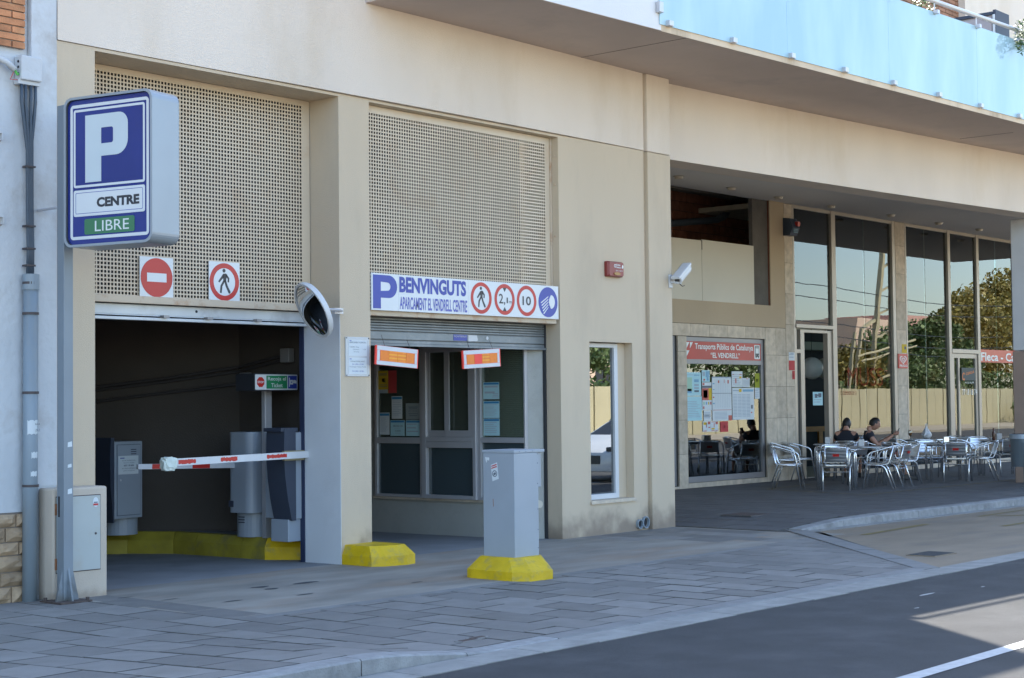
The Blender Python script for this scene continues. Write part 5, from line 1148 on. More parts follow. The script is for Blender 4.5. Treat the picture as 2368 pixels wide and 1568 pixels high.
for i in range(3):
    a = 4 * i; b = a + 4; fs += [(a, a + 1, b + 1, b), (a, b, b + 2, a + 2), (a + 1, a + 3, b + 3, b + 1)]
fs += [(0, 2, 3, 1), (12, 13, 15, 14)]
part('front_panel', MB().add(vs, fs), M_MACHD, ml)
m_ = MB(); m_.slab(PMz, rect(.10, .40, .925, 1.135), .009, .011, 0)
text(m_, "EN CAS D'EMERGÈNCIA", PMz, .155, .355, 1.075, 1.09, .012, 1); text(m_, 'TRUCAR AL TELÈFON', PMz, .175, .335, 1.05, 1.063, .012, 1); text(m_, '655 118 666', PMz, .18, .33, 1.015, 1.035, .012, 1, bold=.03); text(m_, 'EN CASO DE EMERGENCIA', PMz, .155, .355, .985, .998, .012, 1); text(m_, 'LLAMAR AL TELÉFONO', PMz, .17, .345, .96, .973, .012, 1)
m_.slab(PMz, rect(.125, .19, 1.105, 1.115), .011, .012, 2)
part('notice', m_, [M_PAPER, M_INK, M_SBLUE2], ml)
v_ = MB(); [v_.slab(PMz, rect(.29, .37, z, z + .010), .008, .010) for z in (1.15, 1.175, 1.20)]; part('vent_slots', v_, M_MACHD, ml)
part('lock', MB().slab(PMz, circ(.135, .86, .011, 12), .008, .012), M_WHITE, ml)
bh.location.x += .20; ml.location.x += .10
# barrier arms
def arm(label, p, q_, hgt, thk, red, wrap=False, scuffed=False):
    p = Vector(p); q_ = Vector(q_); t = thing('road_barrier', label, 'barrier arm', tuple((p + q_) / 2), 'barrier arms')
    u = (q_ - p).normalized(); P = Pl(p, u, (Vector((0, 0, 1)) - u * u.z).normalized()); L = (q_ - p).length
    part('bar', MB().slab(P, rrect(0, L, -hgt / 2, hgt / 2, .008, 3), -thk, 0), M_WHITE, t)
    for (a, b) in red:
        m_ = MB(); rr2 = random.Random(int(a * 100)); e = hgt / 2 - .010
        if scuffed:
            top = [(a + (b - a) * i / 14, e - rr2.uniform(0, .012)) for i in range(15)]; bot = [(a + (b - a) * i / 14, -e + rr2.uniform(0, .012)) for i in range(14, -1, -1)]
            m_.slab(P, bot[::-1] + top[::-1], .0005, .0015)
        else: m_.slab(P, rect(a, b, -hgt / 2 + .002, hgt / 2 - .002), .0005, .0015)
        part('red_band', m_, M_SRED, t)
    if wrap:
        bm = bmesh.new(); bmesh.ops.create_icosphere(bm, subdivisions=3, radius=1); rw = random.Random(4)
        for v in bm.verts:
            c = v.co.copy(); c = Vector([math.copysign(abs(x) ** .55, x) for x in c]); k = 1 + rw.uniform(-.10, .10)
            v.co = P.at(.055 + c.x * .085 * k, c.y * .072 * k - .012, -.02 + c.z * .05 * k)
        me = bpy.data.meshes.new('wrapping'); bm.to_mesh(me); bm.free(); me.materials.append(mat('crumpled_wrap', (0.60, 0.66, 0.60), .6, var=.12, scale=14)); link('wrapping', me, t)
    return t
arm('white barrier arm with scuffed red bands and a bag wrapped round its tip', (10.06, 13.10, 1.135), (11.97, 13.10, 1.16), .072, .035, [(.16, .38), (.70, .92), (1.32, 1.60)], True, True)
arm('clean red and white barrier arm on the far side of the ramp', (10.55, 14.2, 1.060), (12.0, 14.2, 1.022), .055, .035, [(.18, .32), (.72, .96)])
# lit-style sign on a post
rs_ = thing('take_ticket_sign', 'black box sign reading Recoja el Ticket with STOP symbol, on a steel post', 'sign', (12.0, 13.8, .22))
part('post', MB().box(11.965, 12.065, 13.80, 13.86, .222, 1.86), M_ALU, rs_, bevel=.004)
PR = Pl((11.64, 13.60, 0), (1, .03, 0))
part('case', MB().slab(PR, rrect(.0, .65, 1.855, 2.045, .02), -.30, 0), M_SBLACK, rs_)
m_ = MB(); m_.slab(PR, rrect(.01, .642, 1.866, 2.034, .012), .001, .003, 0)
m_.slab(PR, rect(.175, .485, 1.878, 2.022), .003, .0045, 1); m_.slab(PR, rect(.498, .632, 1.878, 2.022), .003, .0045, 2)
oct_ = [(.09 + .058 * math.cos(R(22.5 + 45 * i)), 1.950 + .058 * math.sin(R(22.5 + 45 * i))) for i in range(8)]
m_.slab(PR, oct_, .003, .0045, 3); text(m_, 'STOP', PR, .045, .135, 1.937, 1.962, .005, 0, bold=.03)
text(m_, 'Recoja el', PR, .195, .465, 1.955, 2.008, .005, 0, bold=.01); text(m_, 'Ticket', PR, .245, .415, 1.893, 1.938, .005, 0, bold=.01)
m_.slab(PR, rect(.512, .522, 1.90, 2.0), .0045, .006, 0); m_.slab(PR, rect(.527, .573, 1.925, 1.975), .0045, .006, 0); m_.slab(PR, [(.575, 1.94), (.625, 1.935), (.625, 1.965), (.60, 1.975), (.578, 1.972)], .0045, .006, 0); m_.slab(PR, [(.538, 1.95), (.556, 1.938), (.556, 1.962)], .006, .007, 2)
part('sign_face', m_, [M_SWHITE, mat('ticket_green', (0.02, 0.22, 0.09), .4), M_SBLUE2, M_SRED], rs_)

# ================================================================ NOTICES on the kiosk glass and in the transport office window
def notice(name, P, a0, a1, b0, b1, label, cat, group, head=None, lines=5, paper=None, t=.002, extra=None, tilt=0.0):
    o = thing(name, label, cat, tuple(P.at((a0 + a1) / 2, (b0 + b1) / 2, t)), group)
    Mx = [paper or M_PAPER, M_INKL, M_PBLUE if cat == 'notice' else M_PB2, M_PRED if cat != 'poster' else M_PR2, M_PYEL, M_PG2, M_INK]; m_ = MB()
    W_, H_ = a1 - a0, b1 - b0
    def R_(x0, x1, y0, y1, mi, tt): m_.slab(P, [(a0 + W_ * x, b0 + H_ * y + tilt * W_ * x) for x, y in ((x0, y0), (x1, y0), (x1, y1), (x0, y1))], tt, tt + .001, mi)
    R_(0, 1, 0, 1, 0, t)
    if head is not None: R_(.03, .97, .86, .97, head, t + .001)
    rr = random.Random(int(a0 * 991 + b0 * 77))
    for i in range(lines):
        y = .80 - i * (.7 / max(1, lines)); R_(.08, rr.uniform(.6, .92), y - .22 / max(lines, 1), y, 1, t + .001)
    for e in (extra or []):
        if isinstance(e[0], str): text(m_, e[0], P, a0 + W_ * e[1], a0 + W_ * e[2], b0 + H_ * e[3], b0 + H_ * e[4], t + .0025, e[5])
        else: R_(e[0], e[1], e[2], e[3], e[4], t + .0025)
    m_.build('sheet', Mx, o); return o
PK = Pl((15.4845, YF, 0), (0, -1, 0)); GK = 'notices taped inside the kiosk windows'
notice('warning_notice', PK, -2.95, -2.765, 1.84, 2.14, 'yellow video surveillance warning notice in the left kiosk window', 'notice', GK, None, 0, M_PYEL, extra=[(.08, .92, .45, .78, 0), (.1, .9, .85, .88, 6), (.1, .9, .80, .82, 6), (.1, .9, .36, .38, 6), (.1, .9, .28, .30, 6), (.04, .96, .0, .16, 1), (.38, .66, .52, .66, 6), (.5, .75, .48, .56, 6)])
notice('alarm_notice', PK, -2.76, -2.607, 1.84, 2.14, 'red and white alarm company notice beside the yellow warning', 'notice', GK, None, 0, M_PRED, extra=[('ALARMA', .1, .9, .84, .90, 0), (.06, .94, .18, .74, 0), ('24', .5, .9, .42, .55, 3), ('SC', .1, .48, .42, .55, 6), (.1, .9, .06, .10, 0)])
notice('tariff_notice', PK, -2.70, -2.505, 1.497, 1.797, 'narrow tall white sheet with blue heading under the alarm notices', 'notice', GK, 2, 9)
notice('tariff_notice', PK, -2.93, -2.745, 1.284, 1.578, 'pale table sheet at the lower left corner of the left kiosk window', 'notice', GK, 2, 14)
notice('price_notice', PK, -2.727, -2.465, 1.268, 1.476, 'pale blue sheet reading ABONO 24h in the left kiosk window', 'notice', GK, 2, 0, M_PAPERC, extra=[('ABONO 24h', .18, .88, .58, .70, 6), (.3, .7, .48, .5, 1), ('34,80€', .32, .72, .26, .38, 6), (.35, .68, .16, .19, 1)])
notice('phone_notice', PK, -2.44, -2.178, 1.486, 1.70, 'grey notice with emergency phone number beside the middle frame', 'notice', GK, None, 0, plain('grey_paper', (0.25, 0.28, 0.27), .8), extra=[('655 118 666', .2, .8, .48, .58, 6), (.2, .85, .74, .79, 6), (.25, .8, .64, .68, 6), (.2, .85, .34, .38, 6), (.25, .8, .22, .26, 6)])
notice('info_notice', PK, -2.44, -2.178, 1.268, 1.474, 'pale sheet at the bottom right of the left kiosk window', 'notice', GK, 2, 3, M_PAPERC)
for z0, z1, lb, n in ((1.742, 1.955, 'topmost blue-headed sheet in the right kiosk window', 2), (1.503, 1.717, 'middle blue-headed sheet of closely printed text in the right kiosk window', 9), (1.280, 1.495, 'lowest blue-headed sheet in the right kiosk window, just above the frame', 6)):
    notice('info_notice', PK, -1.065, -.798, z0, z1, lb, 'notice', GK, 2, n, M_PAPERC, extra=[(.6, .95, .3, .34, 1), (.6, .95, .2, .24, 1), (.55, .95, .1, .14, 1)] if n == 2 else None)
PBU = Pl((0, YB + .085, 0), (1, 0, 0)); GB = 'posters in the transport office window'
def bn(s0, s1, z0, z1, *a, **k): return notice('poster', PBU, q(s0), q(s1), h(z0), h(z1), *a, **k)
bn(26.13, 26.67, 1.785, 2.245, 'pale cyan poster with a map, upper left of the transport office window', 'poster', GB, None, 0, M_PAPERC, extra=[(.08, .42, .2, .78, 5), (.12, .38, .12, .3, 2), (.56, .85, .58, .70, 2), (.56, .85, .42, .50, 1), (.56, .85, .29, .37, 1), (.56, .85, .16, .24, 6), (.1, .5, .88, .9, 1), (.55, .9, .86, .9, 2)])
bn(26.13, 26.69, 1.30, 1.775, 'pale cyan timetable poster, lower left of the transport office window', 'poster', GB, None, 10, M_PAPERC)
bn(26.70, 26.98, 2.06, 2.29, 'small cyan poster with a blue map at the top of the transport office window', 'poster', GB, None, 0, M_PAPERC, extra=[(.5, .9, .4, .9, 2), (.1, .4, .5, .85, 1), (.2, .4, .1, .25, 3), (.6, .85, .1, .4, 2)])
bn(26.705, 27.04, 1.50, 2.05, 'tall poster with a red bus pictogram panel in the transport office window', 'poster', GB, None, 0, extra=[(.0, 1, .80, .88, 6), (.0, .68, .36, .79, 3), (.68, 1, .36, .79, 4), (.12, .55, .44, .72, 0), (.18, .49, .56, .66, 3), (.1, .25, .2, .3, 5), (.35, .5, .2, .3, 2), (.6, .72, .2, .3, 4), (.82, .95, .2, .3, 3), (.08, .2, .05, .14, 3), (.05, .25, .90, .97, 3)])
bn(27.06, 27.76, 1.285, 2.16, 'large white route timetable in the middle of the transport office window', 'poster', GB, None, 0, extra=[(.0, 1, .975, 1, 1), (.03, .12, .83, .86, 2), (.03, .12, .70, .72, 2), (.0, 1, .62, .63, 6), (.03, .1, .52, .55, 3), (.03, .12, .38, .41, 2), (.02, .98, .24, .25, 3)] + [(.15 + .09 * i, .155 + .09 * i, .30, .93, 1) for i in range(9)] + [(.3, .37, .86, .92, 3), (.62, .64, .86, .94, 3), (.8, .86, .85, .93, 3), (.82, 1, .0, .12, 3)] + [(.1, .75, .04 + .03 * i, .05 + .03 * i, 1) for i in range(6)])
bn(27.78, 28.18, 1.955, 2.275, 'white timetable sheet with red bars above the newspaper page in the office window', 'poster', GB, None, 6, extra=[(.32, .42, .25, .55, 3), (.05, .2, .78, .82, 3), (.7, .95, .78, .82, 3), (.7, .9, .55, .68, 4), (.3, .95, .08, .1, 5)])
bn(28.185, 28.455, 1.955, 2.14, 'small calendar sheet right of the red-barred timetable', 'poster', GB, None, 0, extra=[(.5, .8, .88, .94, 3)] + [(.08, .92, .12 + .13 * i, .135 + .13 * i, 1) for i in range(6)] + [(.08 + .14 * i, .095 + .14 * i, .1, .8, 1) for i in range(7)])
bn(27.79, 28.61, 1.295, 1.94, 'big newspaper-like page with purple banner, right side of the office window', 'poster', GB, None, 0, extra=[(.48, .96, .88, .95, 2), (.3, .42, .87, .97, 4), (.03, .3, .90, .93, 1)] + [(.04 + .2 * j, .21 + .2 * j, .10 + .045 * i, .118 + .045 * i, 1) for i in range(16) for j in range(4)] + [(.85, .93, .34, .46, 6), (.84, .9, .2, .24, 3)])
bn(28.645, 28.83, 1.715, 1.94, 'small white sheet touching the right frame of the office window', 'poster', GB, None, 4, extra=[(.2, .9, .88, .92, 2)])
bn(26.75, 27.02, 1.29, 1.495, 'small black and white text sheet under the bus pictogram poster', 'poster', GB, None, 3, extra=[(.08, .9, .42, .5, 6), (.08, .9, .6, .63, 6)])
bn(26.71, 26.985, 1.075, 1.285, 'small red and yellow leaflet, left one of the bottom pair in the office window', 'poster', GB, None, 0, extra=[(.08, .5, .65, .9, 4), (.65, .95, .7, .95, 3), (.4, .5, .4, .8, 3), (.7, .95, .35, .45, 3), (.08, .5, .05, .12, 3)])
bn(26.99, 27.26, 1.075, 1.28, 'small red and yellow leaflet, right one of the bottom pair in the office window', 'poster', GB, None, 0, extra=[(.08, .5, .2, .35, 4), (.65, .95, .7, .95, 3), (.4, .5, .4, .8, 3), (.1, .9, .9, .95, 3), (.08, .5, .05, .12, 3), (.6, .9, .05, .12, 3)])
bn(27.34, 27.62, 1.06, 1.27, 'torn bright red leaflet at the foot of the large route timetable', 'poster', GB, None, 0, M_PRED, extra=[(.3, .7, .4, .6, 0), (.4, .6, .2, .9, 0)])
bn(28.66, 28.84, 1.93, 2.24, 'yellow-green camera warning label by the right frame of the office window', 'poster', GB, None, 0, plain('olive_paper', (0.30, 0.32, 0.03), .8), extra=[(.1, .7, .38, .75, 0), (.25, .6, .45, .62, 6)], t=-.001)
PST = Pl((0, YB - .031, 0), (1, 0, 0)); GS = 'stickers on the café pilasters'
notice('sticker', Pl((0, YB - .002, 0), (1, 0, 0)), q(29.86), q(30.10), h(2.52), h(2.69), 'white and silver sticker at the top of the stack on the left café pilaster', 'sticker', GS, None, 2, extra=[(.3, .8, .7, .9, 1)])
notice('sticker', Pl((0, YB - .002, 0), (1, 0, 0)), q(29.86), q(30.10), h(2.31), h(2.515), 'red and white striped card payment sticker below the silver one', 'sticker', GS, None, 0, M_PRED, extra=[(.2, .85, .75, .9, 0), (.1, .9, .5, .58, 0), (.1, .9, .32, .40, 0), (.05, .95, .0, .18, 0)])
notice('sticker', Pl((0, YB - .002, 0), (1, 0, 0)), q(29.99), q(30.10), h(2.12), h(2.30), 'small narrow red sticker lowest on the left café pilaster', 'sticker', GS, None, 0, M_PRED, extra=[(.2, .8, .25, .75, 0), (.4, .6, .3, .65, 3)])
notice('sticker', Pl((0, YB - .002, 0), (1, 0, 0)), q(35.0), q(35.25), h(2.76), h(2.965), 'yellow and white sticker above the red ice cream sign', 'sticker', GS, None, 0, M_PYEL, extra=[(.1, .9, .82, .95, 0), (.5, .85, .4, .75, 6), (.15, .45, .25, .45, 0), (.1, .9, .02, .15, 0)])
notice('door_flyer', Pl((0, YB + .01, 0), (1, 0, 0)), q(30.82), q(31.24), h(1.56), h(1.85), 'pale blue flyer with black figures in the open café doorway', 'poster', None, None, 4, M_PAPERC, extra=[(.2, .45, .55, .85, 6), (.55, .85, .6, .9, 6), (.4, .55, .7, .8, 6)], t=.02)
ice = thing('ice_cream_sign', 'small red FRIGO ice cream sign with white heart on the middle café pilaster', 'sign', (q(35.0), YB, h(2.55)))
P_ = Pl((0, YB - .001, 0), (1, 0, 0)); m_ = MB(); m_.slab(P_, rect(q(34.785), q(35.25), h(2.395), h(2.735)), 0, .02, 0)
cx, cz, rr_ = q(35.02), h(2.60), .075
hp = []
for i in range(24):
    t_ = 2 * math.pi * i / 24; hx = 16 * math.sin(t_) ** 3; hy = 13 * math.cos(t_) - 5 * math.cos(2 * t_) - 2 * math.cos(3 * t_) - math.cos(4 * t_); hp.append((hx, hy))
for k, (a, b) in enumerate(((.0105, .0080), (.0050, .0028))):
    ring_slab(m_, P_, [(cx + x * a * 1.0, cz + y * a * .62) for x, y in hp][::-1], [(cx + x * b * 1.0, cz + y * b * .62) for x, y in hp][::-1], .0205, .0225, 1)
text(m_, 'FRIGO', P_, q(34.84), q(35.22), h(2.43), h(2.48), .0225, 1, bold=.02)
part('sign_plate', m_, [M_SRED, M_SWHITE], ice)
sir = thing('alarm_siren', 'dark blue alarm siren with a red lamp high on the left café pilaster', 'alarm', (q(29.95), YB, h(5.35)))
sb_ = MB(); x0, x1 = q(29.72), q(30.02); zt, zm, zb_ = h(5.53), h(5.30), h(5.15)
sb_.add([(x0, YB, zt), (x1, YB, zt), (x1, YB, zb_), (x0, YB, zb_), (x0, YB - .15, zt - .02), (x1, YB - .15, zt - .02), (x1, YB - .22, zm), (x0, YB - .22, zm), (x0, YB - .15, zb_), (x1, YB - .15, zb_)],
        [(0, 1, 5, 4), (4, 5, 6, 7), (7, 6, 9, 8), (8, 9, 2, 3), (0, 4, 7, 8, 3), (1, 2, 9, 6, 5)])
part('case', sb_, mat('siren_blue', (0.03, 0.05, 0.08), .4), sir, bevel=.006)
PP = Pl((0, YB - .18, 0), (1, 0, 0)); part('lamp', MB().tube([(x1 - .08, YB - .15, zt - .12), (x1 - .08, YB - .25, zt - .13)], .05, 14), M_SRED, sir)
m_ = MB(); [m_.slab(Pl((0, YB - .205, 0), (1, 0, 0)), rect(x0 + .05, x0 + .2, zm - .03 - .03 * i, zm - .015 - .03 * i), -.0, .02) for i in range(3)]; part('lettering', m_, plain('siren_cyan', (0.12, 0.25, 0.32), .5), sir)

# ================================================================ CAFÉ FURNITURE
def arc3(pts, nb=4, rad=.05):                          # round the inner corners of a polyline
    pts = [Vector(p) for p in pts]; out = [pts[0]]
    for i in range(1, len(pts) - 1):
        a, b, c = pts[i - 1], pts[i], pts[i + 1]; r = min(rad, (a - b).length * .45, (c - b).length * .45)
        p, s_ = b + (a - b).normalized() * r, b + (c - b).normalized() * r
        for k in range(nb + 1):
            t = k / nb; out.append(p * (1 - t) ** 2 + b * 2 * t * (1 - t) + s_ * t * t)
    out.append(pts[-1]); return out
def make_chair():
    t = thing('cafe_chair', '', 'chair')
    r = .0125
    half = [(.265, .25, 0), (.262, .155, .60), (.255, .11, .645), (.235, -.20, .735), (.14, -.285, .755)]
    loop = half + [(-x, y, z) for x, y, z in half[::-1]]
    part('arm_frame', MB().tube(arc3(loop, 4, .09), r, 8), M_CHROME, t, smooth=True)
    for sg_ in (1, -1):
        part('side_rail', MB().tube(arc3([(.185 * sg_, -.275, .75), (.185 * sg_, -.20, .47), (.19 * sg_, -.165, .435), (.19 * sg_, .235, .445)], 4, .06), r, 8), M_CHROME, t, smooth=True)
        part('leg', MB().tube(arc3([(.225 * sg_, -.265, 0), (.23 * sg_, -.135, .38), (.235 * sg_, -.06, .425), (.252 * sg_, .20, .425)], 4, .06), r, 8), M_CHROME, t, smooth=True)
    part('cross_bar', MB().tube([(-.228, -.155, .33), (.228, -.155, .33)], .010, 6).tube([(-.258, .19, .405), (.258, .19, .405)], .010, 6), M_CHROME, t)
    for k in range(4):                                 # curved back slats
        z0, z1 = .505 + k * .057, .505 + k * .057 + .0555; n = 8; vs = []
        for i in range(n + 1):
            x = -.178 + .356 * i / n; c = (1 - (x / .2) ** 2) * .035
            y0 = -.205 - (z0 - .47) * .27 - c; y1 = -.205 - (z1 - .47) * .27 - c
            vs += [(x, y0, z0), (x, (y0 + y1) / 2 - .003, (z0 + z1) / 2), (x, y1, z1)]
        me = MB().add(vs, [(3 * i + j, 3 * i + 3 + j, 3 * i + 4 + j, 3 * i + 1 + j) for i in range(n) for j in range(2)])
        part('back_slat', me, M_BRUSH, t)
    for k in range(5):
        y0 = -.15 + k * .075; part('seat_slat', MB().box(-.185, .185, y0, y0 + .07, .436, .446), M_BRUSH, t)
    part('name_badge', MB().add([(-.055, -.290, .60), (.055, -.290, .60), (.055, -.302, .645), (-.055, -.302, .645)], [(0, 1, 2, 3)]).add([(-.055, -.281, .60), (.055, -.281, .60), (.055, -.293, .645), (-.055, -.293, .645)], [(0, 1, 2, 3)]), M_SRED, t)
    return t
chair0 = make_chair(); first = [True]
def put(proto, flag, s, d, deg, label, group):
    if flag[0]: o = proto; flag[0] = False
    else: o = copy_tree(proto)
    o.location = (q(s), (YF - d) * K, ZT + .001); o.rotation_euler = (0, 0, R(deg - 90)); o['label'] = label; o['group'] = group; return o
GC = 'aluminium café chairs on the terrace'
chairs = [
 (26.83, -3.40, -66, 'aluminium chair at the left end of the terrace, seen from the side, facing right'),
 (26.75, -2.33, 28, 'aluminium chair nearest the camera with its slatted back turned to the street'),
 (27.70, -1.97, 112, 'aluminium chair right of the nearest one, side-on at the first table'),
 (28.15, -3.15, 208, 'aluminium chair on the far side of the first table, facing the street'),
 (29.75, -4.90, -35, 'aluminium chair by the stone wall, second from the left along the shopfront'),
 (30.85, -4.35, 20, 'aluminium chair by the café glass that the person seen from behind sits on'),
 (30.35, -3.98, 80, 'aluminium chair tucked behind the first table, in front of the doorway'),
 (28.55, -2.10, 95, 'aluminium chair with its back to the pavement, in front of the second napkin box'),
 (29.55, -2.42, 160, 'aluminium chair seen from the side, facing left towards the second table'),
 (30.45, -2.95, -30, 'aluminium chair seen from the side, facing right towards the bag table'),
 (30.74, -1.83, 22, 'aluminium chair with its back to the camera in the middle of the terrace'),
 (31.60, -1.68, 124, 'aluminium chair right of the middle one, turned away from the street'),
 (31.95, -3.05, 212, 'aluminium chair with bright back between the second and third tables'),
 (33.35, -1.82, 30, 'aluminium chair with its back to the camera, left of the litter bin'),
 (34.75, -1.75, 125, 'aluminium chair partly hidden behind the litter bin'),
 (33.3, -2.95, -20, 'aluminium chair behind the bottle table, facing right'),
 (34.6, -3.05, 215, 'aluminium chair with bright back under the red café sign'),
 (33.1, -4.35, -10, 'aluminium chair against the glass by the middle pilaster'),
 (35.1, -3.9, 190, 'aluminium chair at the far table near the glass door'),
 (35.9, -2.0, 60, 'aluminium chair farthest right, behind the litter bin'),
 (29.0, -4.75, -60, 'aluminium chair close to the stone wall beside the doorway'),
 (30.92, -3.72, -58, 'aluminium chair the seated man sits on'),
]
for c in chairs: put(chair0, first, *c, GC)
def make_table():
    t = thing('cafe_table', '', 'table')
    part('table_top', MB().box(-.345, .345, -.345, .345, .695, .712), M_TTOP, t, bevel=.004)
    part('edge_band', MB().tube([(-.35, -.35, .70), (.35, -.35, .70), (.35, .35, .70), (-.35, .35, .70)], .012, 8, close=True), M_CHROME, t, smooth=True)
    for k in range(4):
        a = math.pi / 2 * k; M = Matrix.Rotation(a, 3, 'Z')
        pts = arc3([M @ Vector(p) for p in ((-.335, -.30, 0), (-.335, -.30, .665), (.335, -.30, .665), (.335, -.30, .655))], 4, .07)
        pts = arc3([M @ Vector(p) for p in ((-.335, -.305, 0), (-.335, -.305, .67), (.0, -.305, .67))], 5, .08)
        p2 = arc3([M @ Vector(p) for p in ((-.305, -.335, 0), (-.305, -.335, .67), (-.305, .0, .67))], 5, .08)
        part('leg', MB().tube(pts, .0125, 8).tube(p2, .0125, 8), M_CHROME, t, smooth=True)
    return t
tab0 = make_table(); ft = [True]
tables = [
 (27.33, -2.65, 30, 'square café table nearest the camera, left end of the terrace'),
 (30.38, -4.42, 25, 'square café table with a napkin box, in front of the open doorway'),
 (28.87, -2.92, 40, 'square café table with an orange-striped napkin box, second from the front'),
 (31.06, -2.22, 35, 'square café table with a steel napkin dispenser, middle of the terrace'),
 (33.9, -2.35, 30, 'square café table with a brown bottle, beside the litter bin'),
 (34.05, -4.22, 5, 'square café table with a beer glass and white carrier bag, by the middle pilaster'),
]
for c in tables: put(tab0, ft, *c, 'square café tables on the terrace')
def tpos(s, d, z=.76): return Vector((s * K, (YF - d) * K, h(z)))
ZTT = ZT + .713
def at_t(s, d): v = tpos(s, d); return Vector((v.x, v.y, ZTT))
def napkin(s, d, label, steel=False):
    p = at_t(s, d); t = thing('napkin_box', label, 'napkin box', tuple(p), 'napkin boxes on the café tables')
    M = Matrix.Translation(p) @ Matrix.Rotation(R(25), 4, 'Z')
    part('box', MB().box(-.10, .0, -.05, .05, 0, .13, 0, M), M_CHROME if steel else M_WHITE, t, bevel=.006)
    part('front', MB().box(.012, .085, -.045, .045, 0, .13, 0, M), M_BRUSH if steel else M_WHITE, t, bevel=.006)
    if not steel: part('stripe', MB().box(.03, .062, -.048, .048, .0, .11, 0, M), M_ORANGEY, t); part('logo', MB().box(.032, .060, -.050, .050, .06, .11, 0, M), M_SBLACK, t)
napkin(30.30, -4.50, 'white napkin box with an orange stripe in front of the open doorway')
napkin(28.82, -2.92, 'white napkin box with an orange stripe just left of the seated man')
napkin(31.28, -2.30, 'steel napkin dispenser on the middle table', True)
napkin(34.05, -2.38, 'white napkin box with an orange stripe beside the brown bottle')
p = at_t(27.2, -2.55); t = thing('ashtray', 'small pale ashtray on the table nearest the camera', 'ashtray', tuple(p)); part('dish', MB().cyl((p.x, p.y), .05, p.z, p.z + .03, 16), M_WHITE, t)
p = at_t(33.92, -2.45); t = thing('beer_bottle', 'brown glass bottle on the table beside the litter bin', 'bottle', tuple(p))
part('bottle', MB().lathe(p, [(.032, 0), (.034, .01), (.034, .13), (.03, .155), (.014, .19), (.013, .235), (.016, .24), (.016, .25)], 14), mat('brown_glass', (0.08, 0.02, 0.008), .15), t, smooth=True)
p = at_t(33.85, -4.4); t = thing('beer_glass', 'stemmed glass half full of beer on the table by the middle pilaster', 'glass', tuple(p))
part('bowl', MB().lathe(p, [(.034, 0), (.034, .004), (.006, .012), (.006, .07), (.03, .09), (.042, .125), (.04, .17), (.035, .20)], 16), G_BLADE, t, smooth=True)
part('beer', MB().lathe(p, [(.005, .075), (.028, .092), (.038, .125), (.039, .14)], 16), mat('beer', (0.50, 0.20, 0.02), .2), t)
p = at_t(34.15, -4.15); t = thing('carrier_bag', 'crumpled white plastic carrier bag on the far café table', 'bag', tuple(p))
bm = bmesh.new(); bmesh.ops.create_icosphere(bm, subdivisions=3, radius=1); rw = random.Random(8)
for v in bm.verts:
    c = v.co; zz_ = (c.z + 1) / 2; wdt = .17 * (1 - .75 * zz_ ** 1.4) * (1 + rw.uniform(-.12, .12)); v.co = Vector((p.x + c.x * wdt, p.y + c.y * wdt * .7, p.z + zz_ * .26 * (1 + rw.uniform(-.06, .06))))
me = bpy.data.meshes.new('bag_body'); bm.to_mesh(me); bm.free(); me.materials.append(mat('white_plastic_film', (0.55, 0.56, 0.57), .4, var=.05)); link('bag_body', me, t)
part('handle', MB().tube(arc3([p + Vector((-.03, 0, .25)), p + Vector((-.05, 0, .32)), p + Vector((.03, 0, .33)), p + Vector((.03, 0, .25))], 4, .03), .008, 6), bpy.data.materials['white_plastic_film'], t)
# ---- litter bin
lb = thing('litter_bin', 'dark grey round litter bin with pale rim held between posts at the right edge', 'litter bin', (27.4, 12.45, 0))
bc = Vector((27.62, 11.92)); zb = ZT
bc = Vector((27.68, 11.71))
part('drum', MB().cyl((bc.x, bc.y), .235, zb + .37, zb + .86, 32, r1=.25), M_BIN, lb, smooth=False)
part('rim', MB().cyl((bc.x, bc.y), .262, zb + .86, zb + .94, 32, r1=.258), M_BINRIM, lb)
part('opening', MB().cyl((bc.x, bc.y), .22, zb + .935, zb + .945, 28), M_DARK, lb)
part('post', MB().tube([(bc.x - .265, bc.y - .10, zb), (bc.x - .265, bc.y - .10, zb + .80)], .022, 10), M_BIN, lb)
part('post', MB().tube([(bc.x + .22, bc.y - .18, zb), (bc.x + .22, bc.y - .18, zb + .80)], .022, 10), M_BIN, lb)
part('foot_plate', MB().box(bc.x - .33, bc.x - .20, bc.y - .17, bc.y - .03, zb, zb + .012), M_BIN, lb)
part('gusset', MB().add([(bc.x - .265, bc.y - .10, zb + .10), (bc.x - .19, bc.y - .14, zb + .01), (bc.x - .265, bc.y - .10, zb + .01), (bc.x - .265, bc.y - .09, zb + .10), (bc.x - .19, bc.y - .13, zb + .01), (bc.x - .265, bc.y - .09, zb + .01)], [(0, 1, 2), (3, 5, 4), (0, 3, 4, 1)]), M_BIN, lb)

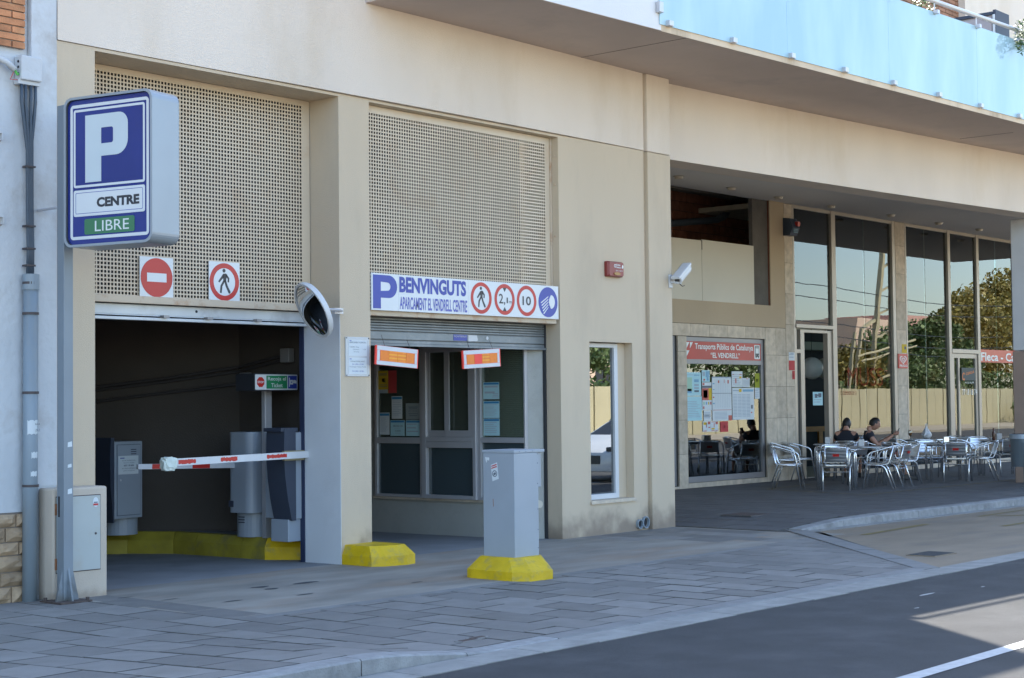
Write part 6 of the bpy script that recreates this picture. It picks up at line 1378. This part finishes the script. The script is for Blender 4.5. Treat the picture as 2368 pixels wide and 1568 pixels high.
# ================================================================ THE SEATED MAN
def skin_obj(mp_, name, nodes, edges, m, parent, sub=2, root=0):
    me = bpy.data.meshes.new(name); me.from_pydata([tuple(mp_ + Vector(n[0])) for n in nodes], edges, []); me.materials.append(m)
    o = link(name, me, parent)
    md = o.modifiers.new('skin', 'SKIN'); md.use_smooth_shade = True
    for i, n in enumerate(nodes):
        r_ = n[1]; me.skin_vertices[0].data[i].radius = (r_, r_) if not isinstance(r_, tuple) else r_
    me.skin_vertices[0].data[root].use_root = True
    s2 = o.modifiers.new('sub', 'SUBSURF'); s2.levels = sub; s2.render_levels = sub
    return o
def slouch(p, i=0):
    x, y, z = p
    if z < .5 or (x > .3 and z > .8): return p
    z2 = .5 + (z - .5) * (.80 if x < .15 else .95); return (x - .07 * (z - .5) / .5 if x < .15 else x, y, z2)
def make_person(mp_, label, deg, phone):
    man = thing('person', label, 'person', tuple(mp_))
    # body axes: +x forward, y sideways (left = +y)
    nod = [((-.02, 0, .50), (.15, .13)), ((-.06, 0, .68), (.15, .12)), ((-.08, 0, .84), (.17, .12)), ((-.07, 0, .98), (.15, .10)), ((-.045, 0, 1.07), .068), ((-.02, 0, 1.14), .062), ((.005, 0, 1.20), .05)]
    edg = [(i, i + 1) for i in range(6)]
    for sg_ in (1, -1):
        b = len(nod)
        nod += [((-.07, .17 * sg_, .985), .07), ((-.01, .225 * sg_, .84), .052), ((.06, .235 * sg_, .72), .045), ((.21, .15 * sg_, .80), .036), ((.34, .055 * sg_, .875), .026)]
        edg += [(3, b), (b, b + 1), (b + 1, b + 2), (b + 2, b + 3), (b + 3, b + 4)]
        b = len(nod)
        nod += [((.06, .10 * sg_, .50), .105), ((.28, .13 * sg_, .505), .085), ((.47, .15 * sg_, .50), .066), ((.50, .15 * sg_, .40), .060), ((.53, .15 * sg_, .25), .052), ((.56, .15 * sg_, .08), .036), ((.60, .15 * sg_, .04), .04), ((.70, .155 * sg_, .03), .034)]
        edg += [(0, b)] + [(b + i, b + i + 1) for i in range(7)]
    nod = [((slouch(n[0], i), n[1])) for i, n in enumerate(nod)]
    skin_obj(mp_, 'body', nod, edg, M_SKIN, man)
    sh_n = [((-.02, 0, .47), (.165, .15)), ((-.06, 0, .66), (.168, .14)), ((-.085, 0, .84), (.185, .138)), ((-.075, 0, .985), (.135, .112)), ((-.055, 0, 1.075), .085)]
    sh_e = [(i, i + 1) for i in range(4)]
    for sg_ in (1, -1):
        b = len(sh_n); sh_n += [((-.07, .165 * sg_, .975), .078), ((-.015, .228 * sg_, .85), .072)]; sh_e += [(3, b), (b, b + 1)]
    sh_n = [(slouch(n[0], 0), n[1]) for n in sh_n]
    skin_obj(mp_, 'shirt', sh_n, sh_e, M_SHIRT, man)
    so_n = [((-.03, 0, .49), (.17, .155))]; so_e = []
    for sg_ in (1, -1):
        b = len(so_n); so_n += [((.08, .10 * sg_, .505), .118), ((.28, .13 * sg_, .51), .103), ((.43, .145 * sg_, .505), .09)]; so_e += [(0, b), (b, b + 1), (b + 1, b + 2)]
    skin_obj(mp_, 'shorts', so_n, so_e, M_SHORTS, man)
    for sg_ in (1, -1):                                    # shoes
        part('shoe', MB().slab(Pl(mp_ + Vector((.52, .15 * sg_ + .045, 0)), (1, 0, 0), (0, 0, 1)), [(0, .0), (.26, .0), (.27, .03), (.24, .06), (.12, .085), (.08, .11), (0, .10)], -.0, .09), M_SBLACK, man, bevel=.012)
    # head: sculpted profile, tilted down to the phone
    hc = mp_ + Vector((-.012, 0, 1.085)); HM = Matrix.Translation(hc) @ Matrix.Rotation(R(20), 4, 'Y')
    bm = bmesh.new(); bmesh.ops.create_uvsphere(bm, u_segments=36, v_segments=28, radius=1)
    def fade(v, c, r): return max(0, 1 - (v - Vector(c)).length / r) ** 1.5
    for v in bm.verts:
        c = v.co.normalized(); p = Vector((c.x * .098, c.y * .076, c.z * .118))
        if c.x > 0: p.x *= (1 - .16 * max(0, -c.z - .1)) ; p.y *= (1 - .22 * max(0, -c.z)) 
        if c.z < -.4 and c.x < .3: p.x *= .75
        p.x += .028 * fade(p, (.10, 0, -.012), .030); p.x += .016 * fade(p, (.10, 0, .012), .024); p.x += .010 * fade(p, (.09, 0, .04), .06)   # nose, bridge, brow
        p.x += .010 * fade(p, (.09, 0, -.052), .026); p.x += .016 * fade(p, (.075, 0, -.10), .04)                          # lips, chin
        for sg_ in (1, -1): p.x -= .010 * fade(p, (.09, .03 * sg_, .015), .022)
        v.co = p
    me = bpy.data.meshes.new('head'); bm.transform(HM); bm.to_mesh(me); bm.free(); me.materials.append(M_SKIN); link('head', me, man, smooth=True)
    for sg_ in (1, -1):
        bm = bmesh.new(); bmesh.ops.create_uvsphere(bm, u_segments=12, v_segments=8, radius=1); bm.transform(HM @ Matrix.Translation((-.008, .077 * sg_, -.004)) @ Matrix.Diagonal((.020, .009, .031, 1)))
        me = bpy.data.meshes.new('ear'); bm.to_mesh(me); bm.free(); me.materials.append(M_SKIN); link('ear', me, man, smooth=True)
        bm = bmesh.new(); bmesh.ops.create_uvsphere(bm, u_segments=12, v_segments=8, radius=.0125); bm.transform(HM @ Matrix.Translation((.078, .031 * sg_, .016)))
        me = bpy.data.meshes.new('eye'); bm.to_mesh(me); bm.free(); me.materials.append(M_SBLACK); link('eye', me, man, smooth=True)
        part('eyebrow', MB().tube([HM @ Vector((.094, .016 * sg_, .040)), HM @ Vector((.083, .048 * sg_, .043))], .004, 6), M_HAIR, man)
    part('mouth', MB().tube([HM @ Vector((.098, -.018, -.053)), HM @ Vector((.104, 0, -.052)), HM @ Vector((.098, .018, -.053))], .0025, 5), mat('lips', (0.25, 0.09, 0.07), .5), man)
    bm = bmesh.new(); bmesh.ops.create_uvsphere(bm, u_segments=32, v_segments=24, radius=1); rw = random.Random(5); dl_ = []
    for v in bm.verts:
        c = v.co.normalized(); k = 1 + rw.uniform(-.02, .03); front = c.x > .38
        v.co = Vector((c.x * .112 * k - .004, c.y * .087 * k, c.z * .130 * k + .006))
        if (front and c.z < .52) or c.z < (-.42 if phone else -.96) or (c.x > .0 and c.z < .05): dl_.append(v)
    bmesh.ops.delete(bm, geom=dl_, context='VERTS'); bm.transform(HM); me = bpy.data.meshes.new('hair'); bm.to_mesh(me); bm.free(); me.materials.append(M_HAIR); link('hair', me, man, smooth=True)
    # hands with five separate fingers closed round the phone
    for sg_ in (1, -1):
        wr = Vector((.34, .055 * sg_, .875)); hn = [(wr, .024), (wr + Vector((.035, -.008 * sg_, .02)), .030), (wr + Vector((.065, -.012 * sg_, .032)), .030)]; he = [(0, 1), (1, 2)]
        for f in range(4):
            b = len(hn); base = wr + Vector((.075 - .004 * f, -.010 * sg_, .050 - .018 * f)); L = (.9, 1.0, .95, .75)[f]
            hn += [(base, .0095), (base + Vector((.030 * L, .004 * sg_, .006)), .009), (base + Vector((.045 * L, -.018 * sg_, .010)), .008), (base + Vector((.036 * L, -.036 * sg_, .010)), .007)]
            he += [(2, b), (b, b + 1), (b + 1, b + 2), (b + 2, b + 3)]
        b = len(hn); hn += [(wr + Vector((.040, -.018 * sg_, .050)), .011), (wr + Vector((.062, -.030 * sg_, .070)), .010), (wr + Vector((.082, -.036 * sg_, .078)), .008)]; he += [(1, b), (b, b + 1), (b + 1, b + 2)]
        skin_obj(mp_, 'hand', hn, he, M_SKIN, man, 1)
    man.rotation_euler = (0, 0, R(deg)); return man
mp_ = Vector((q(30.92), (YF + 3.72) * K, ZT))
make_person(mp_, 'dark-haired man in black T-shirt and shorts on a café chair, holding up his phone', -58, True)
ph = thing('phone', 'dark mobile phone held up in the seated man\'s hands', 'phone', tuple(mp_ + Vector((.43, 0, .93))))
part('case', MB().box(-.006, .006, -.036, .036, -.068, .068, 0, Matrix.Translation(mp_) @ Matrix.Rotation(R(-58), 4, 'Z') @ Matrix.Translation(Vector((.432, 0, .945))) @ Matrix.Rotation(R(25), 4, 'Y')), M_SBLACK, ph, bevel=.003)

make_person(Vector((q(30.85), (YF + 4.35) * K, ZT)), 'dark-haired person in black seen from behind, sitting by the café glass', 20, False)

# ================================================================ ON THE BALCONY
bcab = thing('balcony_cabinet', 'pale two-door cabinet with dark top and side on the balcony', 'cabinet', (25.8, 12.1, 6.16))
part('body', MB().box(25.60, 26.1, 11.20, 13.0, 6.16, 8.05), M_SHELF, bcab); part('side', MB().box(25.58, 26.12, 11.15, 11.199, 6.16, 8.13), M_SHELFD, bcab)
part('top', MB().box(25.56, 26.13, 11.2, 13.02, 8.051, 8.10), M_SHELFD, bcab)
for a, b in ((11.22, 12.02), (12.10, 12.96)): part('door', MB().box(25.575, 25.599, a, b, 6.2, 8.02), M_SHELF, bcab)
part('edge_post', MB().box(25.565, 25.60, 11.16, 11.198, 6.2, 8.05), M_WHITE, bcab)
def leafy(name, label, cat, c, n, rad, size, m, group=None, droop=0, seed=1, stems=None, stem_m=None):
    t = thing(name, label, cat, tuple(c), group); rr = random.Random(seed); mb = MB()
    for _ in range(n):
        while True:
            p = Vector((rr.uniform(-1, 1), rr.uniform(-1, 1), rr.uniform(-1, 1)))
            if p.length < 1: break
        p = Vector((p.x * rad[0], p.y * rad[1], p.z * rad[2] - droop * p.x * p.x)) + Vector(c)
        a = Vector((rr.gauss(0, 1), rr.gauss(0, 1), rr.gauss(0, 1))).normalized(); b = a.orthogonal().normalized(); s_ = size * rr.uniform(.6, 1.3)
        mb.add([p - a * s_, p + b * s_ * .4, p + a * s_, p - b * s_ * .4], [(0, 1, 2, 3)])
    mb.build('foliage', m, t)
    if stems: stems.build('stems', stem_m or M_BARK, t)
    return t
GP = 'plants on the balcony rail'
leafy('balcony_plant', 'leafy plant trailing over the blue glass at the top right corner', 'plant', (25.0, YF - 2.22, 7.50), 420, (.42, .15, .24), .035, M_LEAFB, GP, seed=3, stems=MB().tube([(25.1, YF - 2.1, 7.4), (24.7, YF - 2.2, 7.2)], .008, 5))
leafy('balcony_plant', 'hanging ivy sprig below the leafy plant on the blue glass', 'plant', (24.62, YF - 2.26, 7.28), 80, (.12, .05, .20), .035, M_LEAFB, GP, seed=4)
leafy('balcony_plant', 'small yellow-green plant behind the handrail near the top edge', 'plant', (22.3, YF - 1.75, 7.55), 150, (.30, .15, .18), .04, M_LEAFB, GP, seed=5)

# ================================================================ ACROSS THE STREET (seen mirrored in the glass)
structure(MB().box(-20, 150, -9.0, -3.0, -.05, .10).build('far_pavement', M_FARPAVE))
fn = thing('concrete_fence', 'long cream fence of upright concrete panels across the street', 'fence', (60, -9.1, .1))
pm_ = MB().box(0, .94, -.05, .05, 0, 2.12).build('fence_panel', M_FENCE, fn); pm_.matrix_parent_inverse = Matrix.Identity(4); pm_.location = Vector((20, -9.1, .1)) - fn.location
for i in range(1, 110):
    c = pm_.copy(); COL.objects.link(c); c.location = Vector((20 + i, -9.1 + (.02 if i % 2 else 0), .1)) - fn.location
def tree(label, c, H_, rad, n, m, seed, size=.16, group='trees across the street'):
    t = thing('street_tree', label, 'tree', tuple(c), group); rr = random.Random(seed); mb = MB(); st = MB()
    base = Vector(c); st.tube([base, base + Vector((.1, 0, H_ * .4)), base + Vector((0, .1, H_ * .75))], [.18, .13, .05], 8)
    cl_ = []
    for k in range(26):
        a = rr.uniform(0, 6.283); ra = rad * math.sqrt(rr.random()); z = H_ * .36 + (H_ * .6) * rr.random(); f = 1 - abs((z - H_ * .6) / (H_ * .5)) ** 2
        p = base + Vector((math.cos(a) * ra * max(.3, f), math.sin(a) * ra * max(.3, f), z)); cl_.append((p, rr.uniform(.5, 1.0) * rad * .36))
        if k < 9: st.tube([base + Vector((.05, 0, H_ * .38)), p], [.05, .015], 5)
    for _ in range(n):
        p, r_ = cl_[rr.randrange(len(cl_))]; v = Vector((rr.gauss(0, 1), rr.gauss(0, 1), rr.gauss(0, .8))); p = p + v.normalized() * r_ * rr.random() ** .4
        a = Vector((rr.gauss(0, 1), rr.gauss(0, 1), rr.gauss(0, 1))).normalized(); b = a.orthogonal().normalized(); s_ = size * rr.uniform(.6, 1.3)
        mb.add([p - a * s_, p + b * s_ * .6, p + a * s_, p - b * s_ * .6], [(0, 1, 2, 3)])
    mb.build('crown', m, t); st.build('trunk', M_BARK, t); return t
tree('tall autumn tree at the far end of the row across the street', (113, -13, 0), 10.6, 5.2, 9000, M_LEAFAUT, 1, .17)
tree('autumn tree standing second from the far end across the street', (104, -13.5, 0), 9.0, 4.4, 8000, M_LEAFAUT, 2, .17)
tree('green tree in the middle of the row across the street', (97, -14, 0), 6.6, 3.8, 7000, M_LEAF, 3, .15)
tree('low reddish-green tree behind the fence near the pylon', (84, -12.5, 0), 4.4, 3.0, 5000, M_LEAFAUT, 4, .13)
tree('small green tree left of the pylon across the street', (90, -12.8, 0), 4.6, 2.6, 4500, M_LEAF, 5, .13)
tree('green tree with pale leaves opposite the office window', (52, -14, 0), 4.0, 2.6, 2600, M_LEAF, 6, .13)
tree('green bushy tree behind the fence opposite the transport office', (70, -13, 0), 5.0, 3.4, 5000, M_LEAF, 7, .13)
tree('wide green tree at the near end of the row across the street', (45.5, -13.5, 0), 3.8, 2.4, 2200, M_LEAF, 8, .13)
leafy('hedge', 'dark hedge growing along the top of the cream fence', 'hedge', (62, -10.6, 1.7), 5200, (18, .8, 1.0), .13, M_LEAF, seed=11)
leafy('hedge', 'dense green hedge behind the fence at its far end', 'hedge', (98, -10.9, 1.9), 5200, (20, .9, 1.5), .17, M_LEAF, seed=12)
leafy('street_bush', 'round dark bush standing in front of the far fence', 'bush', (98.5, -7.6, .9), 1500, (2.2, 1.0, .9), .13, M_LEAF, seed=13)
py = thing('lattice_pylon', 'cream steel lattice railway pylon behind the fence', 'pylon', (84, -10, 0))
m_ = MB()
for (x0, y0, x1, y1) in ((82.6, -10.6, 84.6, -10.3), (85.6, -10.6, 85.2, -10.3)): m_.tube([(x0, y0, 0), (x1, y1, 11.5)], .16, 4)
for k in range(9):
    f = k / 9; a = 82.6 + 2.0 * f; b = 85.6 - .4 * f; z = 11.5 * f; m_.tube([(a, -10.5, z), (b, -10.5, z + .5)], .07, 4)
part('mast', m_, M_PYLON, py)
part('mast', MB().tube([(80.5, -10.5, 0), (82.0, -10.5, 5.6), (83.8, -10.5, 6.2)], .13, 4).tube([(79.7, -10.5, 0), (81.3, -10.5, 5.4)], .11, 4), M_PYLON, py)
part('lamp_beam', MB().tube([(81, -10.2, 4.0), (88, -10.2, 5.1)], .07, 6).tube([(81.3, -10.1, 3.75), (88, -10.1, 4.75)], .05, 6), M_PYLON, py)
for z, l in ((7.6, 'highest'), (6.9, 'second'), (5.6, 'third'), (4.9, 'fourth'), (4.4, 'lowest')):
    t = thing('overhead_wire', l + ' overhead railway wire behind the fence', 'wire', (80, -10.4, z), 'overhead railway wires')
    MB().tube([(40 + 5 * i, -10.4, z + .25 * math.cos(i * .9)) for i in range(19)], .025, 5).build('cable', M_SBLACK, t)
pbld = thing('pink_house', 'pink and cream apartment house with balconies beyond the railway', 'building', (122, -30, 0))
part('wall', MB().box(117.5, 126.5, -38, -30, 0, 8.2), M_PALEB, pbld); part('wing', MB().box(126.5, 133, -38, -30.6, 0, 8.8), M_PINK, pbld)
for z in (1.8, 4.6): part('balcony', MB().box(119, 126, -30.0, -28.6, z, z + .9), M_PINK, pbld); part('window', MB().box(120, 121.4, -30.02, -29.98, z + .9, z + 2.4), M_SBLACK, pbld); part('window', MB().box(123, 124.4, -30.02, -29.98, z + .9, z + 2.4), M_SBLACK, pbld); part('window', MB().box(128.5, 130, -30.62, -30.58, z + .9, z + 2.3), M_SBLACK, pbld)
p2 = thing('cream_house', 'cream apartment house opposite the office window beyond the railway', 'building', (74, -32, 0))
part('wall', MB().box(66, 84, -40, -32, 0, 9), M_PALEB, p2)
for xx in (68, 71.5, 75, 78.5, 82):
    for z in (2.2, 5.2): part('window', MB().box(xx, xx + 1.4, -32.02, -31.98, z, z + 1.5), M_SBLACK, p2)
for (xx, l) in ((100.3, 'yellow-posted red octagonal STOP sign by the far fence'), ):
    t = thing('stop_sign', l, 'sign', (xx, -7.0, 0)); part('post', MB().tube([(xx, -7, .1), (xx, -7, 2.3)], .05, 8), M_PYEL, t)
    PSg = Pl((xx, -6.95, 2.6), (-1, 0, 0)); m_ = MB(); m_.slab(PSg, [(.45 * math.cos(R(22.5 + 45 * i)), .45 * math.sin(R(22.5 + 45 * i))) for i in range(8)], 0, .02, 0); text(m_, 'STOP', PSg, -.3, .3, -.1, .12, .024, 1); part('plate', m_, [M_SRED, M_SWHITE], t)
tl = thing('traffic_light', 'yellow traffic light with green lamp at the roadside', 'traffic light', (45, -3.5, 0))
part('post', MB().tube([(45, -3.6, .1), (45, -3.6, 2.5)], .06, 8), M_PYEL, tl); part('head', MB().box(44.8, 45.2, -3.8, -3.4, 2.2, 3.3), mat('signal_yellow', (0.65, 0.28, 0.01), .4), tl)
for i in range(3): part('lamp', MB().tube([(45, -3.4, 2.4 + .35 * i), (45, -3.36, 2.4 + .35 * i)], .13, 14), (M_PGREEN, M_SBLACK, M_SBLACK)[i], tl)
# white car waiting on the road, seen mirrored in the office window
car = thing('parked_car', 'white hatchback on the road, mirrored in the office window', 'car', (29.2, 4.3, 0))
CW = .86; prof = [(-2.0, .35, .35), (-1.98, .62, .80), (-1.75, .72, .84), (-1.05, .90, .86), (-.45, 1.18, .80), (0.05, 1.40, .68), (.9, 1.45, .66), (1.7, 1.30, .66), (2.0, .95, .78), (2.05, .40, .78)]
bm_ = MB(); vs = []
for (x, z, wdt) in prof: vs += [(29.2 + x, 4.3 - wdt, .22), (29.2 + x, 4.3 - wdt * 1.0, min(z, .85)), (29.2 + x, 4.3 - wdt * .80, z), (29.2 + x, 4.3 + wdt * .80, z), (29.2 + x, 4.3 + wdt, min(z, .85)), (29.2 + x, 4.3 + wdt, .22)]
fs = [(i * 6 + j, (i + 1) * 6 + j, (i + 1) * 6 + (j + 1) % 6, i * 6 + (j + 1) % 6) for i in range(len(prof) - 1) for j in range(6)] + [(5, 4, 3, 2, 1, 0), tuple(range(54, 60))]
part('body', bm_.add(vs, fs), M_CAR, car, bevel=.03, smooth=True)
part('windscreen', MB().add([(28.21, 3.62, .93), (28.21, 4.98, .93), (29.22, 4.80, 1.41), (29.22, 3.80, 1.41)], [(0, 1, 2, 3)]), M_SBLACK, car)
for y in (3.5, 5.1): part('side_window', MB().add([(28.75, y, .90), (30.7, y, .90), (30.5, y + (.09 if y < 4 else -.09), 1.34), (29.2, y + (.09 if y < 4 else -.09), 1.36)], [(0, 1, 2, 3)]), M_SBLACK, car)
part('grille', MB().box(27.185, 27.205, 3.85, 4.75, .38, .56), M_SBLACK, car); part('number_plate', MB().box(27.17, 27.184, 4.08, 4.52, .44, .53), M_WHITE, car)
for y in (3.62, 4.98): part('headlight', MB().box(27.25, 27.45, y - .12, y + .12, .64, .74), M_SBLACK, car, bevel=.03)
for (x, y) in ((27.95, 3.5), (30.6, 3.5), (27.95, 5.1), (30.6, 5.1)):
    wh = part('wheel', MB().tube([(x, y - .1, .31), (x, y + .1, .31)], .31, 24), M_TYRE, car); part('rim', MB().tube([(x, y - .11, .31), (x, y + .11, .31)], .19, 16), M_ALU, wh)
